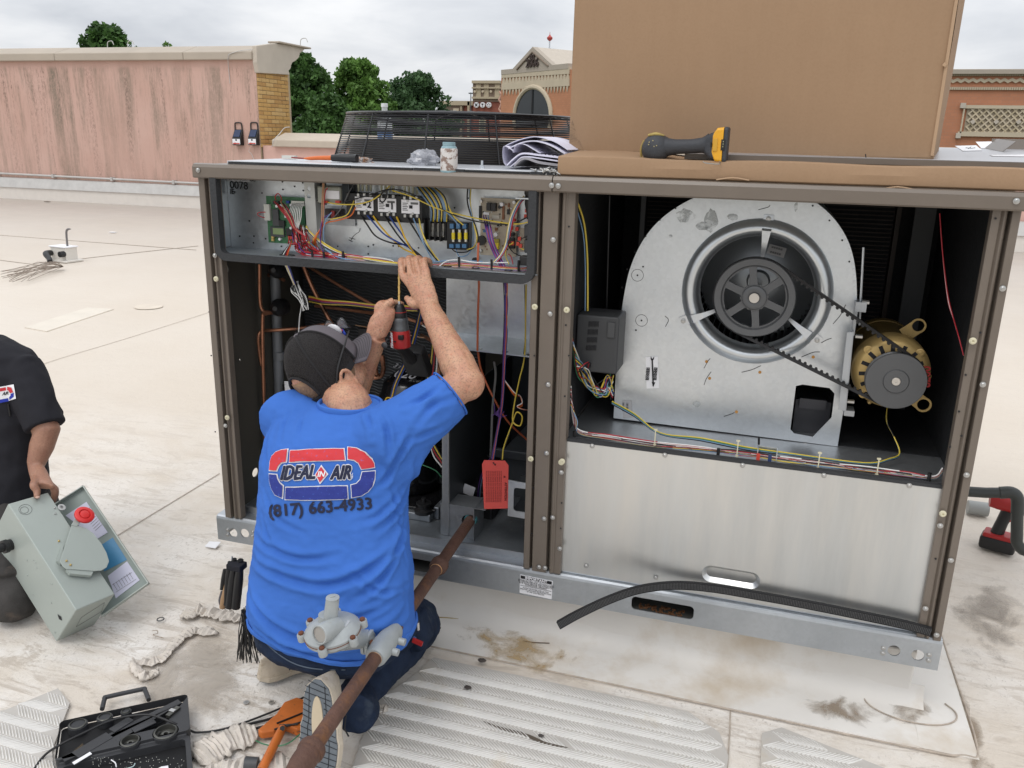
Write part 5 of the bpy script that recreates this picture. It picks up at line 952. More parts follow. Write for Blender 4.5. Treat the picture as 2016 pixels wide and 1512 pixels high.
for i in range(0,n,1):
    p = pth[i]; q = pth[(i + 1) % n]; t = (q - p); nr = Vector((-t.y,t.x)).normalized(); c = p.lerp(q,.5) + nr * .0055
    if i % 2 == 0: b.cyl(Vector((c.x,by_ - .0058,c.y)),Vector((c.x,by_ + .0058,c.y)),.0042,n=8)
tag(b.build('belt_cogs',MATS['belt_rubber'],belt),kind='stuff')
# motor slide rail, threaded rod
b = MB(); q = [W(1667,652,2.40),W(1678,652,2.40),W(1663,806,2.40),W(1650,803,2.40)]
b.loft([[Vector((p.x,2.385,p.z)) for p in q],[Vector((p.x,2.389,p.z)) for p in q]]); b.loft([[Vector((p.x,2.389,p.z)) for p in (q[1],q[2])] + [Vector((p.x + .002,2.44,p.z)) for p in (q[2],q[1])],[Vector((p.x + .003,2.389,p.z)) for p in (q[1],q[2])] + [Vector((p.x + .005,2.44,p.z)) for p in (q[2],q[1])]]); b.build('motor_slide_rail',mat('rail_zinc',(.40,.42,.44),.4,.6),U,smooth=False)
b = MB(); b.box(*quadp(1680,590,1704,607,2.46,.05)); b.box(*quadp(1680,590,1683,655,2.46,.04)); b.build('slide_bracket',GALV_D,U,smooth=False); b = MB(); b.box(*quadp(1659,800,1680,808,2.44,.05)); b.build('slide_foot',GALV_D,U,smooth=False)
b = MB(); b.tube([W(1700,487,2.44),W(1692,640,2.44)],.0032,8); b.build('adjusting_rod',GALV,U)
for px,py in ((1684,662),(1668,790),(1697,595)): b = MB(); c = W(px,py,2.42); b.cyl(c,c + Vector((.018,0,0)),.006,n=6); b.build('hex_nut',ZINC,U,smooth=False)
# drive controller
v0 = quadp(1130,616,1212,735,2.44,.10); b = MB(); b.box((-.53,2.34,.865),(-.405,2.46,1.035)); vfd = b.build('drive_controller',mat('vfd_grey',(.045,.047,.05),.5,var=.08),U,bevel=.006)
for r_ in range(4):
    for k in range(8): c = W(1159.5 + k * 2.6 - r_ * 1.6,638 + r_ * 15.6,2.338); b = MB(); b.cbox(c,(.0022,.002,.015)); b.build('vent_slot',INK,vfd,smooth=False)
b = MB(); b.cbox(W(1203,650,2.338),(.022,.006,.045)); b.build('keypad',DGREY,vfd,bevel=.002)
b = MB(); b.cbox(W(1180,618,2.38),(.09,.04,.004)); b.build('top_grille',DGREY,vfd,smooth=False)
# stickers and marks on the housing
def sticker(px0,py0,px1,py1,Y,m_=WHITE,par=hs,name='sticker',lean=3):
    a = [W(px0 + lean,py0,Y),W(px1 + lean * 0,py0 - 1,Y),W(px1 + 3,py1,Y),W(px0 + lean + 2,py1 + 1,Y)]; b = MB(); b.loft([[p for p in a],[p + Vector((0,.0008,0)) for p in a]]); return b.build(name,m_,par,smooth=False)
sticker(1268,703,1295,764,HY - .002,name='rotation_label'); b = MB(); c = W(1284,708,HY - .004); d = W(1286,760,HY - .004)
b.tube([c,d],.0022,4); b.add([d + Vector(v) for v in ((-.0055,0,.012),(.0055,0,.012),(0,0,-.003))],[(0,1,2)]); b.add([c + Vector(v) for v in ((-.005,0,.002),(0,0,-.006),(.005,0,.002),(.005,0,.010),(0,0,.002),(-.005,0,.010))],[(0,1,4,5),(1,2,3,4)])
for k,(wd,px) in enumerate((('ROTATION',1292),('ROTACION',1288.5),('ROTATION',1277),('ROTACION',1273.5))): add_text(b,wd,W(px,736,HY - .004),(.02,0,1),(-1,0,0.02),.0075,extrude=.0002,bold=.0004)
b.build('rotation_arrow',INK,hs,smooth=False)
bl_ = sticker(1222,789,1243,822,HY - .002,MATS['label_grey'],name='bar_code_label'); b = MB()
for r_ in range(2):
    for k in range(9): c = W(1227 + r_ * 8,793 + k * 2.0 + r_,HY - .004); b.cbox(c,(.006,.0005,.0013 if k % 3 else .0006))
tag(b.build('bar_code',INK,hs,smooth=False),kind='stuff')
OR = mat('inspection_orange',(.45,.22,.05),.6)
for px,py in ((1391,712),(1397,745),(1496,733),(1601,703),(1450,811),(1670,619)): b = MB(); c = W(px,py,HY - .0015); b.cyl(c,c + Vector((0,.001,0)),.0045,n=12); b.build('paint_dot',OR,hs,smooth=False)
for q in (((1310,643),(1316,630),(1309,622)),((1386,725),(1393,712),(1398,706)),((1386,758),(1391,745),(1400,732)),((1460,733),(1480,728),(1498,720)),((1578,703),(1600,694),(1614,693)),((1617,675),(1628,669),(1637,666)),((1640,638),(1655,620),(1665,600)),((1493,413),(1512,408),(1516,404)),((1425,820),(1440,815),(1446,812))):
    b = MB(); b.tube([W(*p,HY - .001) for p in q],.0009,5,sm=4); b.build('marker_tick',INK,hs)
for px,py in ((1255,542),(1263,631)):
    b = MB(); c = W(px,py,HY - .001); b.tube([c + Vector((.0175 * math.cos(a),0,.0175 * math.sin(a))) for a in np.linspace(0,2 * PI,30)],.0005,4,cap=False); b.build('knockout_ring',INK,hs); put(hol0,[(px,py)],HY - .001,hs)
OILY = stain_mat('water_mark',(.46,.49,.49),.50,22)
for ctr,rx,rz in (((1350,425),.028,.018),((1400,435),.02,.03),((1442,427),.015,.009),((1384,445),.02,.012),((1320,465),.006,.005),((1567,407),.005,.012),((1371,655 + 140),.012,.01)):
    c = W(*ctr,HY - .0008); b = MB(); q = [c + Vector((rx * math.cos(a) * (1 + .4 * noise.noise(Vector((a,ctr[0],0)))),0,rz * math.sin(a) * (1 + .4 * noise.noise(Vector((a * 2,ctr[1],3)))))) for a in np.linspace(0,2 * PI,22)[:-1]]; b.add([c] + q,[(0,i + 1,(i + 1) % 21 + 1) for i in range(21)]); b.build('water_mark',OILY,hs,smooth=False)
put(hol0,[(1330,410),(1299,433),(1271,465),(1250,496),(1235,530),(1225,566),(1600,405),(1633,434),(1658,473),(1672,515),(1266,525),(1252,650),(1218,640),(1210,715)],HY - .001,hs)
put(scr0,[(1586,876),(1606,880),(1627,882),(1382,860),(1240,843),(1533,877)],HY - .003,hs)
b = MB(); c = W(1600,800,2.56); b.box((c.x - .05,2.55,c.z - .08),(c.x + .05,2.56,c.z + .02)); b.box((c.x - .04,2.53,c.z + .0),(c.x + .035,2.55,c.z + .03)); b.build('inner_bracket',mat('dim_bracket',(.10,.10,.11),.45,.6),hs,smooth=False)
# harness along the shelf
g3 = random.Random(5)
for k,c in enumerate('wkrwkrkkwnrkyl'):
    o = (k - 7) * .55; v_ = lambda: g3.uniform(-2.5,2.5)
    wire(c,[(1124,760 + k * 3,2.25),(1127 + k * .7,815 + k,2.255),(1140,850 + o,2.26),(1200,861 + o + v_(),2.262),(1290,874 + o + v_(),2.26),(1380,884 + o + v_(),2.26),(1455,892 + o + v_(),2.26),(1540,903 + o + v_(),2.26),(1610,912 + o + v_(),2.262),(1700,924 + o + v_(),2.262),(1780,933 + o + v_(),2.26),(1838,940 + o * .6,2.26),(1856,925 + o,2.262)],.0019)
for k,c in enumerate('yGlk'): wire(c,[(1205,790 + k * 2,2.38),(1250,815 + k * 2,2.34),(1300,852 + k,2.30),(1380,862 + k * 2,2.28),(1470,880 + k * 2,2.27),(1560,893 + k,2.27),(1700,911 + k,2.28),(1750,903 + k,2.32),(1771,892 + k,2.37),(1760,860,2.40),(1746,830,2.42),(1747,800,2.45)],.0018)
for k in range(14):
    c = 'GyrlwYkGlybwrk'[k]; wire(c,[(1125 + k,655 + k * 6,2.27),(1135 + k * 2,725 + g3.uniform(-12,12),2.32),(1160 + g3.uniform(-10,12),745 + g3.uniform(-14,20),2.36),(1178 + g3.uniform(-14,14),772 + g3.uniform(-14,16),2.37),(1196,740 + g3.uniform(-10,40),2.38),(1205 + g3.uniform(-4,4),735 + k * 4,2.4)],.0017)
wire('y',[(1136,395,2.30),(1150,440,2.34),(1156,500,2.36),(1157,560,2.37),(1157,612,2.37)],.0026); wire('l',[(1135,410,2.30),(1148,460,2.34),(1152,520,2.36),(1152,612,2.37)],.0016); wire('k',[(1200,385,2.5),(1197,500,2.5),(1194,615,2.5)],.003)
for k,c in enumerate('rwr'): wire(c,[(1850,420,2.4),(1856,500,2.38),(1866,580 + k * 5,2.36),(1878,630,2.34),(1888,665,2.30),(1897,700,2.28)],.0015)
for px,py in ((1290,862),(1452,884),(1612,908),(1728,920)):
    b = MB(); c = W(px,py,2.25); b.box((c.x - .0015,2.246,c.z - .022),(c.x + .0015,2.248,c.z + .024)); b.cbox(c + Vector((0,0,.024)),(.010,.005,.004)); b.cbox(c + Vector((0,0,-.02)),(.008,.005,.004)); b.build('cable_tie',MATS['cream_plastic'],U,smooth=False)
for px,py in ((1131,858),(1414,892),(1829,941)): b = MB(); c = W(px,py,2.25); b.cyl(c + Vector((0,0,.014)),c - Vector((0,0,.014)),.005,n=6); b.build('cable_tie',BLACKP,U)
b = MB(); c = W(1510,897,2.25); b.box((c.x - .026,2.25,.694),(c.x - .024,2.28,.722)); b.box((c.x + .024,2.25,.694),(c.x + .026,2.28,.722)); b.box((c.x - .026,2.279,.694),(c.x + .026,2.281,.722)); b.build('harness_bracket',GALV,U,smooth=False)
bx('harness_clip',1488,893,1497,909,2.25,.006,MATS['red_conn']); bx('harness_clip',1511,894,1520,910,2.25,.006,mat('navy_clip',(.02,.04,.12),.5)); b = MB(); b.cyl(W(1494,862,2.3),W(1494,875,2.3),.003,n=8); b.build('standoff',INK,U)
# label on the base rail
lb = W(1056,1155,BY - .0005); a = [W(1024,1131,BY - .001),W(1088,1144,BY - .001),W(1086,1180,BY - .001),W(1023,1167,BY - .001)]
b = MB(); b.loft([[p for p in a],[p + Vector((0,.0008,0)) for p in a]]); il = b.build('important_label',WHITE,U,smooth=False)
b = MB(); x0,x1,zt = a[0].x + .002,a[1].x - .002,a[0].z - .002
def lq(u0,v0,u1,v1): 
    f = lambda u,v: a[0].lerp(a[1],u).lerp(a[3].lerp(a[2],u),v) + Vector((0,-.0006,0)); return [f(u0,v0),f(u1,v0),f(u1,v1),f(u0,v1)]
b.add(lq(.02,.03,.98,.2),[(0,1,2,3)]); b.add(lq(.02,.56,.98,.58),[(0,1,2,3)]); b.build('label_band',INK,il,smooth=False)
ux = (a[1] - a[0]).normalized(); uy = (a[0] - a[3]).normalized(); ctr = lambda u,v: sum(lq(u,v,u,v),Vector()) / 4 + Vector((0,-.0008,0))
b = MB(); add_text(b,'IMPORTANT',ctr(.5,.115),ux,uy,.0125,extrude=.0001,bold=.0004); b.build('label_heading',WHITE,il,smooth=False)
b = MB()
for k,s_ in enumerate(('BEFORE SETTING UNIT ON ROOF CURB,','REMOVE PROTECTIVE RAILS FROM UNIT','BASE RAILS, REMOVE THE COVERS ON','ECONOMIZER OPENING')): add_text(b,s_,ctr(.5,.27 + k * .075),ux,uy,.0062,extrude=.0001)
for k,s_ in enumerate(('AVANT DE POSER SUR LE TOIT','ENLEVER LES RAILS DE PROTECTION','ET LES COUVERCLES')): add_text(b,s_,ctr(.5,.66 + k * .09),ux,uy,.0060,extrude=.0001)
b.build('label_text',INK,il,smooth=False)
# ---------------------------------------------------------------- fan guard on top
GW = mat('guard_wire',(.012,.012,.014),.35,coat=.2)
b = MB(); b.tube([(hx + .455 * math.cos(a),hy + .455 * math.sin(a),1.437) for a in np.linspace(0,2 * PI,64)],.0045,6,cap=False); fg = b.build('fan_guard',GW,U)
def gring(r_,z,th=.0021):
    b = MB(); b.tube([(hx + r_ * math.cos(a),hy + r_ * math.sin(a),z) for a in np.linspace(0,2 * PI,56)],th,5,cap=False); b.build('guard_ring',GW,fg)
for k in range(1,22): t = k / 22; gring(.455 - .05 * t,1.437 + .152 * t)
for k in range(14): gring(.405 - k * .024,1.592 + .012 * math.sin(k / 14 * PI / 2),.0021 if k else .004)
for k in range(12):
    a = 2 * PI * k / 12 + .1; u = Vector((math.cos(a),math.sin(a),0)); c = Vector((hx,hy,0)); b = MB(); b.tube([c + u * .46 + Vector((0,0,1.43)),c + u * .403 + Vector((0,0,1.592)),c + u * .08 + Vector((0,0,1.606))],.003,6); b.build('guard_rib',GW,fg)
b = MB(); b.lathe((hx,hy,1.30),(0,0,1),[(.40,0),(.40,.12),(.43,.127),(.43,.131),(.405,.135),(.395,.205),(.388,.205),(.39,0)],48,cap=False); b.build('fan_orifice',mat('orifice_brown',(.09,.08,.07),.5,.2),U)
b = MB(); b.lathe((hx,hy,1.33),(0,0,1),[(.06,0),(.075,.02),(.075,.09),(.06,.10),(.001,.105)],24); b.build('fan_motor',mat('motor_dark',(.10,.10,.10),.5),U)
for k in range(3): b = MB(); a = 2 * PI * k / 3; u = Vector((math.cos(a),math.sin(a),0)); v = Vector((-u.y,u.x,0)); c = Vector((hx,hy,1.36)); b.loft([[c + u * .07 - v * .04,c + u * .07 + v * .04 + Vector((0,0,.03)),c + u * .07 + v * .04 + Vector((0,0,.033)),c + u * .07 - v * .04 + Vector((0,0,.003))],[c + u * .38 - v * .10,c + u * .38 + v * .10 + Vector((0,0,.04)),c + u * .38 + v * .10 + Vector((0,0,.043)),c + u * .38 - v * .10 + Vector((0,0,.003))]]); b.build('fan_blade',DGREY,U,smooth=False)
for o in (scr0,bush0,hol0): bpy.data.objects.remove(o)
# ================================================================ PEOPLE
def fuse(name,mb,voxel,sm,mtl,parent,fn=None,adapt=0.0):
    """melt overlapping limbs into one continuous surface"""
    me = bpy.data.meshes.new('raw'); me.from_pydata(mb.v,[],mb.f); b = bmesh.new(); b.from_mesh(me); bmesh.ops.recalc_face_normals(b,faces=b.faces); b.to_mesh(me); b.free()
    o = bpy.data.objects.new('raw',me); COL.objects.link(o); r = o.modifiers.new('r','REMESH'); r.mode = 'VOXEL'; r.voxel_size = voxel
    if sm: s = o.modifiers.new('s','SMOOTH'); s.iterations = sm; s.factor = .5
    dg = bpy.context.evaluated_depsgraph_get(); dg.update(); m2 = bpy.data.meshes.new_from_object(o.evaluated_get(dg)); bpy.data.objects.remove(o); bpy.data.meshes.remove(me)
    n = len(m2.vertices); co = np.empty(n * 3,'f'); m2.vertices.foreach_get('co',co); co = co.reshape(-1,3).astype('d'); nr = np.empty(n * 3,'f'); m2.vertices.foreach_get('normal',nr); nr = nr.reshape(-1,3).astype('d')
    if fn is not None: co = fn(co,nr)
    co = co - np.array(org(parent)); m2.vertices.foreach_set('co',co.ravel().astype('f')); m2.materials.clear()
    for x in (mtl if isinstance(mtl,list) else [mtl]): m2.materials.append(x)
    m2.name = name; m2.shade_smooth(); m2.update(); ob = bpy.data.objects.new(name,m2); COL.objects.link(ob); ob.parent = parent; ORG[ob.name] = org(parent); return ob
def bvh(ob):
    o_ = ORG[ob.name]; me = ob.data; return BVHTree.FromPolygons([v.co + o_ for v in me.vertices],[tuple(p.vertices) for p in me.polygons])
def hit(tree,px,py,off=.0012):
    d = ray(px,py).normalized(); h = tree.ray_cast(EYE,d)
    return (h[0] + h[1] * off) if h[0] is not None else None
def segd(co,pts):
    """distance of every vertex to a polyline"""
    best = np.full(len(co),9.0)
    for a,b_ in zip(pts[:-1],pts[1:]):
        a = np.array(a); d = np.array(b_) - a; t = np.clip(((co - a) @ d) / max(d @ d,1e-9),0,1); best = np.minimum(best,np.linalg.norm(co - (a + t[:,None] * d),axis=1))
    return best
def folds(co,nr,lines,amp,wid):
    for L_,a_,w_ in lines:
        if len(L_) < 2: continue
        q = crom(L_,5); d = segd(co,q); n = len(q); ends = np.minimum(np.linalg.norm(co - np.array(q[0]),axis=1),np.linalg.norm(co - np.array(q[-1]),axis=1)); tap = np.clip(ends / .05,.25,1)
        s = w_ * wid; co = co + nr * ((-a_ * amp * np.exp(-(d / s) ** 2) + a_ * amp * .75 * np.exp(-((d - 2.1 * s) / (1.1 * s)) ** 2)) * tap)[:,None]
    return co
def skin_mat(name,c,c2,freckle):
    m = bpy.data.materials.new(name); m.use_nodes = True; t = m.node_tree; p = t.nodes['Principled BSDF']; v = N(t,'ShaderNodeTexCoord').outputs['Object']
    n1 = N(t,'ShaderNodeTexNoise',i_Scale=22.0,i_Detail=5.0); t.links.new(v,n1.inputs['Vector']); n2 = N(t,'ShaderNodeTexNoise',i_Scale=210.0,i_Detail=3.0,i_Roughness=.6); t.links.new(v,n2.inputs['Vector']); n3 = N(t,'ShaderNodeTexNoise',i_Scale=70.0,i_Detail=3.0); t.links.new(v,n3.inputs['Vector'])
    k = mix(t,ramp(t,n1.outputs[0],[(.35,0.0),(.68,.75)]),c,c2); k = mix(t,ramp(t,n2.outputs[0],[(.50,0.0),(.66,freckle)]),k,tuple(x * .45 for x in c)); k = mix(t,ramp(t,n3.outputs[0],[(.60,0.0),(.72,freckle * .55)]),k,(c[0] * .95,c[1] * .5,c[2] * .45)); k = mix(t,ramp(t,n2.outputs[0],[(.30,.22),(.40,0.0)]),k,tuple(min(1,x * 1.35) for x in c))
    t.links.new(k,p.inputs['Base Color']); p.inputs['Roughness'].default_value = .52; p.inputs['Subsurface Weight'].default_value = .12; p.inputs['Subsurface Radius'].default_value = (.010,.004,.002); p.inputs['Subsurface Scale'].default_value = .5
    b = N(t,'ShaderNodeBump',i_Strength=.25,i_Distance=.002); t.links.new(n2.outputs[0],b.inputs['Height']); t.links.new(b.outputs[0],p.inputs['Normal']); return m
SKIN = skin_mat('freckled_skin',(.52,.295,.185),(.44,.195,.13),.7); SKIN2 = skin_mat('tanned_skin',(.36,.19,.125),(.28,.135,.09),.3)
CLOTH = mat('blue_jersey',(.050,.150,.50),.88,var=.10,vscale=5,bump=.12,bscale=420,spec=.15)
CLOTHD = mat('charcoal_twill',(.022,.022,.027),.85,var=.15,bump=.15,bscale=380,spec=.2)
DENIM = mat('dark_denim',(.016,.026,.052),.85,var=.3,vscale=24,bump=.3,bscale=500,spec=.2,col2=(.05,.065,.09),fac2=.36,s2=10)
def ell(mb,c,hw,hd,tilt=0.0,n=28,p=2.3):
    """flattened cross-section of a trunk"""
    out = []
    for k in range(n):
        a = 2 * PI * k / n; ca,sa = math.cos(a),math.sin(a); r = (abs(ca) ** p + abs(sa) ** p) ** (-1 / p); out.append(Vector((c[0] + hw * r * ca,c[1] + hd * r * sa,c[2] + tilt * r * sa)))
    return out
# ---------------------------------------------------------------- the man in blue
man = thing('person','person kneeling with his back to us in a blue T-shirt, drilling into the open unit','person',(-1.03,1.75,0))
Cr,Cd,Cf = M.col[0].copy(),M.col[1].copy(),M.col[2].copy()
HF = (Cr * .52 - Cd * .66 + Cf * .50).normalized(); HU = (Cr * -.60 - Cd * .60 - Cf * .48); HU = (HU - HF * HU.dot(HF)).normalized(); HR = HF.cross(HU)
HC = W(634,722,1.925)
def HL(r,f,u): return HC + HR * r + HF * f + HU * u
HM = Matrix((HR,HF,HU)).transposed()
nape = Vector((-1.015,1.845,.855))
b = MB()
b.ball(HC,1,12,(.078,.096,.092),HM); b.ball(HL(0,.04,-.055),1,10,(.060,.055,.062),HM); b.ball(HL(0,.066,-.082),1,8,(.038,.030,.028),HM); b.ball(HL(.045,.02,-.078),1,8,(.022,.045,.030),HM); b.ball(HL(-.045,.02,-.078),1,8,(.022,.045,.030),HM)
b.tube([HL(0,.092,-.01),HL(0,.112,-.038),HL(0,.098,-.05)],[.008,.014,.010],8)
for s in (-1,1): b.ball(HL(s * .030,.088,-.005),1,6,(.014,.008,.010),HM)
b.tube([HL(-.022,.097,-.072),HL(0,.102,-.070),HL(.022,.097,-.072)],.006,6)
b.tube([HL(0,-.010,-.03),HL(0,-.018,-.07),nape + Vector((.004,.012,-.02)),nape + Vector((0,.01,-.12))],[.064,.061,.060,.066],18,sm=5)
for s in (-1,1):       # ears: curled rim round a hollow
    q = [HL(s * (.090 + .010 * abs(math.sin(a))),-.010 + .019 * math.cos(a),-.050 + .034 * math.sin(a)) for a in np.linspace(-.9,PI + 1.1,12)]; b.tube(q,.0055,6); b.ball(HL(s * .082,-.006,-.050),1,8,(.017,.017,.030),HM); b.ball(HL(s * .088,-.002,-.080),1,6,(.007,.008,.011),HM)
# right arm, reaching up to the shelf
sR,eR,wR = Vector((-.885,1.80,.775)),Vector((-.728,1.955,.915)),W(846,607,2.115)
b.tube([sR,sR.lerp(eR,.5),eR],[.052,.050,.044],14); b.ball(eR + Vector((.006,-.006,-.004)),.046,10)
b.tube([eR,eR.lerp(wR,.22),eR.lerp(wR,.55),wR],[.044,.0475,.038,.0285],16,flat=1.0)
mcp = [W(795,545,2.150),W(811,541,2.148),W(827,540,2.150),W(841,541,2.155)]; ctrH = sum(mcp,Vector()) / 4
acr = (mcp[3] - mcp[0]).normalized(); upd = (ctrH - wR).normalized(); outd = acr.cross(upd).normalized()
if outd.y > 0: outd = -outd
def palm_ring(c,hw,ht,ax,up): o = ax.cross(up).normalized(); return [c + ax * (hw * math.cos(a)) + o * (ht * math.sin(a)) for a in np.linspace(0,2 * PI,17)[:-1]]
b.loft([palm_ring(wR.lerp(ctrH,t),hw,ht,acr,upd) for t,hw,ht in ((-.15,.029,.022),(.1,.031,.020),(.4,.038,.018),(.75,.041,.016),(1.0,.041,.013),(1.08,.038,.010))])
tips = [W(790,513,2.178),W(805,509,2.178),W(820,510,2.180),W(835,513,2.182)]
for i,(m_,t_) in enumerate(zip(mcp,tips)):
    r_ = (.0106,.0108,.0104,.0098)[i]; far = t_ + Vector((.002,.030,-.006)); end = far + Vector((.001,.014,-.014))
    b.tube([wR.lerp(m_,.55),m_ + outd * .003,m_.lerp(t_,.5) + outd * .004,t_,far,end],[.010,.0112,r_ * 1.0,r_ * .98,r_ * .92,r_ * .7],12,sm=3)
b.tube([wR.lerp(mcp[0],.25) + outd * -.004,W(815,600,2.12),W(806,592,2.125),W(800,585,2.135)],[.016,.0135,.0105,.0085],12,sm=3)
# left arm, hand closed on the drill
sL,eL,wL = Vector((-1.185,1.85,.79)),Vector((-1.155,2.075,.735)),W(741,664,2.085)
b.tube([sL,sL.lerp(eL,.5),eL],[.052,.050,.045],14); b.ball(eL,.046,10); b.tube([eL,eL.lerp(wL,.3),eL.lerp(wL,.7),wL],[.045,.046,.036,.029],16)
DX,DY = -.978,2.135      # drill axis
hc = W(752,628,2.10); b.loft([palm_ring(wL.lerp(hc,t),hw,ht,Vector((.75,.45,.15)).normalized(),(hc - wL).normalized()) for t,hw,ht in ((-.1,.030,.024),(.3,.035,.024),(.8,.038,.024),(1.2,.036,.021),(1.5,.028,.016))])
for i in range(4):
    k0 = hc + Vector((-.012 + i * .004,.002,.034 - i * .020)); b.tube([wL.lerp(hc,.6),k0,k0 + Vector((.012,.030,.005)),k0 + Vector((.030,.056,.004)),k0 + Vector((.052,.056,0))],[.012,.0112,.0100,.009,.007],10,sm=3)
b.tube([wL.lerp(hc,.4),hc + Vector((.006,.004,.025)),hc + Vector((.016,.012,.044)),hc + Vector((.028,.020,.052))],[.018,.015,.012,.009],10,sm=3)
def arm_shape(co,nr):
    for i,q in enumerate(co): co[i] = q + nr[i] * .0012 * noise.noise(Vector(q) * 60)
    # knuckles and the creases between fingers
    for i in range(3):
        g_ = [mcp[i].lerp(mcp[i + 1],.5),tips[i].lerp(tips[i + 1],.5)]; d = segd(co,[g_[0].lerp(g_[1],.12) + Vector((0,-.010,0)),g_[1] + Vector((0,-.009,.004))]); co = co - nr * (.0042 * np.exp(-(d / .0035) ** 2))[:,None]
    return co
body = fuse('body',b,.0028,5,SKIN,man,arm_shape)
# nails are on the far side of the shelf; short fair hair at the nape
HAIR = mat('fair_hair',(.30,.185,.105),.75,var=.3,vscale=60,stretch=(1,1,.3),bump=.5,bscale=260)
b = MB(); rings = []
for u in np.linspace(-.105,.02,12):
    k = math.sqrt(max(.02,1 - (u / .115) ** 2)); ring = []
    for a in np.linspace(R(158),R(382),26): ring.append(HL(.0805 * k * math.cos(a) * (1 if u > -.08 else .95),.0985 * k * math.sin(a) - (.004 if u < -.05 else 0) + .003,u))
    rings.append(ring)
b.loft(rings,cap=False,close=False); hair = b.build('hair',HAIR,man); sm_ = hair.modifiers.new('s','SOLIDIFY'); sm_.thickness = .004
# cap
CAPG = mat('cap_grey',(.125,.112,.125),.85,var=.1,bump=.2,bscale=400,col2=(.30,.28,.27),fac2=.30,s2=9,edge2=.05)
def mesh_cloth():
    m = mat('cap_mesh',(.011,.009,.009),.8,var=.1); t = m.node_tree; p = t.nodes['Principled BSDF']; v = N(t,'ShaderNodeTexCoord').outputs['Object']
    q = N(t,'ShaderNodeMapping'); q.inputs['Rotation'].default_value = (0.4,.7,.5); t.links.new(v,q.inputs[0]); n = N(t,'ShaderNodeTexVoronoi',i_Scale=420.0); t.links.new(q.outputs[0],n.inputs['Vector'])
    t.links.new(ramp(t,n.outputs['Distance'],[(.28,.50),(.45,1.0)]),p.inputs['Alpha']); return m
CAPB = mesh_cloth(); SEAMB = mat('cap_tape',(.014,.013,.014),.85)
def cap_pt(a,t,r=1.0):
    """a: azimuth (0 = wearer's right, 90 = front), t: 0 crown .. 1 rim"""
    fr = math.sin(a); rim = -.012 - .036 * (1 - fr) / 2; ph = t * PI / 2; u = .108 * math.cos(ph) ** .85 if ph < PI / 2 - 1e-3 else 0
    u = .110 * math.cos(ph) + rim * t ** 1.5; k = math.sin(ph) ** .8; return HL(.094 * k * math.cos(a) * r,.106 * k * fr * r + .002,u * r)
capo = None
def cap_part(name,a0,a1,m_,hole=False,par=None):
    b = MB(); na,nt_ = int(abs(a1 - a0) / R(5)),16; V = []; F = []
    for i in range(na + 1):
        for j in range(nt_ + 1): V.append(cap_pt(a0 + (a1 - a0) * i / na,.02 + .98 * j / nt_))
    for i in range(na):
        for j in range(nt_):
            a = a0 + (a1 - a0) * (i + .5) / na; t = (j + .5) / nt_
            if hole and ((a - R(276)) / R(31)) ** 2 + ((t - .93) / .30) ** 2 < 1 and t < .93: continue
            o = i * (nt_ + 1) + j; F.append((o,o + 1,o + nt_ + 2,o + nt_ + 1))
    b.add(V,F); o = b.build(name,m_,par or man); s = o.modifiers.new('s','SOLIDIFY'); s.thickness = .0016; return o
capo = cap_part('cap',R(26),R(154),CAPG); cap_part('mesh_panel',R(154),R(386),CAPB,True,capo)
for a in (R(26),R(90),R(154),R(212),R(328)): b = MB(); b.tube([cap_pt(a,t,1.006) for t in np.linspace(.03,1,14)],.0032 if a > 3 or a < .6 or a > 2.6 else .001,6); b.build('cap_seam',SEAMB,capo)
b = MB(); b.tube([cap_pt(R(276) + R(32) * math.cos(x),.93 - .31 * math.sin(x),1.008) for x in np.linspace(0,PI,18)],.0040,6); b.build('opening_binding',SEAMB,capo)
b = MB(); q = [cap_pt(a,1.0,1.006) for a in np.linspace(R(20),R(-200),50)]; b.loft([[p + HU * .011,p - HU * .007,p - HU * .007 + (HC - p).normalized() * .002,p + HU * .011 + (HC - p).normalized() * .002] for p in q]); b.build('cap_strap',SEAMB,capo,ang=50)
b = MB(); b.ball(HL(0,0,.110),.007,6,(1,1,.5),HM); b.build('cap_button',CAPG,capo)
b = MB(); rings = []
for j in range(9):
    t = j / 8; rings.append([HL(.084 * math.cos(a) * (1 + .02 * t),.104 * math.sin(a) * (1 - .0) + t * .064 * max(0,math.sin(a)) ** .6 + .0,-.010 - .016 * abs(math.cos(a)) ** 2 * 1.6 - t * .024 + .012 * t * math.sin(a)) for a in np.linspace(R(22),R(158),25)])
b.loft(rings,cap=False,close=False); br = b.build('brim',CAPG,capo); s = br.modifiers.new('s','SOLIDIFY'); s.thickness = .003
for j in range(1,8): b = MB(); b.tube([p + HU * .0022 for p in rings[j]][1:-1],.0005,4); b.build('brim_stitch',SEAMB,capo)
b = MB(); b.ball(HL(.018,.088,.052),1,8,(.030,.010,.020),HM); b.build('cap_emblem',mat('emblem_white',(.6,.6,.62),.6),capo); b = MB(); b.tube([HL(-.012,.097,.056),HL(.010,.100,.052),HL(.034,.098,.040)],[.003,.006,.002],8); b.build('red_swoosh',MATS['red_print'],capo); b = MB(); b.tube([HL(.0,.102,.040),HL(.02,.104,.036),HL(.04,.095,.030)],[.003,.006,.003],8); b.build('blue_swoosh',mat('blue_print',(.02,.05,.35),.6),capo)
sg = thing('sunglasses','clear safety glasses with black arms perched on the cap','glasses',HL(.05,.1,.04))
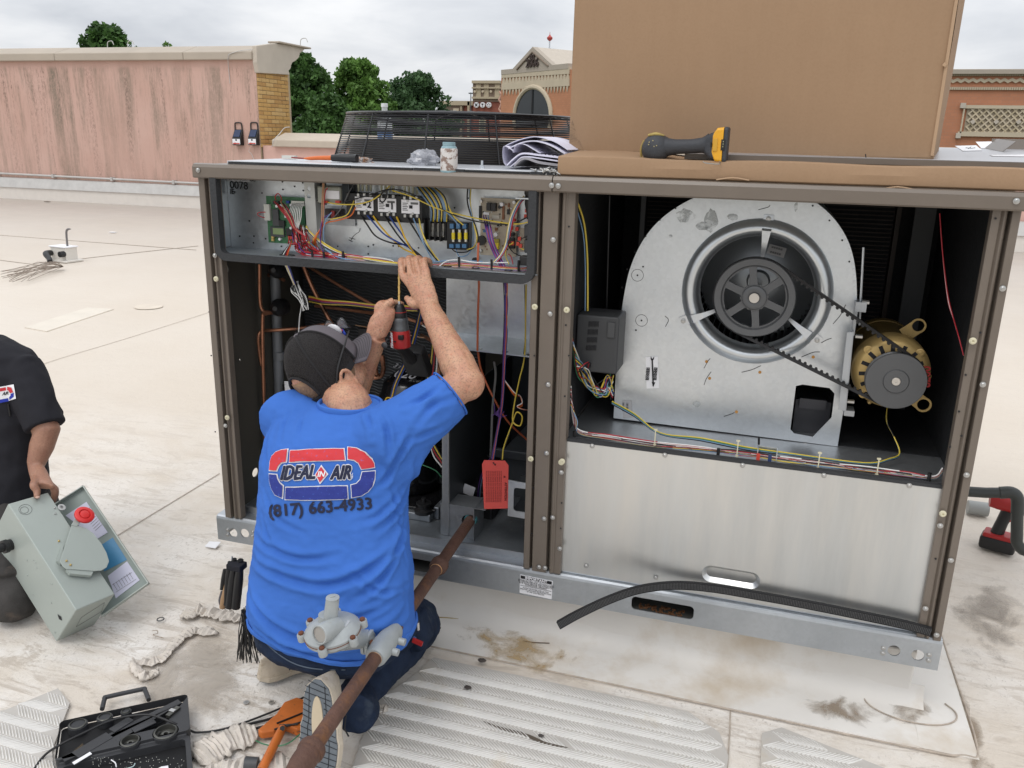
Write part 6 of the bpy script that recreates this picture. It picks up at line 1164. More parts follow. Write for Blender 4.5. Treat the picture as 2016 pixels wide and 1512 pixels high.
for s in (-1,1):
    b = MB(); b.tube([HL(s * .066,.096,.036),HL(s * .090,.05,.026),HL(s * .096,-.01,-.002),HL(s * .092,-.04,-.030)],[.0022,.0028,.003,.0022],8,sm=4); b.build('temple_arm',BLACKP,sg)
    b = MB(); q = [HL(s * (.034 + .026 * math.cos(a)),.119 - .006 * math.cos(a) ** 2 * 2,.050 + .018 * math.sin(a)) for a in np.linspace(0,2 * PI,20)]; b.tube(q,.0016,6,cap=False); b.build('lens_rim',BLACKP,sg)
    b = MB(); b.add(q[:-1],[tuple(range(19))]); b.build('lens',mat('clear_lens',(.6,.62,.65),.08,alpha=.35,var=0),sg,smooth=False)
# shirt
b = MB()
trunk = [(.262,-1.02,1.735,.224,.148),(.31,-1.022,1.735,.230,.155),(.38,-1.022,1.745,.224,.155),(.46,-1.022,1.752,.214,.148),(.54,-1.026,1.766,.204,.140),(.62,-1.030,1.782,.200,.135),(.70,-1.034,1.80,.199,.131),(.76,-1.03,1.82,.198,.126),(.802,-1.022,1.838,.180,.112),(.834,-1.014,1.85,.125,.090),(.852,-1.008,1.852,.082,.074)]
b.loft([ell(b,(cx,cy,z),hw,hd) for z,cx,cy,hw,hd in trunk])
dR = (eR - sR).normalized(); b.tube([Vector((-.98,1.82,.76)),sR + Vector((0,0,.012)),sR.lerp(eR,.45),sR.lerp(eR,.80)],[.075,.086,.080,.066],18)
b.tube([Vector((-.90,1.79,.70)),Vector((-.86,1.82,.74)),sR.lerp(eR,.5) + Vector((.0,-.01,-.02))],[.07,.066,.052],14)
b.tube([Vector((-1.08,1.83,.76)),sL + Vector((-.005,0,.0)),sL.lerp(eL,.45),sL.lerp(eL,.75)],[.080,.080,.074,.066],18)
FL = [([(497,1098),(560,1140),(640,1152),(720,1125),(792,1060)],1.0,1.2),([(483,1165),(530,1228),(600,1262),(700,1262),(795,1205)],1.1,1.2),([(503,1050),(545,1085),(600,1100),(665,1095)],.7,1.0),([(815,850),(785,900),(762,940),(735,962)],.9,.9),([(822,905),(800,960),(775,1010),(740,1045)],.9,1.0),([(800,1010),(782,1080),(745,1145),(690,1185)],.9,1.1),
      ([(488,1205),(545,1262),(640,1290)],.8,.8),([(893,785),(855,797),(822,832)],.8,.9),([(868,757),(830,785),(792,800)],.9,.8),([(720,806),(728,830),(732,862)],.7,.7),([(742,800),(762,845),(768,900)],.8,.8),([(575,800),(560,835),(553,872)],.5,.7),([(600,806),(588,845),(583,870)],.4,.6),([(690,1128),(742,1162),(802,1150)],.8,.9),([(630,1190),(700,1217),(785,1170)],.8,1.0),([(540,815),(525,870),(522,930)],.5,.8),
      ([(515,1010),(530,1060),(560,1095)],.5,.8),([(770,960),(790,1040),(800,1110)],.6,.8),([(800,870),(840,855),(880,835)],.7,.9),([(520,960),(545,1020),(610,1055)],.35,.9),([(700,1030),(750,1010),(792,960)],.45,.9),([(640,1225),(720,1240),(800,1190)],.6,.8)]
def shirt_shape(co,nr):
    zz_ = co[:,2]; tr = BVHTree.FromPolygons([Vector(c) for c in [(-2,1.66,-1),(0,1.66,-1),(0,1.84,2),(-2,1.84,2)]],[(0,1,2,3)])
    # first lay the fold lines on the plain surface: nearest vertex seen along each measured direction
    def near(px,py):
        d = np.array(ray(px,py).normalized()); v = co - np.array(EYE); t = v @ d; perp = np.linalg.norm(v - t[:,None] * d,axis=1); sc = perp * 6 + t; sc[(nr @ d) > 0] += 5; return Vector(co[int(np.argmin(sc))])
    L_ = [([near(*p) for p in pts],a,w_) for pts,a,w_ in FL]
    co = folds(co,nr,L_,.0100,.0072)
    for i in range(len(co)):
        q = co[i]; v = Vector((q[0] * 7,q[1] * 7,q[2] * 15)); low = max(0,.75 - q[2]); co[i] = q + nr[i] * ((.005 + .006 * low) * noise.noise(v) + .003 * noise.noise(Vector((q[0] * 26,q[1] * 26,q[2] * 14))) + .0015 * noise.noise(v * 6))
    return co
shirt = fuse('shirt',b,.0055,5,CLOTH,man,shirt_shape)
# open the bottom and cuffs: hems as rolled edges
b = MB(); q = [Vector(p) for p in ell(b,(-1.008,1.852,.852),.080,.072,n=28)]; b.tube(q + [q[0]],.0045,8,cap=False,flat=1.8); b.build('collar',CLOTH,man)
b = MB(); c = sR.lerp(eR,.80); u = dR.orthogonal().normalized(); v = dR.cross(u); q = [c + (u * math.cos(a) + v * math.sin(a)) * .0665 for a in np.linspace(0,2 * PI,30)]; b.tube(q,.0026,6,cap=False); b.build('sleeve_hem',CLOTH,man)
b = MB(); q = [Vector(p) for p in ell(b,(-1.02,1.735,.266),.229,.152,n=40)]; q = [p + Vector((0,0,.012 * math.sin(k * .5) + .03 * (abs(p.x + 1.02) / .24) ** 2)) for k,p in enumerate(q)]; b.tube(q + [q[0]],.005,6,cap=False,flat=1.6); b.build('shirt_hem',CLOTH,man)
# jersey print, laid on the cloth
ST = bvh(shirt)
def on_cloth(name,polys,m_,off,tree=ST,par=None,dens=7.0):
    bm_ = bmesh.new()
    for k_,(vs,fs) in enumerate(polys):
        V = [bm_.verts.new((p[0],p[1],k_)) for p in vs]
        uv_ = set(i for f in fs for i in f)
        for f in fs:
            try: bm_.faces.new([V[i] for i in f])
            except ValueError: pass
    bmesh.ops.triangulate(bm_,faces=bm_.faces)
    for _ in range(6):
        es = [e for e in bm_.edges if e.calc_length() > dens]
        if not es: break
        bmesh.ops.subdivide_edges(bm_,edges=es,cuts=1); bmesh.ops.triangulate(bm_,faces=bm_.faces)
    for v in [v for v in bm_.verts if not v.link_faces]: bm_.verts.remove(v)
    bad = []
    for v in bm_.verts:
        h = hit(tree,v.co.x,v.co.y,off + .00007 * v.co.z)
        if h is None: bad.append(v); continue
        v.co = h - org(par)
    bmesh.ops.delete(bm_,geom=bad,context='VERTS'); me = bpy.data.meshes.new(name); bm_.to_mesh(me); bm_.free(); me.materials.append(m_); o = bpy.data.objects.new(name,me); COL.objects.link(o); o.parent = par; ORG[o.name] = org(par); return o
zc = lambda p: (440 + .3439 * p[0],600 + .3439 * p[1])
def polyg(pts): q = [zc(p) for p in pts]; return (q,[tuple(t) for t in geometry.tessellate_polygon([[Vector((*p,0)) for p in q]])])
def grow(pts,d):
    q = [Vector(p) for p in pts]; n = len(q); ar = sum(q[i].x * q[(i + 1) % n].y - q[(i + 1) % n].x * q[i].y for i in range(n)); s = 1 if ar > 0 else -1; out = []
    for i in range(n): a = (q[i] - q[i - 1]).normalized(); c = (q[(i + 1) % n] - q[i]).normalized(); t = (Vector((a.y,-a.x)) + Vector((c.y,-c.x))) * s; t = t / max(t.length_squared,.5) * 2; out.append(q[i] + t * d)
    return out
RED = [[(268,948),(272,900),(283,868),(305,845),(335,834),(370,830),(362,900),(335,905),(318,925),(308,950)],[(387,838),(480,832),(590,827),(690,826),(697,890),(590,892),(480,896),(382,902)],[(714,818),(765,822),(815,845),(850,880),(860,905),(862,930),(792,940),(775,905),(750,890),(714,884)]]
BLU = [[(268,970),(308,972),(313,995),(325,1018),(345,1035),(340,1105),(300,1085),(280,1050),(270,1010)],[(362,1045),(480,1043),(590,1041),(708,1037),(712,1108),(590,1114),(480,1117),(358,1113)],[(865,952),(864,1000),(850,1035),(825,1068),(790,1090),(736,1100),(732,1032),(762,1025),(784,1003),(796,958)]]
DIA = [(563,925),(597,970),(556,1020),(531,974)]
def ptext(s,cx,cy,size,ang=0,grow_=0.0,sx=1.0,**k):
    v,f = text_mesh(s,size,bold=grow_,res=2,**k); ca,sa = math.cos(R(ang)),math.sin(R(ang)); return ([zc((cx + p.x * sx * ca + p.y * sa,cy - p.y * ca + p.x * sx * sa)) for p in v],f)
PR = {'white': mat('print_white',(.70,.70,.74),.7,var=.06,vscale=60),'red': mat('print_red',(.55,.035,.045),.75,col2=(.25,.12,.3),fac2=.36,s2=120,edge2=.03,var=.1),'blue': mat('print_blue',(.02,.035,.24),.75,col2=(.04,.10,.42),fac2=.36,s2=120,edge2=.03),'navy': mat('print_navy',(.012,.016,.045),.75,col2=(.04,.1,.3),fac2=.33,s2=130,edge2=.02)}
on_cloth('shirt_print',[polyg(grow(p,5)) for p in RED + BLU + [DIA]] + [ptext(s_,x_ + 8.5 * math.cos(q_),965 + 8.5 * math.sin(q_),112,-2,sx=.66,shear=.4) for s_,x_ in (('IDEAL',426),('AIR',670)) for q_ in np.arange(0,6.2,.785)],PR['white'],.0022,par=man)
on_cloth('red_print',[polyg(p) for p in RED] + [polyg(grow(DIA,-1))],PR['red'],.0046,par=man); on_cloth('blue_print',[polyg(p) for p in BLU],PR['blue'],.0046,par=man)
on_cloth('lettering',[ptext(s_,x_ + 3.6 * c_,965 + 2.6 * d_,112,-2,sx=.66,shear=.4) for s_,x_ in (('IDEAL',426),('AIR',670)) for c_,d_ in ((1,1),(-1,1),(1,-1),(-1,-1))],PR['navy'],.0048,par=man,dens=5); on_cloth('small_lettering',[ptext('IN',562,972,44,-2,.03,shear=.3)],PR['white'],.0054,par=man,dens=4); on_cloth('small_print',[ptext('LLC',735,978,20,-86,.02)],PR['white'],.0054,par=man,dens=4)
on_cloth('phone_number',[ptext('(817) 663-4933',556 + 2.6 * c_,1162 + 2.2 * d_,96,-4.5,spacing=1.0) for c_,d_ in ((1,1),(-1,1),(1,-1),(-1,-1))],PR['navy'],.0026,par=man,dens=5)
# jeans
b = MB()
b.loft([ell(b,(-1.03,1.735,z),hw,hd) for z,hw,hd in ((.175,.13,.09),(.195,.175,.125),(.225,.206,.145),(.265,.208,.142),(.33,.200,.130))])
hRp,kR,aR = Vector((-.95,1.79,.21)),Vector((-.93,2.06,.095)),Vector((-.94,1.69,.085)); hLp,kL,aL = Vector((-1.11,1.84,.235)),Vector((-1.16,2.08,.095)),Vector((-1.14,1.86,.07))
for h_,k_,a_ in ((hRp,kR,aR),(hLp,kL,aL)):
    b.tube([h_,h_.lerp(k_,.5) + Vector((0,0,.02)),k_],[.088,.090,.080],16); b.tube([k_,k_.lerp(a_,.35),k_.lerp(a_,.7),a_],[.078,.072,.060,.050],16); b.ball(k_,.082,10)
b.tube([aR,Vector((-.905,1.645,.10)),Vector((-.885,1.60,.12))],[.058,.056,.050],14)
def jean_shape(co,nr):
    for i in range(len(co)):
        q = Vector(co[i]); co[i] = q + Vector(nr[i]) * (.006 * noise.noise(Vector((q.x * 12,q.y * 18,q.z * 18))) + .0035 * noise.noise(q * 45)); co[i][2] = max(co[i][2],.012)
    return co
jeans = fuse('jeans',b,.006,4,DENIM,man,jean_shape); JT = bvh(jeans)
b = MB(); q = [h for h in (hit(JT,*p,.002) for p in ((476,1165),(487,1205),(505,1240),(535,1275),(575,1303),(620,1316),(680,1318))) if h]
if len(q) > 2: b.tube(q,.0016,5,sm=5); b.build('jean_stitching',mat('stitch_grey',(.10,.13,.17),.8),man)
# thigh pocket with testers
pk = W(812,1240,1.95); b = MB(); b.cbox(pk + Vector((0,.0,.0)),(.085,.10,.10),Matrix.Rotation(R(-18),3,'Y')); po = b.build('thigh_pocket',DENIM,man,bevel=.015)
b = MB(); b.cyl(W(822,1225,1.90),W(823,1240,1.90),.005,n=10); tag(b.build('screwdriver_tip',mat('chrome',(.7,.7,.72),.2,.9)),'bright screwdriver tip sticking out of the jeans pocket','screwdriver')
b = MB(); a = W(810,1254,1.89); b.cbox(a,(.026,.008,.009),Matrix.Rotation(R(20),3,'Y')); tag(b.build('blue_tester',mat('tester_blue',(.05,.15,.35),.4)),'small blue tool handle tucked in the jeans pocket','tool handle')
b = MB(); a = W(822,1264,1.88); b.cbox(a,(.030,.008,.012),Matrix.Rotation(R(15),3,'Y')); tag(b.build('red_tester',mat('tester_red',(.50,.03,.03),.4)),'small red tool handle tucked in the jeans pocket','tool handle')
# shoes
SHW = mat('shoe_leather',(.56,.49,.39),.6,var=.14,vscale=18,bump=.2,bscale=90,col2=(.34,.27,.19),fac2=.36,s2=22); SOLE = mat('sole_grey',(.13,.15,.17),.7,var=.15,vscale=40); SOLEB = mat('sole_groove',(.02,.022,.026),.8); SOLEW = mat('sole_tan',(.50,.42,.30),.7)
def shoe(heel,toe,up,wd=.047,grooves=True):
    """sneaker whose sole runs heel -> toe and whose upper rises along 'up'"""
    ax = (toe - heel); L0 = ax.length; ax.normalize(); up = (up - ax * up.dot(ax)).normalized(); sd_ = ax.cross(up)
    wf = lambda t: wd * (.72 + .30 * math.sin(PI * min(1,t * 1.0)) * (1 if t > .45 else .55) + (.10 if .55 < t < .85 else 0)) * (1 if t < .93 else .8)
    sp = []
    for s_ in (1,-1):
        T = np.linspace(.0,1,14) if s_ == 1 else np.linspace(1,.0,14)
        for t in T: sp.append((t * L0,s_ * wf(t) * math.sqrt(max(.06,1 - abs(2 * t - 1) ** 7))))
    to3 = lambda x,y,d: heel + ax * x + sd_ * y + up * d
    ps = thing('tmp','x','x'); bpy.data.objects.remove(ps)
    b = MB(); rings = []
    for t in np.linspace(0,1,14):
        h_ = np.interp(t,[0,.12,.35,.5,.8,1],[.065,.075,.078,.068,.045,.018]); w_ = wf(t) * math.sqrt(max(.10,1 - abs(2 * t - 1) ** 6)) * .97; c = heel + ax * (t * L0 * .98 + .002) + up * .014
        rings.append([c + sd_ * (w_ * math.cos(a)) * (1 if math.sin(a) < .1 else (1 - .35 * math.sin(a))) + up * (max(0,math.sin(a)) * h_ - .004 * (math.sin(a) < 0)) for a in np.linspace(0,2 * PI,19)[:-1]])
    b.loft(rings); o = b.build('shoe',SHW,man,ang=60)
    b = MB(); b.plate(sp,[],to3,.018); b.build('midsole',SHW,o,smooth=False,bevel=.003)
    b = MB(); b.plate([(x * .985 + .002,y * .93) for x,y in sp],[],lambda x,y,d: to3(x,y,d - .004),.005); b.build('outsole',SOLE,o,smooth=False)
    b = MB(); b.plate([(L0 * (.5 + .26 * math.cos(a) - .08),.016 * math.sin(a)) for a in np.linspace(0,2 * PI,24)[:-1]],[],lambda x,y,d: to3(x,y,d - .0062),.003); b.build('arch_inlay',SOLEW,o,smooth=False)
    b = MB()
    for x in np.linspace(.05,.95,17):
        w_ = wf(x) * math.sqrt(max(.06,1 - abs(2 * x - 1) ** 7)) * .92
        for sg_ in (-1,1):
            y0 = .018 if .2 < x < .66 else .0
            b.tube([to3(x * L0,sg_ * y0,-.0045),to3(x * L0 + .008 * sg_,sg_ * w_,-.0045)],.0012,4)
    for y in (-.55,.55): b.tube([to3(t * L0,y * wf(t),-.0045) for t in np.linspace(.06,.94,14)],.0011,4)
    tag(b.build('sole_grooves',SOLEB,o),kind='stuff')
    for s_ in (-1,1): b = MB(); b.tube([to3(L0 * .30,s_ * wf(.3) * 1.0,.03),to3(L0 * .42,s_ * wf(.42) * .92,.055),to3(L0 * .50,s_ * wf(.5) * .98,.032),to3(L0 * .60,s_ * wf(.6) * .9,.050)],.0022,5); b.build('side_stripe',SOLEB,o)
    return o
shoe(W(626,1336,1.535),Vector((-.918,1.470,.012)),Vector((.04,1,.0)),.052)
shoe(G(508,1338,.02),G(570,1322,.02) + Vector((.05,.16,0)),Vector((.25,-.15,1)),.044)
# pouch and cable ties at his left hip
pch = thing('tool_pouch','black and tan tool pouch hanging at the kneeling man\'s left hip','tool pouch',W(457,1150,1.77)); TANL = mat('tan_leather',(.32,.20,.11),.6,var=.15)
for nm,q,r_,m_ in (('pouch_sleeve',[(462,1100),(458,1140),(452,1195)],[.006,.012,.013],BLACKP),('pouch_sleeve',[(474,1102),(470,1140),(464,1196)],[.008,.013,.013],BLACKP),('pouch_sleeve',[(452,1106),(449,1135),(446,1190)],[.005,.009,.009],BLACKP),('leather_sleeve',[(446,1150),(441,1180),(438,1196)],[.006,.010,.009],TANL),('tool_handle',[(443,1122),(440,1140),(437,1160)],[.006,.007,.006],BLACKP),('leather_sleeve',[(437,1165),(434,1182),(436,1196)],[.004,.006,.004],mat('grey_leather',(.08,.08,.09),.5)),('blade',[(457,1096),(455,1120),(451,1150)],[.0025,.003,.003],GALV)):
    b = MB(); b.tube([W(x,y,1.77) for x,y in q],r_,10,sm=3); b.build(nm,m_,pch)
b = MB(); b.cbox(W(466,1114,1.76),(.045,.035,.018)); b.build('pouch_strap',CLOTHD,pch,bevel=.003)
b = MB(); g4 = random.Random(9); c = W(487,1212,1.68)
for k in range(60):
    q0 = c + Vector((g4.uniform(-.012,.012),g4.uniform(-.012,.012),.02)); e = W(488 + g4.uniform(-22,26),1292 + g4.uniform(-26,14),1.66 + g4.uniform(-.02,.03)); e.z = max(e.z,.01); b.tube([q0,q0.lerp(e,.5) + Vector((g4.uniform(-.006,.006),0,.003)),e],.0013,4,sm=2)
tag(b.build('cable_tie_bundle',BLACKP),'bundle of loose black cable ties hanging below the tool pouch','cable ties',kind='stuff')
# red drill driver held upright
dr = thing('drill_driver','red and grey drill driver with a gold step bit, held upright under the shelf','drill',(DX,DY,1.0)); MRED = mat('drill_red',(.36,.02,.02),.42,var=.06); D0 = W(786,640,DY); DXp = D0.x
ax0 = W(790,685,DY); ax1 = W(786,598,DY); axd = (ax1 - ax0).normalized()
def dl(prof,m_,nm,par=dr,n=26): b = MB(); b.lathe(ax0,axd,prof,n); return b.build(nm,m_,par)
Ld = (ax1 - ax0).length
dl([(.020,0),(.027,.004),(.0275,.012),(.0275,.045),(.025,.052),(.02,.053)],MRED,'motor_housing'); dl([(.0235,.045),(.0245,.055),(.0235,.062),(.0225,.064),(.0230,.078),(.0225,.086),(.0205,.089)],mat('drill_grey',(.10,.105,.11),.35,.3),'gear_case')
dl([(.0195,.088),(.020,.092),(.020,.104),(.0185,.108),(.0165,.112),(.0155,.118),(.012,.124),(.0085,.127)],BLACKP,'chuck'); dl([(.0203,.1045),(.0205,.1055),(.0203,.1065)],MRED,'chuck_ring'); dl([(.004,.126),(.004,.134),(.0035,.135)],GALV,'bit_shank')
b = MB(); p0_ = ax0 + axd * .134; p1_ = W(786,530,2.17); b.tube([p0_,p1_],[.0032,.0030],8)
for k in range(40): t = k / 39; a = t * 22; c = p0_.lerp(p1_,t); b.cbox(c + Vector((math.cos(a),math.sin(a),0)) * .0028,(.0018,.0018,.0025))
b.build('drill_bit',mat('bit_gold',(.55,.36,.12),.35,.7),dr)
side = Vector((-1,0,0)); b = MB(); b.box((ax0.x - .024,DY - .0255,ax0.z + .004),(ax0.x + .0,DY - .010,ax0.z + .045)); b.build('housing_shell',MRED,dr,bevel=.004)
b = MB(); b.box((ax0.x + .003,DY - .029,ax0.z + .030),(ax0.x + .018,DY - .015,ax0.z + .044)); b.build('gear_switch',BLACKP,dr,bevel=.002); b = MB(); b.box((ax0.x - .010,DY - .0295,ax0.z + .023),(ax0.x - .003,DY - .020,ax0.z + .026)); b.build('vent_slot',INK,dr,smooth=False)
b = MB(); add_text(b,'Milwaukee',Vector((ax0.x - .017,DY - .0262,ax0.z + .026)),(-.06,0,1),(-1,0,0),.0105,extrude=.0003,shear=.3,bold=.0004); b.build('brand_lettering',WHITE,dr,smooth=False)
b = MB(); b.tube([ax0 + Vector((-.01,.01,.01)),ax0 + Vector((-.012,.06,-.03)),ax0 + Vector((-.012,.10,-.06))],[.018,.016,.017],12); b.build('grip',BLACKP,dr); b = MB(); b.cbox(ax0 + Vector((-.012,.13,-.07)),(.075,.04,.11),Matrix.Rotation(R(35),3,'X')); b.build('battery',BLACKP,dr,bevel=.006)
b = MB(); c = W(757,680,2.06); b.ball(c,.0095,8,(1,.5,1)); b.tube([c,c + Vector((.006,0,.012)),c + Vector((.010,0,.020))],.0015,5); tag(b.build('key_tag',DGREY,None),'small round grey key tag dangling at the drilling hand','key tag')
# measured corner and edges of the switch box he steadies
Ap,u_,v_,w_ = Vector((-2.1752,1.8085,.4056)),Vector((.0294,.1229,-.0076)),Vector((.3065,-.0890,-.2579)),Vector((-.1155,.0187,-.1438)); nf = -w_.normalized()
# ---------------------------------------------------------------- the man in charcoal
m2 = thing('person','person in a charcoal work shirt kneeling at the left edge, hand on a switch box','person',(-2.5,2.05,0))
b = MB(); b.loft([ell(b,p,hw,hd) for p,hw,hd in (((-2.50,2.02,.16),.17,.12),((-2.50,2.04,.30),.18,.13),((-2.50,2.06,.45),.185,.13),((-2.50,2.07,.60),.20,.13),((-2.50,2.08,.74),.205,.12),((-2.50,2.08,.80),.17,.10),((-2.50,2.08,.84),.08,.07))])
s2_,e2_ = W(48,735,2.08),W(92,850,2.03); s3_ = Vector((-2.69,2.05,.77)); e3_ = Vector((-2.78,1.95,.55))
b.tube([Vector((-2.45,2.08,.72)),s2_,s2_.lerp(e2_,.5),s2_.lerp(e2_,.92)],[.07,.072,.066,.062],16); b.tube([Vector((-2.58,2.07,.72)),s3_,s3_.lerp(e3_,.9)],[.07,.072,.06],16)
b.add([W(88,745,2.08),W(125,812,2.10),W(110,822,2.12),W(70,800,2.1),W(88,745,2.12),W(125,812,2.13),W(110,822,2.15),W(70,800,2.15)],[(0,1,2,3),(4,7,6,5),(0,4,5,1),(1,5,6,2),(2,6,7,3),(3,7,4,0)])
def sh2(co,nr):
    for i in range(len(co)): q = Vector(co[i]); co[i] = q + Vector(nr[i]) * (.006 * noise.noise(Vector((q.x * 9,q.y * 9,q.z * 16))) + .003 * noise.noise(q * 30))
    return co
shirt2 = fuse('work_shirt',b,.0065,4,CLOTHD,m2,sh2)
b = MB(); w2 = W(70,915,1.985); k2 = W(84,952,1.93)
b.tube([s2_,e2_,e2_.lerp(w2,.45),w2],[.045,.043,.038,.027],16)
acx = Vector((.9,.25,-.1)).normalized(); b.loft([palm_ring(w2.lerp(k2,t),hw,ht,acx,(k2 - w2).normalized()) for t,hw,ht in ((-.1,.027,.022),(.4,.034,.021),(1.0,.038,.018),(1.15,.034,.014))])
b.tube([w2.lerp(k2,.5),W(66,955,1.90),PLN(70,970,Ap,nf) + nf * .014,PLN(71,984,Ap,nf) + nf * .009],[.014,.0125,.0115,.009],12,sm=3)
for i in range(4): p = W(92 + i * 6,948 + i * 5,1.95 + i * .006); b.tube([w2.lerp(k2,.8),p,W(108 - i * 1,962 + i * 6,1.95),W(111 - i * 2,978 + i * 4,1.96)],[.011,.0105,.0095,.0075],10,sm=3)
b.tube([s3_,e3_,Vector((-2.62,1.85,.42)),Vector((-2.52,1.80,.38))],[.045,.042,.034,.026],14); b.ball(Vector((-2.50,1.79,.37)),.036,8,(1,.8,.6))
for i in range(4): b.tube([Vector((-2.49,1.79,.37)),Vector((-2.455 + .0,1.77 + i * .018,.36)),Vector((-2.43,1.77 + i * .018,.34))],[.010,.009,.007],8,sm=2)
b.tube([Vector((-2.52,2.08,.78)),Vector((-2.56,2.06,.90))],[.07,.058],14); b.ball(Vector((-2.585,2.05,1.0)),1,12,(.078,.098,.115)); b.ball(Vector((-2.585,2.0,.94)),1,8,(.05,.05,.05)); b.tube([Vector((-2.585,1.955,1.0)),Vector((-2.585,1.935,.97))],[.008,.013],8)
for s in (-1,1): b.ball(Vector((-2.585 + s * .08,2.06,.99)),1,6,(.008,.018,.03))
fuse('body',b,.004,4,SKIN2,m2,arm_shape if False else None)
b = MB(); b.ball(Vector((-2.585,2.065,1.02)),1,12,(.084,.10,.11)); b.build('hair',mat('dark_hair',(.03,.022,.018),.8,bump=.4),m2)
b = MB(); b.ball(PLN(71,985,Ap,nf) + nf * .0165,1,6,(.007,.007,.004)); b.build('thumb_nail',mat('nail',(.50,.33,.26),.35),m2)
TRO = mat('dusty_trousers',(.045,.042,.040),.9,var=.35,vscale=14,col2=(.13,.10,.08),fac2=.38,s2=9,bump=.25,bscale=300)
b = MB(); b.loft([ell(b,(-2.50,2.06,z),hw,hd) for z,hw,hd in ((.10,.15,.12),(.2,.19,.15),(.30,.18,.13))])
kk = Vector((-2.205,1.80,.085)); b.tube([Vector((-2.42,2.0,.22)),Vector((-2.31,1.90,.19)),kk + Vector((0,0,.03))],[.11,.10,.082],16); b.ball(kk,1,10,(.082,.085,.082)); b.tube([kk,Vector((-2.33,2.02,.08)),Vector((-2.42,2.2,.07))],[.078,.07,.055],14)
b.tube([Vector((-2.58,2.0,.22)),Vector((-2.62,1.80,.12))],[.11,.085],16); b.tube([Vector((-2.62,1.80,.09)),Vector((-2.62,2.2,.07))],[.08,.055],14)
def tr2(co,nr):
    for i in range(len(co)): q = Vector(co[i]); co[i] = q + Vector(nr[i]) * (.007 * noise.noise(q * 16) + .003 * noise.noise(q * 40)); co[i][2] = max(co[i][2],.006)
    return co
fuse('trousers',b,.0075,4,TRO,m2,tr2)
S2 = bvh(shirt2)
def pq(pts): return ([p for p in pts],[tuple(t) for t in geometry.tessellate_polygon([[Vector((*p,0)) for p in pts]])])
on_cloth('name_patch',[pq([(-12,763),(28,757),(33,785),(-10,796)])],WHITE,.003,S2,m2)
on_cloth('patch_red',[pq([(-10,766),(12,762),(13,768),(-8,772)]),pq([(15,761),(24,763),(28,772),(22,774),(19,769),(15,768)])],PR['red'],.004,S2,m2); on_cloth('patch_blue',[pq([(-8,788),(18,783),(19,789),(-8,795)]),pq([(29,773),(29,781),(21,787),(20,782),(23,778),(23,775)])],mat('patch_blue_ink',(.01,.03,.35),.6),.004,S2,m2)
v,f = text_mesh('AIR',9,shear=.3,bold=.03,res=2); on_cloth('patch_lettering',[([(12 + p.x,774.5 - p.y - p.x * .12) for p in v],f)],INK,.005,S2,m2,dens=3)
b = MB(); b.tube([hit(S2,17,795,.004) or W(17,795,1.95),hit(S2,20,818,.004) or W(20,818,1.95)],.003,6); tag(b.build('pen',BLACKP),'black pen in the chest pocket of the charcoal work shirt','pen')
# ================================================================ THINGS ON AND AROUND THE UNIT
TZ = 1.4265
def card_mat():
    m = mat('cardboard',(.335,.222,.138),.8,var=.05,vscale=3,spec=.2); t = m.node_tree; p = t.nodes['Principled BSDF']; v = N(t,'ShaderNodeTexCoord').outputs['Object']
    q = N(t,'ShaderNodeMapping'); q.inputs['Scale'].default_value = (1,1,.12); t.links.new(v,q.inputs[0]); w_ = N(t,'ShaderNodeTexNoise',i_Scale=45.0,i_Detail=4.0); t.links.new(q.outputs[0],w_.inputs['Vector']); n2 = N(t,'ShaderNodeTexNoise',i_Scale=160.0,i_Detail=2.0); t.links.new(v,n2.inputs['Vector'])
    old = p.inputs['Base Color'].links[0].from_socket; c = mix(t,ramp(t,w_.outputs[0],[(.4,0.0),(.7,.12)]),old,(.27,.17,.10)); c = mix(t,ramp(t,n2.outputs[0],[(.4,0.0),(.75,.2)]),c,(.25,.16,.095)); t.links.new(c,p.inputs['Base Color'])
    b = N(t,'ShaderNodeBump',i_Strength=.10,i_Distance=.010); n5 = N(t,'ShaderNodeTexNoise',i_Scale=7.0,i_Detail=3.0); t.links.new(v,n5.inputs['Vector']); t.links.new(n5.outputs[0],b.inputs['Height']); t.links.new(b.outputs[0],p.inputs['Normal']); return m
CARD = card_mat(); CARDE = mat('cardboard_edge',(.44,.30,.19),.8,var=.08)
# flat carton
fc = thing('flat_carton','long flat brown carton lying on the front edge of the unit top','cardboard box',(.1,2.5,TZ))
b = MB(); rings = []
for k in range(25):
    x = -.567 + 1.40 * k / 24; bow = .006 * math.sin(k * .55) + .010 * math.sin(PI * k / 24); lift = .003 + (.006 if k < 1 else .0) ; y0 = 2.203 - .004 * math.sin(k * .7)
    z0,z1 = TZ + .003,TZ + .052 + .002 * math.sin(k * .8); rings.append([Vector((x,y0,z0 + .004)),Vector((x,y0 - .003,z0 + .025)),Vector((x,y0 + .002,z1 - .003)),Vector((x,y0 + .008,z1)),Vector((x,2.44,z1 + .0125 * min(1,max(0,(-.22 - x) / .1)))),Vector((x,2.79,z1)),Vector((x,2.80,z1 - .004)),Vector((x,2.80,z0)),Vector((x,y0 + .006,z0))])
b.loft(rings); b.build('carton_shell',CARD,fc,ang=22)
for px0,px1,py in ((1410,1475,353),(1735,1800,371)): b = MB(); b.tube([W(px0,py + 1,2.198),W((px0 + px1) / 2,py - 3,2.197),W(px1,py + 2,2.198)],.0016,6,sm=3); b.build('flap_cut',CARDE,fc)
b = MB(); b.box((-.569,2.21,TZ + .004),(-.5665,2.78,TZ + .05)); b.build('end_flap',mat('cardboard_dark',(.22,.12,.07),.8,var=.15),fc,smooth=False)
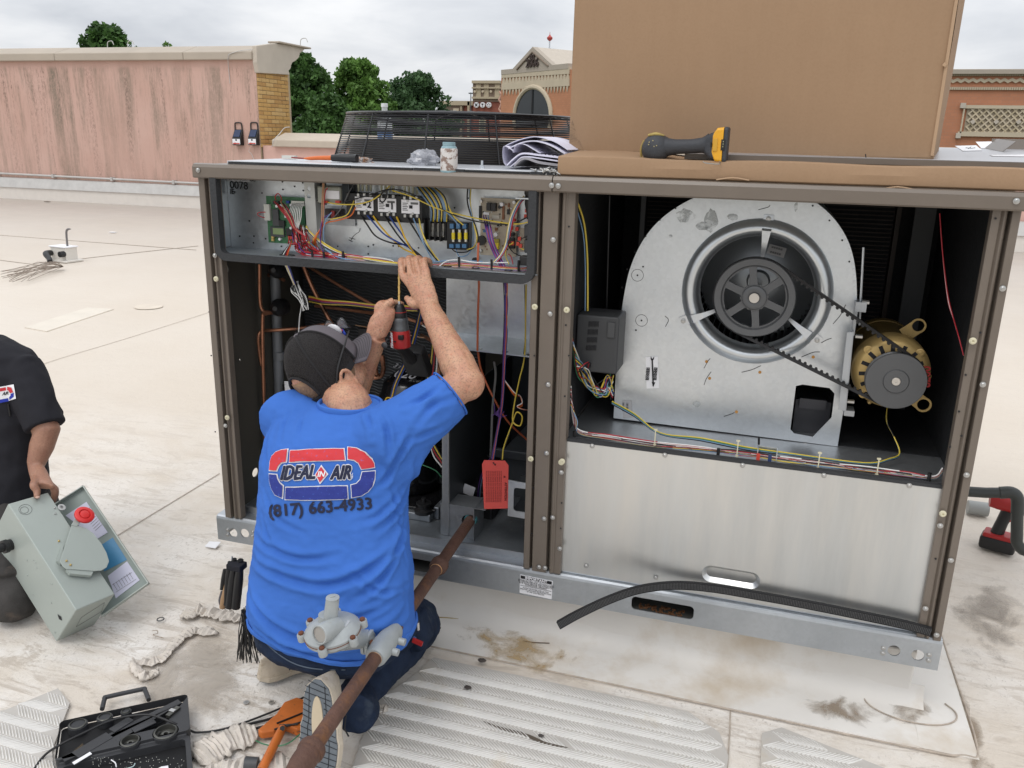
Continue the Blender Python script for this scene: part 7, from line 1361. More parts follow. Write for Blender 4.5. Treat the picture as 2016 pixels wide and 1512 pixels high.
# loose access panel, big carton on it
SL = .035
lp_ = thing('access_panel','bronze edged access panel with stickers lying under the big carton','access panel',(.3,2.30,TZ + .06))
PZ = TZ + .066
def PP(x,y,dz=0.0): return Vector((x,y,PZ + (y - 2.28) * SL + dz))
PANT = mat('panel_top',(.42,.42,.44),.28,.35,var=.05,vscale=2)
b = MB(); b.loft([[PP(x,2.28,0),PP(x,2.28,-.0145),PP(x,2.283,-.0145),PP(x,2.283,-.002),PP(x,3.10,-.002),PP(x,3.10,0)] for x in (-.25,1.1)]); b.build('panel_sheet',PANT,lp_,smooth=False); b = MB(); b.loft([[PP(x,2.2785,-.001),PP(x,2.2785,-.0145),PP(x,2.2799,-.0145),PP(x,2.2799,-.001)] for x in (-.25,1.1)]); b.build('painted_edge',BRONZE,lp_,smooth=False)
b = MB(); b.loft([[PP(x,3.095,.0),PP(x,3.115,.03),PP(x,3.118,.03),PP(x,3.098,.0)] for x in (.62,1.1)]); b.loft([[PP(.60,y,.001),PP(.63,y,.03),PP(.632,y,.03),PP(.602,y,.001)] for y in (2.85,3.1)]); b.build('raised_flange',BRONZE,lp_,smooth=False)
def on_panel(name,a,c,m_,dz,par=lp_):
    q = [PLN(px,py,PP(0,2.28,dz),Vector((0,-SL,1)).normalized()) for px,py in a]; b = MB(); b.loft([q,[p - Vector((0,0,.0006)) for p in q]]); return b.build(name,m_,par,smooth=False)
on_panel('sticker',[(1880,287),(1922,286),(1934,296),(1896,297)],0,WHITE,.0015); on_panel('sticker',[(1921,279),(1985,278),(1998,292),(1932,292)],0,WHITE,.0015)
on_panel('sticker',[(1948,305),(2030,304),(2030,308),(1955,307)],0,WHITE,.0015); b = MB(); b.tube([W(1901,291,2.6),W(1912,292,2.6),W(1920,291,2.6)],.0007,4); b.tube([W(1912,289,2.6),W(1906,293,2.6)],.0007,4); b.build('pen_scribble',INK,lp_)
bg = thing('big_carton','big brown carton standing on the access panel, running out of the top of the picture','cardboard box',(-.13,2.4,PZ))
A0 = Vector((-.602,2.46,0)); A1 = Vector((.340,2.305,0)); ux = (A1 - A0).normalized(); uy = Vector((-ux.y,ux.x,0)); BL_ = (A1 - A0).length
b = MB(); zb,zt_ = W(1480,305,2.4).z,2.30; nx_,nz2 = 14,18
def face(o,u,n,L_,bul,seed):
    V = []
    for j in range(nz2 + 1):
        for i in range(nx_ + 1):
            s,t = i / nx_,j / nz2; z = zb + (zt_ - zb) * t + (.005 * s if j == 0 else 0); d = bul * math.sin(PI * s) * math.sin(PI * t) + .003 * noise.noise(Vector((s * 4,t * 4,seed))); V.append(o + u * (L_ * s) + n * d + Vector((0,0,z)))
    b.add(V,[(j * (nx_ + 1) + i,j * (nx_ + 1) + i + 1,(j + 1) * (nx_ + 1) + i + 1,(j + 1) * (nx_ + 1) + i) for j in range(nz2) for i in range(nx_)])
face(A0,ux,-uy,BL_,.012,1); face(A1,uy,ux,.62,.010,2); face(A1 + uy * .62,-ux,uy,BL_,.01,3); face(A0 + uy * .62,-uy,-ux,.62,.01,4)
bs = b.build('carton_wall',CARD,bg,ang=60)
b = MB(); b.box((0,0,0),(1,1,1)); b = MB(); q = [A0,A1,A1 + uy * .62,A0 + uy * .62]; b.loft([[p + Vector((0,0,zb + .001)) for p in q],[p + Vector((0,0,zb + .004)) for p in q]]); b.loft([[p + Vector((0,0,zt_ - .003)) for p in q],[p + Vector((0,0,zt_)) for p in q]]); b.build('carton_flap',CARD,bg,smooth=False)
b = MB(); b.tube([A1 + ux * -.004 - uy * .002 + Vector((0,0,z)) for z in np.linspace(zb + .01,zt_ - .01,12)],.004,6); b.build('corner_crease',CARDE,bg)
b = MB(); b.tube([W(1863,125,2.30),W(1858,131,2.30)],.005,6); b.build('torn_tab',CARDE,bg)
SMU = stain_mat('smudge',(.06,.045,.03),.56,26)
q = [W(1123,294,2.452),W(1150,294,2.448),W(1136,262,2.45),W(1128,236,2.452),W(1122,250,2.454)]; b = MB(); b.add([p + Vector((0,-.006,0)) for p in q],[tuple(range(5))]); b.build('smudge',SMU,bg,smooth=False); b = MB(); b.tube([W(1704,303,2.30),W(1705,313,2.30)],.0012,4); b.build('pen_tick',INK,bg)
# flat silver panels on the left half
wp = thing('thin_panel','thin silver faced panel with black gasket edge lying on the left of the unit top','panel',(-1.1,2.3,TZ))
SILV = mat('silver_face',(.62,.64,.67),.32,.5,var=.05,vscale=4); x0,x1 = W(447,319,2.213).x,W(1098,345,2.213).x
b = MB(); b.loft([[Vector((x,2.213,TZ + .0115)),Vector((x,2.50,TZ + .0115 + .002)),Vector((x,2.50,TZ + .002)),Vector((x,2.213,TZ + .002))] for x in np.linspace(x0,x1,8)]); b.build('panel_sheet',SILV,wp,smooth=False,bevel=.001)
for a,c in ((450,690),(815,915),(1045,1095)): b = MB(); p,q = W(a,320,2.21),W(c,330,2.21); b.box((p.x,2.2075,TZ + .001),(q.x,2.2125,TZ + .0095)); b.build('gasket_strip',GASK,wp,smooth=False)
for a,c in ((692,813),(917,1043)): b = MB(); p,q = W(a,320,2.21),W(c,330,2.21); b.box((p.x,2.2060,TZ + .0005),(q.x,2.2125,TZ + .0085)); b.build('gasket_strip',BLACKP,wp,smooth=False)
# reciprocating driver, yellow
OZ = TZ + .052
dw = thing('cordless_tool','yellow and black cordless drill lying on its side on the flat carton','drill',W(1350,318,2.25))
RUB = mat('rubber_grey',(.040,.043,.050),.6,var=.15,bump=.15,bscale=200,col2=(.12,.10,.05),fac2=.28,s2=60,edge2=.02); YEL = mat('tool_yellow',(.72,.36,.02),.4,var=.08,vscale=30)
YD = 2.245; c = W(1291,293,YD); b = MB(); b.ball(c,1,14,(.036,.034,.037)); b.tube([c + Vector((0,-.0,0)),c + Vector((0,.09,.005))],[.034,.030],20); b.build('motor_cap',RUB,dw)
b = MB(); b.tube([c + Vector((-.033,-.004,-.026)),c + Vector((-.015,-.022,-.034)),c + Vector((.018,-.020,-.033))],[.006,.008,.004],8,sm=3); b.tube([c + Vector((-.02,-.01,.033)),c + Vector((.0,-.012,.0365)),c + Vector((.02,-.006,.033))],[.003,.0045,.002],8,sm=3); b.tube([c + Vector((-.036,0,-.02)),c + Vector((-.037,-.004,.0)),c + Vector((-.03,-.006,.02))],.003,8,sm=3); b.build('yellow_shell',mat('worn_yellow',(.36,.27,.08),.5,var=.3,vscale=60),dw)
for dx,dz in ((-.013,.016),(-.004,.020),(.006,.008),(-.014,.010),(.0,.006)): b = MB(); b.ball(c + Vector((dx,-.0325,dz)),.0016,5); b.build('worn_spot',mat('wear_pale',(.45,.38,.18),.6),dw)
b = MB(); b.tube([W(1306,290,YD),W(1330,289,YD),W(1360,288,YD),W(1383,286,YD),W(1396,285,YD)],[.025,.0185,.0175,.019,.028],20,sm=4); b.build('handle',RUB,dw)
b = MB(); p = W(1400,287,YD); rings = []
for t,hw,hz in ((-.014,.022,.020),(.0,.034,.031),(.012,.036,.034)): rings.append([p + Vector((t,y,z)) for y,z in rrect(-hw,-hz,hw,hz,.012)])
b.loft(rings); b.build('tool_foot',RUB,dw,bevel=.002)
b = MB(); q = W(1412,285,YD); rings = [[q + Vector((t,y,z)) for y,z in rrect(-hw,-hz,hw,hz,.008)] for t,hw,hz in ((-.012,.034,.022),(.0,.038,.040),(.016,.038,.042))]; b.loft(rings); bat = b.build('battery',YEL,dw,bevel=.002)
b = MB(); rings = [[q + Vector((t,y,z)) for y,z in rrect(-.0385,-.043,.0385,.043,.010)] for t in (.0165,.024,.027)]; b.loft(rings); b.build('battery_cap',RUB,bat,bevel=.003)
b = MB(); b.cbox(q + Vector((.017,-.0385,.0)),(.010,.003,.026)); b.build('gauge',BLACKP,bat,smooth=False)
for k in range(3): b = MB(); b.cbox(q + Vector((.017,-.0405,.008 - k * .006)),(.0015,.001,.003)); b.build('gauge_light',mat('gauge_pale',(.4,.4,.25),.5),bat,smooth=False)
b = MB(); b.cbox(q + Vector((-.002,-.0385,.0)),(.011,.004,.030)); b.build('release_latch',mat('yellow_dark',(.55,.30,.03),.5),bat,bevel=.001); b = MB(); b.cbox(q + Vector((-.012,-.037,.0)),(.003,.004,.010)); b.build('vent_slot',INK,bat,smooth=False)
b = MB(); b.tube([W(1384,318,2.19),W(1390,321,2.19),W(1412,323,2.19),W(1418,321,2.20),W(1416,317,2.21),W(1405,316,2.22)],.0014,6,sm=4); b.build('belt_hook',ZINC,dw)
# papers
pp = thing('installation_manual','curled white installation manual on the unit top beside the flat carton','manual',W(1050,328,2.34)); PAP = mat('paper',(.66,.65,.76),.7,var=.03); PAPG = mat('paper_grey',(.30,.29,.31),.7)
def sheet(name,pts,y0,y1,m_,th=.0012,dz=0.0):
    q = crom([W(px,py,y0) for px,py in pts],6); b = MB(); n = len(q); V = []; 
    b.loft([[p,Vector((p.x * (1 + .0),y1,p.z + dz)),Vector((p.x,y1,p.z + dz + th)),p + Vector((0,0,th))] for p in q]); return b.build(name,m_,pp,ang=40)
sheet('curled_page',[(1062,302),(1030,284),(1014,288),(1010,300),(1008,296),(993,288),(989,300),(991,318),(996,327)],2.30,2.50,PAP)
sheet('page_block',[(1112,304),(1085,288),(1055,279),(1030,281),(1008,290),(1000,294)],2.31,2.52,PAP,.003)
sheet('page_block',[(1118,296),(1090,279),(1055,270),(1025,275),(1000,285),(990,292)],2.33,2.54,PAP,.002)
sheet('page_block',[(1102,312),(1060,307),(1028,304),(1010,315),(998,327)],2.29,2.50,PAP,.0045); sheet('page_block',[(1102,319),(1062,313),(1030,310),(1015,321),(1005,329)],2.28,2.50,PAP,.003); sheet('printed_cover',[(1100,328),(1060,322),(1032,314),(1012,328)],2.27,2.5,PAPG,.006)
b = MB()
for k in range(9): p = W(1036 + k * 7.5,301 + k * .9,2.305); b.cbox(p + Vector((0,0,0)),(.0035 if k % 3 else .006,.002,.008 + .002 * (k % 2)),Matrix.Rotation(R(18),3,'Y'))
tag(b.build('printed_marks',INK,pp,smooth=False),kind='stuff')
# jar
jr = thing('sealant_jar','paint stained white label jar of pipe sealant at the unit\'s front edge','jar',W(884,340,2.215)); jc = W(884,340,2.215); jc.z = TZ + .0
b = MB(); b.lathe(jc,(0,0,1),[(.0225,0),(.0235,.003),(.0235,.058),(.0225,.063),(.0165,.068),(.0165,.070)],32); b.build('jar_body',mat('jar_label',(.62,.60,.58),.5,var=.1,col2=(.24,.17,.14),fac2=.46,s2=55,edge2=.03),jr)
b = MB(); b.lathe(jc + Vector((0,0,.0635)),(0,0,1),[(.0218,0),(.0205,.004),(.0175,.006),(.0172,.008),(.0178,.009),(.0172,.011),(.0178,.013),(.0172,.016),(.0165,.0165)],32,cap=False); b.build('jar_neck',mat('sealant_blue',(.22,.34,.38),.4,var=.2,vscale=60),jr); b = MB(); b.lathe(jc,(0,0,1),[(.0240,.0),(.0242,.002),(.0240,.005)],32); b.build('jar_base',MATS['sealant_blue'],jr)
# bottle
bt = thing('water_bottle','clear plastic water bottle with a blue label standing behind the fan guard','bottle',(0,0,0)); p = W(758,262,3.50); bp = Vector((p.x,3.5,TZ)); bt.location = bp; ORG[bt.name] = bp
PET = mat('clear_plastic',(.80,.83,.86),.12,alpha=.42,var=.05,spec=.8); b = MB(); b.lathe(bp,(0,0,1),[(.030,0),(.033,.01),(.031,.03),(.033,.05),(.033,.12),(.032,.150),(.024,.178),(.013,.196),(.0125,.212)],28,cap=False); b.build('bottle_wall',PET,bt); b = MB(); b.lathe(bp + Vector((0,0,.212)),(0,0,1),[(.014,0),(.0145,.003),(.0145,.014),(.013,.015),(.001,.0152)],20); b.build('bottle_cap',mat('cap_white',(.75,.77,.8),.4),bt); b = MB(); b.lathe(bp,(0,0,1),[(.0335,.075),(.0335,.118)],28,cap=False); b.build('bottle_label',mat('label_blue',(.08,.16,.34),.4,col2=(.6,.62,.65),fac2=.42,s2=40,edge2=.02),bt)
# plastic bag
def crumple_ball(c,r,sc,seed,f=2.2,amp=.45,n=16):
    b = MB(); b.ball((0,0,0),1,n,(1,1,1)); V = []
    for v in b.v: v = Vector(v); k = 1 + amp * noise.noise(v * f + Vector((seed,0,0))) + amp * .5 * (1 - 2 * abs(noise.noise(v * f * 2.3 + Vector((0,seed,0))))); V.append(Vector(c) + Vector((v.x * sc[0],v.y * sc[1],max(v.z,-.6) * sc[2])) * r * k)
    b.v = [tuple(v) for v in V]; return b
c = W(833,318,2.34); b = crumple_ball((c.x,c.y,TZ + .028),.034,(1.15,.9,.72),3.1); tag(b.build('plastic_bag',mat('bag_plastic',(.42,.43,.47),.18,alpha=.62,var=.2,vscale=40,spec=.8),None,ang=25),'crumpled clear plastic bag beside the stained jar','plastic bag')
# nut driver
od = thing('screwdriver','orange and black screwdriver lying on the unit top near the brick pier','screwdriver',W(660,313,2.36)); ODo = mat('driver_orange',(.62,.14,.03),.4)
for nm,q,r_,m_ in (('handle_shaft',[(598,312),(610,312),(628,311),(655,311)],[.002,.0055,.0065,.0075],ODo),('handle_grip',[(654,311),(670,311),(690,312),(703,312)],[.010,.0115,.011,.0125],BLACKP),('blade',[(574,310),(600,312)],[.002,.0022],mat('dark_red',(.22,.02,.02),.5))): b = MB(); b.tube([W(x,y,2.36) for x,y in q],r_,12,sm=3); b.build(nm,m_,od)
b = MB(); p = W(570,309,2.45); b.cbox(p,(.05,.02,.009)); b.build('tmp',WHITE); bpy.data.objects.remove(bpy.data.objects['tmp']); b = MB(); b.cbox(p,(.045,.02,.009)); tag(b.build('white_block',mat('block_white',(.6,.6,.55),.6)),'small off white plastic block at the tip of the orange screwdriver','plastic block')
# odd parts heap by the guard's left foot, bolt, screws heap
hp = W(716,313,2.40); b = crumple_ball((hp.x,hp.y,TZ + .014),.014,(1.8,1,.8),7.7,3,.6); tag(b.build('wrench_clamp',mat('rusty_clamp',(.25,.13,.07),.5,.5,col2=(.4,.4,.4),fac2=.5,s2=70),None,ang=25),'small brown and silver clamp between the screwdriver and the fan guard','clamp')
b = MB(); c = W(949,325,2.30); c.z = TZ + .012; b.cyl(c,c + Vector((0,0,.006)),.007,n=6); b.cyl(c,c + Vector((0,0,.020)),.0035,n=8); b.lathe(c,(0,0,1),[(.010,-.0005),(.010,.001)],14); tag(b.build('stud_bolt',GALV),'upright bolt and nut on the silver panel left of the manual','bolt')
b0 = MB(); b0.lathe((0,0,0),(0,0,1),[(.0045,0),(.0045,.003),(.002,.0035),(.0018,.016),(.0004,.019)],8); sc_me = mesh_of(b0,'metal_screw',ZINC)
g5 = random.Random(2)
for k in range(22):
    p = W(1075 + g5.uniform(-20,22),340,2.20 + g5.uniform(.0,.03)); o = bpy.data.objects.new('metal_screw',sc_me); COL.objects.link(o); o.location = (p.x,p.y,TZ + .005 + g5.uniform(0,.010)); o.rotation_euler = (g5.uniform(.9,2.2),g5.uniform(0,6),g5.uniform(0,6)); tag(o,'loose zinc screw in the heap at the left end of the flat carton','screw','heap of loose screws')
# ---------------------------------------------------------------- red tag
rt = thing('warning_tag','red paper warning tag hanging by the gas valve','warning tag',W(975,955,2.31)); Yt = 2.305
q = [W(953,906,Yt),W(994,907,Yt),W(1001,916,Yt),W(1000,1001,Yt),W(953,1002,Yt),W(949,914,Yt)]; hc_ = W(972,912,Yt)
b = MB(); b.plate([(p.x,p.z) for p in q],[circ(hc_.x,hc_.z,.0028,10)],XZ(Yt),.001); tg = b.build('tag_card',mat('tag_red',(.62,.085,.07),.6,var=.03),rt,smooth=False)
b = MB(); px = 957
for k in range(9):
    add_text(b,'DO NOT REMOVE. SHUT OFF GAS BEFORE SERVICE',W(957.5 + k * 3.6,958,Yt - .0012),(0.0,0,-1),(1,0,0),.0046,extrude=.0001)
add_text(b,'ATTENTION',W(995.5,968,Yt - .0012),(0,0,-1),(1,0,0),.011,extrude=.0001,bold=.0003); p = W(994,939,Yt - .0012); b.add([p + Vector(v) for v in ((-.004,0,-.004),(.004,0,0),(-.004,0,.004))],[(0,1,2)])
b.build('tag_text',mat('tag_ink',(.09,.01,.01),.6),tg,smooth=False)
b = MB(); b.tube([W(960,896,2.36),W(966,903,2.33),W(971,911,2.303),W(975,916,2.300),W(976,912,2.308)],.0012,6,sm=4); b.build('tag_string',BLACKP,rt)
# ---------------------------------------------------------------- gas line with regulator
RUST = mat('rusty_pipe',(.105,.055,.04),.75,.15,var=.3,vscale=20,bump=.35,bscale=130,col2=(.19,.085,.035),fac2=.36,s2=16,edge2=.1); CAST = mat('regulator_grey',(.34,.365,.37),.5,.15,var=.12,vscale=25,bump=.1,bscale=120,col2=(.26,.20,.15),fac2=.28,s2=26,edge2=.05)
RSTB = mat('bolt_rust',(.14,.05,.025),.8,var=.3); gl = thing('gas_pipe','rusty gas pipe with a grey regulator running from the unit towards us','gas pipe',(-.80,1.5,.33)); GZ = .33
def GL(t): return Vector((-.8525 + .0665 * t,2.345 - 1.115 * t,GZ - 0.0 * t))   # t 0 at the unit .. 1 at the elbow
def gseg(t0,t1,r,name='pipe',m_=RUST,n=18): b = MB(); b.tube([GL(t0),GL(t1)],r,n); return b.build(name,m_,gl)
gseg(-.02,.28,.0172); gseg(.295,.60,.0172); gseg(.69,1.0,.0172)
b = MB(); b.lathe(GL(.265),GL(.31) - GL(.265),[(.0175,0),(.023,.003),(.024,.012),(.0265,.016),(.0265,.032),(.0235,.036),(.022,.048),(.0172,.05)],20); b.build('union_coupling',RUST,gl); b = MB(); b.lathe(GL(.31),GL(.4) - GL(.31),[(.0178,-.002),(.0188,0),(.0178,.002)],20); b.build('bright_thread',mat('thread_brass',(.50,.28,.14),.4,.6),gl)
b = MB(); b.tube([GL(0) + Vector((0,.002,0)),GL(0) + Vector((0,-.010,0))],[.022,.021],14); b.build('thread_sealant',mat('sealant_teal',(.06,.20,.22),.5,var=.3,vscale=60),gl)
e1 = GL(1.0); d_ = (GL(1) - GL(0)).normalized(); b = MB(); b.tube([e1 - d_ * .012,e1 + d_ * .015,e1 + d_ * .045 + Vector((0,0,-.004)),e1 + d_ * .062 + Vector((0,0,-.03)),e1 + d_ * .062 + Vector((0,0,-.062))],.0255,18,sm=4); b.lathe(e1 - d_ * .014,d_,[(.027,0),(.0285,.004),(.0285,.016),(.026,.02)],20); b.build('elbow',RUST,gl); b = MB(); b.tube([e1 + d_ * .062 + Vector((0,0,-.055)),e1 + d_ * .062 + Vector((0,0,-.33))],.0172,16); b.build('pipe',RUST,gl)
rb = GL(.645); b = MB(); b.tube([GL(.595),GL(.605),GL(.635),GL(.665),GL(.70),GL(.708)],[.022,.0255,.0265,.029,.0265,.023],22); va = b.build('regulator_body',CAST,gl)
for t in (.598,.705): b = MB(); b.lathe(GL(t),d_,[(.0175,-.004),(.0205,-.001),(.0205,.001),(.0175,.004)],20,cap=False); b.build('bright_thread',MATS['thread_brass'],va)
for t,s in ((.625,1),(.665,1)): b = MB(); c = GL(t) + Vector((.026,0,-.004)); b.tube([c - Vector((.012,0,0)),c + Vector((.016,0,-.002))],[.010,.009],12); b.build('boss_plug',CAST,va)
lf = Vector((-1,-.06,0)).normalized(); fo = rb + lf * .032; b = MB()
oz = Vector((0,0,1)); b.loft([[fo + lf * t + d_ * y + oz * z for y,z in rrect(-.040,-.026,.040,.030,.018)] for t in (0,.009)]); b.build('flange_plate',CAST,va,bevel=.002); b = MB(); b.loft([[fo + lf * t + d_ * y + oz * z for y,z in rrect(-.040,-.026,.040,.030,.018)] for t in (.0105,.019)]); b.build('flange_plate',CAST,va,bevel=.002)
for y in (-.028,.028): b = MB(); c = fo + d_ * y + oz * .012 - lf * .004; b.lathe(c,-lf,[(.007,0),(.007,.005),(.0055,.006),(.0055,.012),(.001,.013)],6); b.build('flange_bolt',RSTB,va)
dc = W(655,1243,1.49); dn = Vector((-.10,-.12,1)).normalized(); b = MB(); b.tube([fo + lf * .018,(fo + lf * .018).lerp(dc - dn * .02,.8)],[.022,.028],16); b.build('neck',CAST,gl)
b = MB(); b.lathe(dc,dn,[(.02,-.032),(.05,-.022),(.064,-.008),(.064,-.001)],40); b.build('lower_case',CAST,gl); b = MB(); b.lathe(dc,dn,[(.064,.0005),(.0645,.006),(.058,.013),(.045,.022),(.025,.030),(.001,.033)],40); uc = b.build('upper_case',CAST,gl); b = MB(); b.lathe(dc,dn,[(.0635,-.002),(.0655,-.0005),(.0635,.001)],40,cap=False); b.build('rust_line',RSTB,gl)
du = dn.cross(Vector((0,1,0))).normalized(); dv = dn.cross(du)
for a in (25,100,160,215,290,345):
    c = dc + du * (.070 * math.cos(R(a))) + dv * (.070 * math.sin(R(a))); b = MB(); b.lathe(c - dn * .010,dn,[(.010,0),(.0105,.003),(.0105,.016),(.0095,.018)],14); b.build('case_ear',CAST,gl); b = MB(); b.lathe(c + dn * .008,dn,[(.0065,0),(.0065,.005),(.005,.006),(.001,.006)],6); b.build('rusty_bolt',RSTB,gl)
tb_ = W(657,1236,1.49); tt_ = W(655,1178,1.49); b = MB(); b.tube([dc + dn * .015,dc + dn * .03,tt_],[.020,.0165,.0150],24); b.lathe(tt_,(tt_ - tb_),[(.0155,0),(.0158,.001),(.0150,.003),(.013,.0035),(.001,.0035)],24); b.tube([tt_ + Vector((-.004,-.004,.0045)),tt_ + Vector((.004,.004,.0045))],.0016,6); b.build('spring_tower',CAST,gl)
vc = W(628,1250,1.425); vd = Vector((-.25,-1,.15)).normalized(); b = MB(); b.lathe(vc - vd * .06,vd,[(.021,0),(.0225,.03),(.0225,.058),(.0215,.06),(.0185,.06),(.0185,.054),(.001,.054)],26); vt = b.build('vent_barrel',CAST,gl); b = MB(); vu = vd.cross(oz).normalized(); vw = vd.cross(vu)
for k in range(-8,9):
    h_ = math.sqrt(max(0,.0178 ** 2 - (k * .0021) ** 2)); cc_ = vc - vd * .003
    b.tube([cc_ + vu * k * .0021 - vw * h_,cc_ + vu * k * .0021 + vw * h_],.00045,3); b.tube([cc_ + vw * k * .0021 - vu * h_,cc_ + vw * k * .0021 + vu * h_],.00045,3)
tag(b.build('vent_screen',mat('screen_wire',(.45,.42,.38),.4,.4),vt),kind='stuff')
b = MB(); c = W(643,1212,1.49); b.tube([c - Vector((0,0,.04)),c + Vector((0,0,.004))],[.021,.0185],22); b.build('side_tower',CAST,gl); b = MB(); c = W(672,1224,1.49); b.cbox(c + Vector((.004,0,-.002)),(.026,.022,.001),Matrix.Rotation(R(6),3,'X')); b.build('data_plate',mat('plate_grey',(.42,.44,.45),.4),gl,smooth=False)
# ---------------------------------------------------------------- foam strip sagging across the ledge
fs = thing('foam_strip','loose black ribbed foam strip draped along the bottom ledge of the unit','foam strip',W(1450,1165,2.2)); FOAM = mat('black_foam',(.014,.014,.015),.8,var=.2,bump=.3,bscale=200); FOAMR = mat('foam_rib',(.11,.11,.11),.8)
ctl = [(1100,1230,2.02),(1140,1208,2.05),(1200,1180,2.10),(1260,1160,2.15),(1330,1152,2.19),(1400,1157,2.20),(1480,1170,2.203),(1580,1188,2.203),(1700,1212,2.203),(1780,1229,2.203),(1832,1243,2.203)]
q = crom([W(*p) for p in ctl],12); rings = []; n = len(q)
for i,p in enumerate(q): t = (q[min(i + 1,n - 1)] - q[max(i - 1,0)]).normalized(); o = Vector((0,-1,0)); u = t.cross(o).normalized(); u = u if u.z > 0 else -u; rings.append([p + u * .012 + o * .006,p - u * .012 + o * .006,p - u * .012 - o * .004,p + u * .012 - o * .004])
b = MB(); b.loft(rings); b.build('foam_body',FOAM,fs,ang=30)
tot = 0; b = MB(); S = [0.0]
for i in range(1,n): S.append(S[-1] + (q[i] - q[i - 1]).length)
s = .004
while s < S[-1]:
    i = max(1,int(np.searchsorted(S,s))); i = min(i,n - 1); f_ = (s - S[i - 1]) / (S[i] - S[i - 1]); p = q[i - 1].lerp(q[i],f_); t = (q[i] - q[i - 1]).normalized(); o = Vector((0,-1,0)); u = t.cross(o).normalized(); u = u if u.z > 0 else -u
    for j in range(5): c = p + u * (.0075 - j * .0036) + o * .0065; b.add([c + t * .0011 + u * .0010,c - t * .0011 + u * .0010,c - t * .0011 - u * .0010,c + t * .0011 - u * .0010,c + o * .0012],[(0,1,4),(1,2,4),(2,3,4),(3,0,4)])
    s += .0042
tag(b.build('foam_ribs',FOAMR,fs,smooth=False,fixn=False),kind='stuff')
# ---------------------------------------------------------------- grey safety switch box
BOXG = mat('switch_grey',(.36,.40,.37),.42,.1,var=.04,vscale=8,bump=.03,bscale=60); BOXI = mat('switch_inner',(.22,.26,.24),.45,.1,var=.05)
LU,LV,LW = u_.length,v_.length,w_.length; uN,vN,wN = u_.normalized(),v_.normalized(),w_.normalized()
sw = thing('disconnect_switch','grey steel disconnect switch box with its door hanging open and a red handle','switch box',Ap + v_ + w_)
Dp = Ap + v_
def SB(s,t,h=0.0): return Ap + uN * s + vN * t - wN * h
b = MB(); q = [SB(0,0),SB(LU,0),SB(LU,LV),SB(0,LV)]; b.loft([q,[p + w_ for p in q]]); b.build('box_shell',BOXG,sw,smooth=False,bevel=.003)
Hh = Vector((-2.2148,1.9416,.2966)); dn_ = (Vector((-2.1176,2.051,.3745)) - Hh).normalized(); dnn = dn_.cross(vN).normalized(); dnn = dnn if dnn.dot(EYE - Hh) > 0 else -dnn; DWd,DLn = .1657,.41
def DB(s,t,h=0.0): return Hh + vN * t + dn_ * s + dnn * h
b = MB(); q = [DB(0,0),DB(DWd,0),DB(DWd,DLn),DB(0,DLn)]; b.loft([q,[p - dnn * .002 for p in q]]); dor = b.build('door',BOXI,sw,smooth=False)
for a,c in (((DWd - .003,0),(DWd,DLn)),((0,DLn - .003),(DWd,DLn)),((0,0),(DWd,.003))): b = MB(); q = [DB(a[0],a[1]),DB(c[0],a[1]),DB(c[0],c[1]),DB(a[0],c[1])]; b.loft([q,[p + dnn * .016 for p in q]]); b.build('door_lip',BOXG,dor,smooth=False)
def on_plane(name,pts,p0,nrm,m_,off,par,th=.0006): q = [PLN(px,py,p0 + nrm * off,nrm) for px,py in pts]; b = MB(); b.loft([q,[p - nrm * th for p in q]]); return b.build(name,m_,par,smooth=False)
LAV = mat('label_lavender',(.55,.55,.66),.6,var=.02)
l1 = on_plane('door_label',[(129,1015),(170,988),(212,1048),(190,1062)],Hh,dnn,LAV,.002,dor); l2 = on_plane('door_label',[(212,1134),(250,1105),(275,1142),(228,1178)],Hh,dnn,LAV,.002,dor); on_plane('blue_film',[(196,1075),(222,1058),(250,1102),(205,1125)],Hh,dnn,mat('film_blue',(.05,.20,.36),.35),.0015,dor)
b = MB()
for k in range(9): 
    t = k / 9; a = Vector((176 + t * 26,1000 + t * 38)); q = [PLN(a.x - 14 + 2,a.y + 11,Hh + dnn * .003,dnn),PLN(a.x + 1,a.y - 1,Hh + dnn * .003,dnn)]; b.tube(q,.0006,4)
for k in range(7): a = (231 + k * 5.2,1162 - k * 3.6); q = [PLN(a[0],a[1],Hh + dnn * .003,dnn),PLN(a[0] - 8,a[1] - 13,Hh + dnn * .003,dnn)]; b.tube(q,.0005,4)
b.tube([PLN(228,1166,Hh + dnn * .003,dnn),PLN(268,1140,Hh + dnn * .003,dnn)],.0005,4); b.tube([PLN(220,1152,Hh + dnn * .003,dnn),PLN(259,1127,Hh + dnn * .003,dnn)],.0005,4); tag(b.build('label_lines',MATS['print_grey'],dor),kind='stuff')
def FP(px,py,h=0.0): return PLN(px,py,Ap + nf * h,nf)
b = MB(); hp_ = [(118,1105),(124,1115),(131,1120),(186,1124),(200,1123),(210,1117),(215,1105),(210,1088),(200,1070),(184,1050),(170,1040),(158,1036),(150,1034),(146,1028),(141,1034)]
q = [FP(x,y,.022) for x,y in hp_]; b.loft([q,[p - nf * .003 for p in q]]); hd_ = b.build('handle_plate',BOXG,sw,smooth=False,bevel=.0012)
b = MB(); q = [FP(x,y,.019) for x,y in ((131,1121),(184,1125),(180,1133),(138,1129))]; b.loft([q,[p - nf * .012 for p in q]]); b.build('handle_bracket',BOXG,sw,smooth=False); b = MB(); q = [FP(x,y,.010) for x,y in ((112,1104),(121,1076),(126,1070),(120,1110))]; b.loft([q,[p - nf * .008 for p in q]]); b.build('handle_bracket',BOXG,sw,smooth=False)
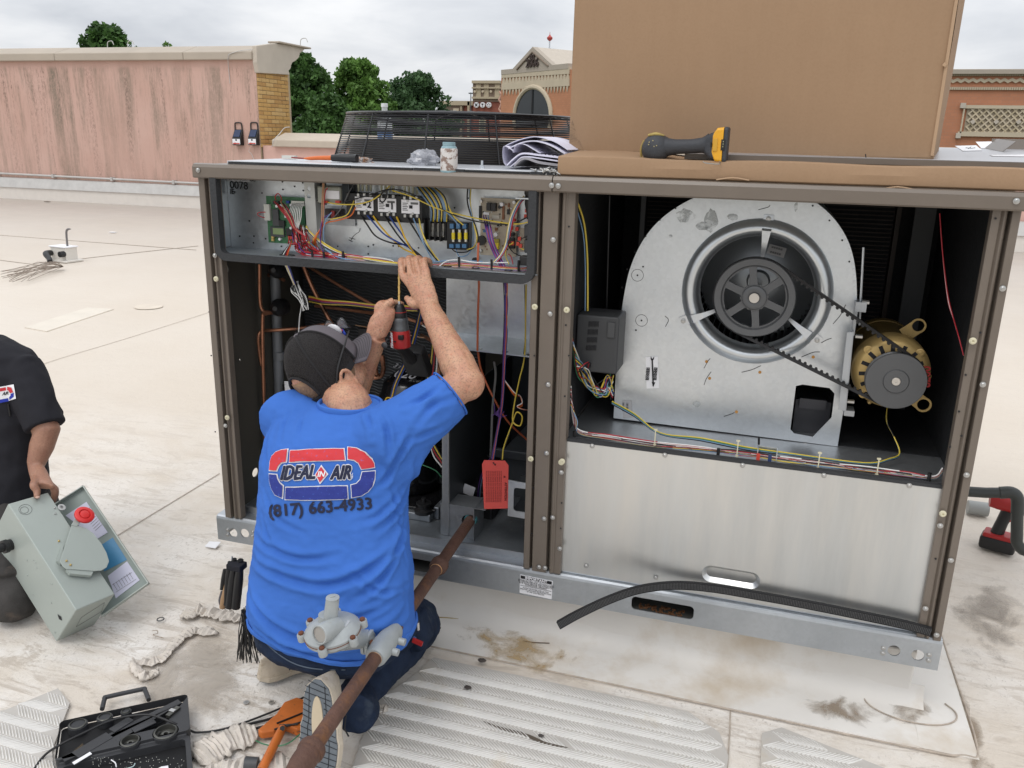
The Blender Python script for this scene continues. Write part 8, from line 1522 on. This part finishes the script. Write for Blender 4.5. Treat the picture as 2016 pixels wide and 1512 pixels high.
b = MB(); q = [FP(x,y,.024) for x,y in ((140,1034),(152,1036),(170,1015),(156,1008))]; b.loft([q,[p - nf * .004 for p in q]]); b.build('handle_arm',BOXG,hd_,smooth=False,bevel=.001); rc = FP(165,1016,.026); b = MB(); b.lathe(rc,nf,[(.026,0),(.030,.003),(.030,.009),(.026,.012),(.018,.012),(.016,.008),(.014,.012),(.010,.013),(.001,.013)],28); b.build('red_grip',mat('grip_red',(.62,.03,.03),.35),hd_)
for px,py,r_ in ((131,1104,.0035),(139,1112,.0035),(116,1065,.0035),(108,1000,.003),(109,1011,.003)): b = MB(); c = FP(px,py,.024 if py > 1100 else .002); b.ball(c,r_,6); b.build('rivet',MATS['gold_pad'] if py > 1060 else ZINC,sw)
b = MB(); b.tube([FP(50 + 13 * math.cos(a),1003 + 10 * math.sin(a),.0008) for a in np.linspace(0,2 * PI,26)],.0005,4); b.tube([FP(48 + 8 * math.cos(a),1004 + 6.5 * math.sin(a),.0008) for a in np.linspace(0,2 * PI,22)],.0005,4); b.build('knockout_ring',MATS['print_grey'],sw)
ns = -uN; SD = lambda px,py,h=0.0: PLN(px,py,Ap + ns * h,ns)
for px,py in ((53,1103),(66,1103),(70,1107),(72,1118),(36,1120),(54,1133),(101,1187),(102,1150),(108,1245),(66,1170)): b = MB(); b.ball(SD(px,py,.0005),.0022,5); b.build('rivet',BOXG,sw)
b = MB(); q = [SD(x,y,.001) for x,y in ((113,1209),(120,1214),(122,1222),(116,1219))]; b.add(q,[(0,1,2,3)]); b.build('slot',INK,sw,smooth=False); b = MB(); c = SD(22,1072,0); b.lathe(c + uN * .03,ns,[(.018,0),(.018,.04),(.021,.042),(.021,.055),(.014,.056),(.014,.085),(.001,.085)],20); b.build('cable_gland',BLACKP,sw); b = MB(); b.lathe(c + ns * .055,ns,[(.0145,0),(.0145,.02),(.001,.02)],18); b.build('brown_conduit',RUST,sw)
nb_ = vN; EP = lambda px,py,h=0.0: PLN(px,py,Dp + nb_ * h,nb_); b = MB(); q = [EP(*p,.0008) for p in ((160,1216),(206,1186),(200,1204),(150,1234))]; b.tube(q + [q[0]],.0005,4); b.build('end_panel_line',MATS['print_grey'],sw)
b = MB(); b.lathe(FP(121,999,.001),nf,[(.012,0),(.012,.002),(.006,.002),(.006,0)],16); b.build('hasp',ZINC,sw)
# ---------------------------------------------------------------- open tool case
tcA,tcB = G(118,1420,.045),G(369,1366,.045); tx = (tcB - tcA).normalized(); ty = Vector((tx.y,-tx.x,0)); TL = (tcB - tcA).length; TH = .045
case = thing('tool_case','open black moulded case of round knockout dies on the membrane','tool case',Vector((tcA.x,tcA.y,0)))
CB_ = mat('case_plastic',(.034,.035,.038),.48,var=.12,bump=.05,bscale=200); CBD = mat('case_recess',(.006,.006,.007),.7); DIE = mat('die_steel',(.10,.10,.09),.35,.6,var=.2)
def TC(s,t,z=TH): p = tcA + tx * s + ty * t; return Vector((p.x,p.y,z))
def tcuv(px,py,z=TH): p = G(px,py,z) - tcA; return p.dot(tx),p.dot(ty)
dies = [(153,1426,.021),(206,1412,.017),(248,1400,.011),(326,1441,.029),(256,1459,.023)]; TD = .155
holes = []
for px,py,r_ in dies: s,t = tcuv(px,py); holes.append(circ(s,t,r_ + .0025,24))
g0,g1 = tcuv(124,1495),tcuv(354,1380); gd_ = Vector((g1[0] - g0[0],g1[1] - g0[1])).normalized(); gn_ = Vector((-gd_.y,gd_.x)) * .0105; g0v,g1v = Vector(g0),Vector(g1)
hg = [tuple(g0v + gn_),tuple(g1v + gn_),tuple(g1v - gn_),tuple(g0v - gn_)]
b = MB(); b.plate(rrect(0,0,TL,TD,.012),holes[:3] + holes[3:] + [hg],lambda x,y,d: TC(x,y,TH - d),.022); tray = b.build('tray',CB_,case,smooth=False,bevel=.0012); b = MB(); b.box((0,0,0),(.001,.001,.001)); b = MB(); b.plate(rrect(.002,.002,TL - .002,TD - .002,.012),[],lambda x,y,d: TC(x,y,TH - .023 - d),TH - .023 - .004); b.build('tray_floor',CBD,case,smooth=False)
for i,(px,py,r_) in enumerate(dies):
    s,t = tcuv(px,py); c = TC(s,t,TH - .018); b = MB(); b.lathe(c,(0,0,1),[(r_,0),(r_,.020),(r_ * .9,.0215),(r_ * .85,.0215),(r_ * .82,.008),(r_ * .38,.007),(r_ * .35,.014),(r_ * .18,.014),(r_ * .16,.0),(.0005,.0)],28); d0 = b.build('knockout_die',DIE,case)
    b = MB(); b.tube([c + Vector((r_ * .75 * math.cos(a),r_ * .75 * math.sin(a),.010 + .006 * (a - i) / 3)) for a in np.linspace(i,i + 2.6,12)],r_ * .14,6); b.build('spiral_edge',DIE,d0)
def bar(a,c,w0,z0,z1,name,m_): p,q = Vector(tcuv(*a)),Vector(tcuv(*c)); d = (q - p).normalized(); n_ = Vector((-d.y,d.x)) * w0; Q = [p + n_,q + n_,q - n_,p - n_]; b = MB(); b.loft([[TC(x.x,x.y,z0) for x in Q],[TC(x.x,x.y,z1) for x in Q]]); return b.build(name,m_,case,smooth=False,bevel=.001)
bar((148,1487),(216,1447),.016,TH - .004,TH + .0015,'moulded_rib',CB_); bar((220,1440),(258,1416),.012,TH,TH + .003,'moulded_rib',CB_); bar((262,1440),(305,1420),.010,TH,TH + .003,'moulded_rib',CB_); bar((330,1412),(352,1394),.007,TH - .004,TH + .006,'draw_stud',DIE); bar((337,1405),(343,1400),.0085,TH - .002,TH + .008,'stud_collar',ZINC)
lbp = [G(x,y,TH + .001) for x,y in ((142,1501),(177,1480),(181,1484),(146,1505))]; b = MB(); b.loft([lbp,[p - Vector((0,0,.001)) for p in lbp]]); b.build('white_label',WHITE,case,smooth=False); b = MB(); q = [G(x,y,TH - .002) for x,y in ((145,1478),(163,1463),(167,1478),(152,1488))]; b.add(q,[(0,1,2,3)]); b.build('rusty_mark',RUSTST,case,smooth=False)
b = MB(); q = [G(201,1396,TH - .02),G(206,1376,TH - .02),G(211,1372,TH - .02),G(280,1357,TH - .02),G(285,1358,TH - .02),G(293,1378,TH - .02)]; b.tube(q,.0062,10,sm=3); b.build('handle',CB_,case)
b = MB(); b.plate(rrect(.004,TD + .004,TL - .002,TD + .16,.012),[rrect(.016,TD + .016,TL - .014,TD + .148,.010)],lambda x,y,d: TC(x,y,.034 - d),.030); b.build('lid_rim',CB_,case,smooth=False,bevel=.0012); b = MB(); b.plate(rrect(.012,TD + .012,TL - .010,TD + .152,.010),[],lambda x,y,d: TC(x,y,.014 - d),.008); b.build('lid_inside',CBD,case,smooth=False)
b = MB(); q = [G(x,y,.016) for x,y in ((304,1516),(318,1509),(331,1507),(332,1516))]; b.loft([q,[p - Vector((0,0,.001)) for p in q]]); b.build('white_label',WHITE,case,smooth=False)
b = MB(); c0_,c1_ = TC(.01,TD + .002,.034),TC(TL - .01,TD + .002,.034); b.tube([c0_,c1_],.004,8); b.build('hinge',CB_,case)
for k in range(2): b = MB(); b.tube([G(*p,.036) for p in (((219,1496),(227,1502),(229,1510)) if k == 0 else ((250,1513),(262,1509),(266,1503)))],.0014,6,sm=4); tag(b.build('metal_shaving',WHITE if k == 0 else mat('shaving_teal',(.4,.5,.5),.4)),('white' if k == 0 else 'pale teal') + ' curled shaving lying on the case lid','shaving')
b = MB()
for k in range(70): p = G(g5.uniform(180,365),g5.uniform(1490,1512),.036); b.cbox(p,(.0012,.0012,.001))
tag(b.build('debris_specks',mat('speck',(.5,.5,.45),.6),None,smooth=False),'pale specks of swarf scattered over the case lid','swarf',kind='stuff')
# ---------------------------------------------------------------- black air hoses / cords and the orange tool
CORD = mat('black_cord',(.014,.014,.015),.5,var=.1)
def cord(label,pts,r,z=.008): b = MB(); b.tube([G(x,y,zz) for x,y,zz in pts],r,8,sm=7); return tag(b.build('power_cord',CORD),label,'cord','black cords across the roof')
cord('thin black cord looping over the tool case to the bottom left corner',[(60,1525,.006),(85,1490,.01),(115,1468,.05),(171,1440,.056),(215,1420,.056),(254,1410,.056),(296,1408,.056),(338,1422,.05),(372,1437,.02),(393,1442,.006),(449,1433,.006),(532,1403,.006),(600,1372,.008)],.0030)
cord('black cord coming out from under the tool case, the upper of the two',[(340,1500,.006),(371,1480,.006),(407,1458,.006),(463,1433,.006),(532,1415,.006),(588,1394,.012),(610,1388,.02)],.0036); cord('black cord coming out from under the tool case, the lower of the two',[(350,1512,.006),(371,1499,.006),(421,1462,.006),(477,1441,.006),(532,1427,.012),(575,1415,.02),(605,1400,.02)],.0036)
ot = thing('orange_crimper','dusty orange hydraulic tool lying between the case and the shoe','hand tool',G(545,1450)); ORG_ = mat('tool_orange',(.52,.14,.025),.5,var=.15,vscale=30,col2=(.12,.06,.03),fac2=.33,s2=40,edge2=.05)
b = MB(); q = [G(*p,.008) for p in ((508,1450),(545,1418),(560,1395),(585,1385),(600,1390),(604,1440),(585,1450),(560,1440),(540,1452),(515,1456))]; b.loft([q,[p + Vector((0,0,.022)) for p in q]]); b.build('tool_body',ORG_,ot,smooth=False,bevel=.004)
b = MB(); b.tube([G(556,1433,.035),G(548,1450,.034),G(520,1506,.024),G(514,1516,.022)],[.010,.012,.0115,.011],10,sm=3); b.build('tool_lever',ORG_,ot)
for a,c in (((545,1424),(600,1402)),((540,1436),(600,1420)),((550,1428),(586,1426))): b = MB(); b.tube([G(*a,.0325),G(*c,.0325)],.0026,6); b.build('slot_line',BLACKP,ot)
b = MB(); b.cyl(G(556,1434,.02),G(556,1434,.048),.007,n=6); b.build('pivot_bolt',BLACKP,ot); b = MB(); c = G(508,1504,.016); b.tube([c + Vector((-.03,-.01,0)),c + Vector((.0,0,0))],[.018,.016],16); b.build('grey_ferrule',DGREY,ot)
b = MB(); b.tube([G(499,1456,.004),G(520,1465,.02),(G(545,1469,.03)),G(568,1463,.034),G(585,1450,.036),G(596,1440,.036)],.0018,6,sm=5); tag(b.build('green_wire',WM['G']),'thin green wire curling round the orange tool','wire')
# ---------------------------------------------------------------- torn membrane, litter
SCR = mat('torn_membrane',(.58,.53,.47),.8,var=.2,vscale=18,bump=.3,bscale=70)
def scrap(label,spine,wd,hz,seed,rib=True):
    """curled strip of torn ribbed membrane following a spine"""
    q = crom([G(x,y,z) for x,y,z in spine],9); n = len(q); V = []; nw = 8; t_ = thing('torn_membrane',label,'torn membrane',G(spine[0][0],spine[0][1]),'torn scraps of ribbed membrane')
    for i,p in enumerate(q):
        d = (q[min(i + 1,n - 1)] - q[max(i - 1,0)]); d.z = 0; d.normalize(); s = Vector((-d.y,d.x,0)); w_ = wd * 1.35 * (.75 + .5 * noise.noise(Vector((i * .35,seed,0)))) * min(1,.35 + i / 5,.35 + (n - 1 - i) / 4)
        for j in range(nw + 1):
            f = j / nw * 2 - 1; h_ = hz * (.6 + noise.noise(Vector((i * .28,seed,2)))) * (1 - f * f) + hz * .5 * max(0,noise.noise(Vector((i * .5,j * .6,seed)))) + (.0045 * (i % 2) if rib else 0); V.append(p + s * (w_ * f) + Vector((0,0,max(0.002,h_) + hz * .6 * max(0,f - .6))))
    b = MB(); b.add(V,[(i * (nw + 1) + j,i * (nw + 1) + j + 1,(i + 1) * (nw + 1) + j + 1,(i + 1) * (nw + 1) + j) for i in range(n - 1) for j in range(nw)]); o = b.build('scrap_sheet',SCR,t_,ang=25); s = o.modifiers.new('s','SOLIDIFY'); s.thickness = .0018
scrap('torn ribbed membrane strip beside the tool pouch, folded over',[(478,1222,0),(440,1215,.002),(410,1208,.002),(382,1208,.002),(362,1222,.002)],.028,.022,1.0); scrap('narrow torn membrane strip running down from the folded scrap',[(430,1250,0),(385,1245,0),(352,1262,.002),(325,1292,.004),(300,1305,.002),(262,1305,0)],.018,.014,2.3); scrap('small curled end of torn membrane pointing at the tool case',[(258,1306,0),(272,1325,.002),(290,1336,.004),(312,1322,.002)],.014,.018,4.1)
scrap('broad torn membrane flap between the tool case and the orange tool',[(385,1500,0),(420,1478,.002),(460,1458,.004),(505,1445,.002)],.048,.020,5.2); scrap('torn membrane piece under the orange lever at the bottom edge',[(400,1525,0),(450,1515,.002),(510,1510,.004),(570,1500,.002)],.030,.014,6.9); scrap('frayed pad corner curling beside the right shoe',[(702,1420,.004),(712,1405,.006),(735,1398,.004),(765,1400,.002)],.016,.014,8.2)
def tiny(name,label,cat,mb,m_): return tag(mb.build(name,m_),label,cat)
b = MB(); c = G(316,1219,.003); b.tube([c + Vector((.011 * math.cos(a),.011 * math.sin(a),0)) for a in np.linspace(0,2 * PI,9)],.0018,6,cap=False); tiny('lock_nut_ring','thin hexagonal lock nut lying right of the switch box','nut',b,DGREY)
b = MB(); b.tube([G(300,1242,.003),G(309,1241,.005),(G(310,1247,.004)),G(301,1250,.003),G(322,1256,.003)],.0010,5,sm=4); tiny('wire_offcut','bent brown wire offcut below the hexagonal lock nut','wire',b,mat('wire_brown',(.2,.14,.08),.5))
for (px,py,lab) in ((485,1383,'small grey washer on the membrane right of the tool case'),(534,1383,'small bent washer near the left sole of the shoe')): b = MB(); c = G(px,py,.001); b.lathe(c,(0,0,1),[(.003,0),(.008,0),(.008,.0015),(.003,.0015)],18,cap=False); tiny('washer',lab,'washer',b,ZINC)
b = MB(); q = [G(*p) for p in ((403,1076,.002),(412,1066,.004),(435,1067,.010),(424,1080,.002))]; b.loft([q,[p + Vector((0,0,.0008)) for p in q]]); tiny('paper_scrap','small white paper scrap in front of the base rail\'s left end','paper scrap',b,WHITE)
for px,py,r_,lab in ((921,1353,.009,'dark pebble on the tread pad near the jeans'),(949,1300,.010,'dark pebble at the top edge of the tread pad'),(1065,1448,.006,'dark bit of grit low on the tread pad')): b = crumple_ball(tuple(G(px,py,.012)),r_,(1.2,.8,.4),px,2,.3,8); tiny('pebble',lab,'pebble',b,mat('pebble_dark',(.06,.05,.045),.8))
b = MB(); b.tube([G(845,1214,.004),G(880,1216,.006),G(910,1219,.005),G(948,1217,.004)],.0018,6,sm=5); tiny('yellow_wire','dirty yellow wire offcut on the flashing below the gas pipe','wire',b,mat('wire_dirty',(.35,.27,.12),.6)); b = MB(); b.tube([G(828,1254,.004),G(846,1246,.006),G(863,1237,.01)],.0016,5,sm=4); b.ball(G(865,1236,.01),.005,6); tiny('cable_tie','single black cable tie poking out beside the jeans pocket','cable tie',b,BLACKP)
b = MB(); b.tube([G(1030,1262,.005),G(1055,1265,.005),G(1082,1266,.006)],.0016,5,sm=3); tiny('twig','short dark twig lying on the white flashing','twig',b,mat('twig_brown',(.09,.06,.04),.8))
b = MB(); b.cbox(G(1297,1277,.004),(.012,.006,.005),Matrix.Rotation(.5,3,'Z')); tiny('grit','tiny brown grit below the right fork slot','grit',b,MATS['twig_brown'])
for px,py,lab in ((222,457,'white paper flake far out on the roof near the pink wall'),(93,397,'dark leaf flake at the foot of the pink wall')): b = MB(); b.cbox(G(px,py,.01),(.10 if px > 200 else .12,.06,.008)); tiny('flake',lab,'litter',b,WHITE if px > 200 else MATS['twig_brown'])
# roof junction box with its cable stub and loose wires
c = G(122,515,0); jb = thing('junction_box','small white junction box with a bent conduit stub far out on the roof','junction box',c); JW = mat('painted_white',(.66,.63,.58),.6,var=.08)
Rj = Matrix.Rotation(R(-8),3,'Z'); b = MB(); b.cbox(c + Vector((0,.05,.09)),(.26,.16,.16),Rj); b.build('box_body',JW,jb,bevel=.008); b = MB(); b.cbox(c + Vector((0,.05,.012)),(.34,.24,.024),Rj); b.build('box_base',JW,jb,bevel=.006); b = MB(); b.cbox(c + Vector((0,.05,.176)),(.29,.18,.014),Rj); b.build('box_lid',WHITE,jb,bevel=.004)
b = MB(); b.tube([c + Vector((.06,.05,.17)),c + Vector((.07,.05,.34)),c + Vector((.10,.05,.38)),c + Vector((.14,.05,.385))],[.012,.012,.014,.006],8,sm=3); b.build('bent_stub',mat('stub_grey',(.16,.15,.15),.5),jb)
b = MB(); b.tube([c + Vector((-.12,-.03,.10)),c + Vector((-.10,-.12,.10)),c + Vector((.0,-.18,.06)),c + Vector((.05,-.22,.03))],[.035,.035,.03,.03],12,sm=4); b.cyl(c + Vector((.09,-.04,.10)),c + Vector((.08,-.10,.10)),.035,n=14); b.build('flexible_conduit',BLACKP,jb)
b = MB(); g6 = random.Random(4)
for k in range(26): p0_ = G(125,525,.03); e_ = G(g6.uniform(0,60),545 + g6.uniform(-12,12),g6.uniform(.005,.04)); b.tube([p0_,p0_.lerp(e_,.4) + Vector((0,g6.uniform(-.16,.16),g6.uniform(0,.10))),e_],.0026,4,sm=3)
tag(b.build('loose_wires',mat('wire_mixed',(.26,.21,.17),.6,var=.5,vscale=20)),'tangle of bare loose wires trailing left from the junction box','wires',kind='stuff')
b = MB(); c = G(293,604,.002); b.lathe(c,(0,0,1),[(.12,0),(.115,.006),(.05,.008),(.001,.008)],26); tag(b.build('drain_patch',mat('patch_cream',(.62,.55,.46),.7)),'round membrane patch on the roof left of the unit','roof patch')
# red impact driver and condensate pipe on the right
idr = thing('impact_driver','red and black impact driver standing on the roof behind the condensate pipe','drill',G(1965,1082)); c = G(1962,1082,0); Zd = Vector((0,0,1)); 
b = MB(); b.cbox(c + Vector((0,0,.032)),(.125,.085,.055),Matrix.Rotation(R(-20),3,'Z')); b.build('battery',BLACKP,idr,bevel=.012); b = MB(); b.cbox(c + Vector((0,-.0,.062)),(.11,.075,.022),Matrix.Rotation(R(-20),3,'Z')); b.build('battery_top',MRED,idr,bevel=.008)
b = MB(); b.tube([c + Vector((-.01,.0,.07)),c + Vector((.0,.0,.12)),c + Vector((.015,0,.17))],[.024,.022,.026],14,sm=3); b.build('grip',BLACKP,idr); b = MB(); b.tube([c + Vector((-.055,.01,.205)),c + Vector((-.02,.005,.205)),c + Vector((.03,-.01,.20))],[.030,.036,.033],18,sm=2); b.build('motor_housing',MRED,idr); b = MB(); b.tube([c + Vector((.03,-.01,.20)),c + Vector((.07,-.02,.192)),c + Vector((.085,-.022,.19))],[.032,.027,.014],18); b.build('gear_case',mat('driver_grey',(.20,.20,.20),.4,.4),idr); b = MB(); b.tube([c + Vector((.085,-.022,.19)),c + Vector((.105,-.025,.187))],.010,10); b.build('chuck',BLACKP,idr); b = MB(); b.cbox(c + Vector((.025,-.012,.145)),(.014,.012,.03)); b.build('trigger',MRED,idr,bevel=.003)
cp = thing('condensate_pipe','black condensate drain pipe elbowing out of the unit\'s right side','drain pipe',G(2000,1090)); Yc = 3.30
b = MB(); b.tube([W(1880,966,3.2),W(1940,970,3.2),W(1970,970,3.2)],.019,14); b.build('pipe',mat('pipe_black',(.035,.04,.038),.45,var=.15),cp); b = MB(); b.tube([W(1968,970,3.2),W(1992,970,3.2),W(2003,982,3.2),W(2003,1010,3.2)],.022,14,sm=5); b.build('elbow',MATS['pipe_black'],cp); b = MB(); b.tube([W(2003,1000,3.2),W(2002,1050,3.2),W(2003,1070,3.2),W(2020,1085,3.2),W(2060,1080,3.2)],.020,14,sm=4); b.build('trap_bend',MATS['pipe_black'],cp)
b = MB(); c = G(1920,1000,.03); b.cyl(c + Vector((-.03,0,.0)),c + Vector((.05,0,.0)),.03,n=16); tiny('pipe_offcut','short grey plastic pipe offcut on the roof beside the red driver','pipe offcut',b,mat('pvc_grey',(.30,.31,.30),.5))
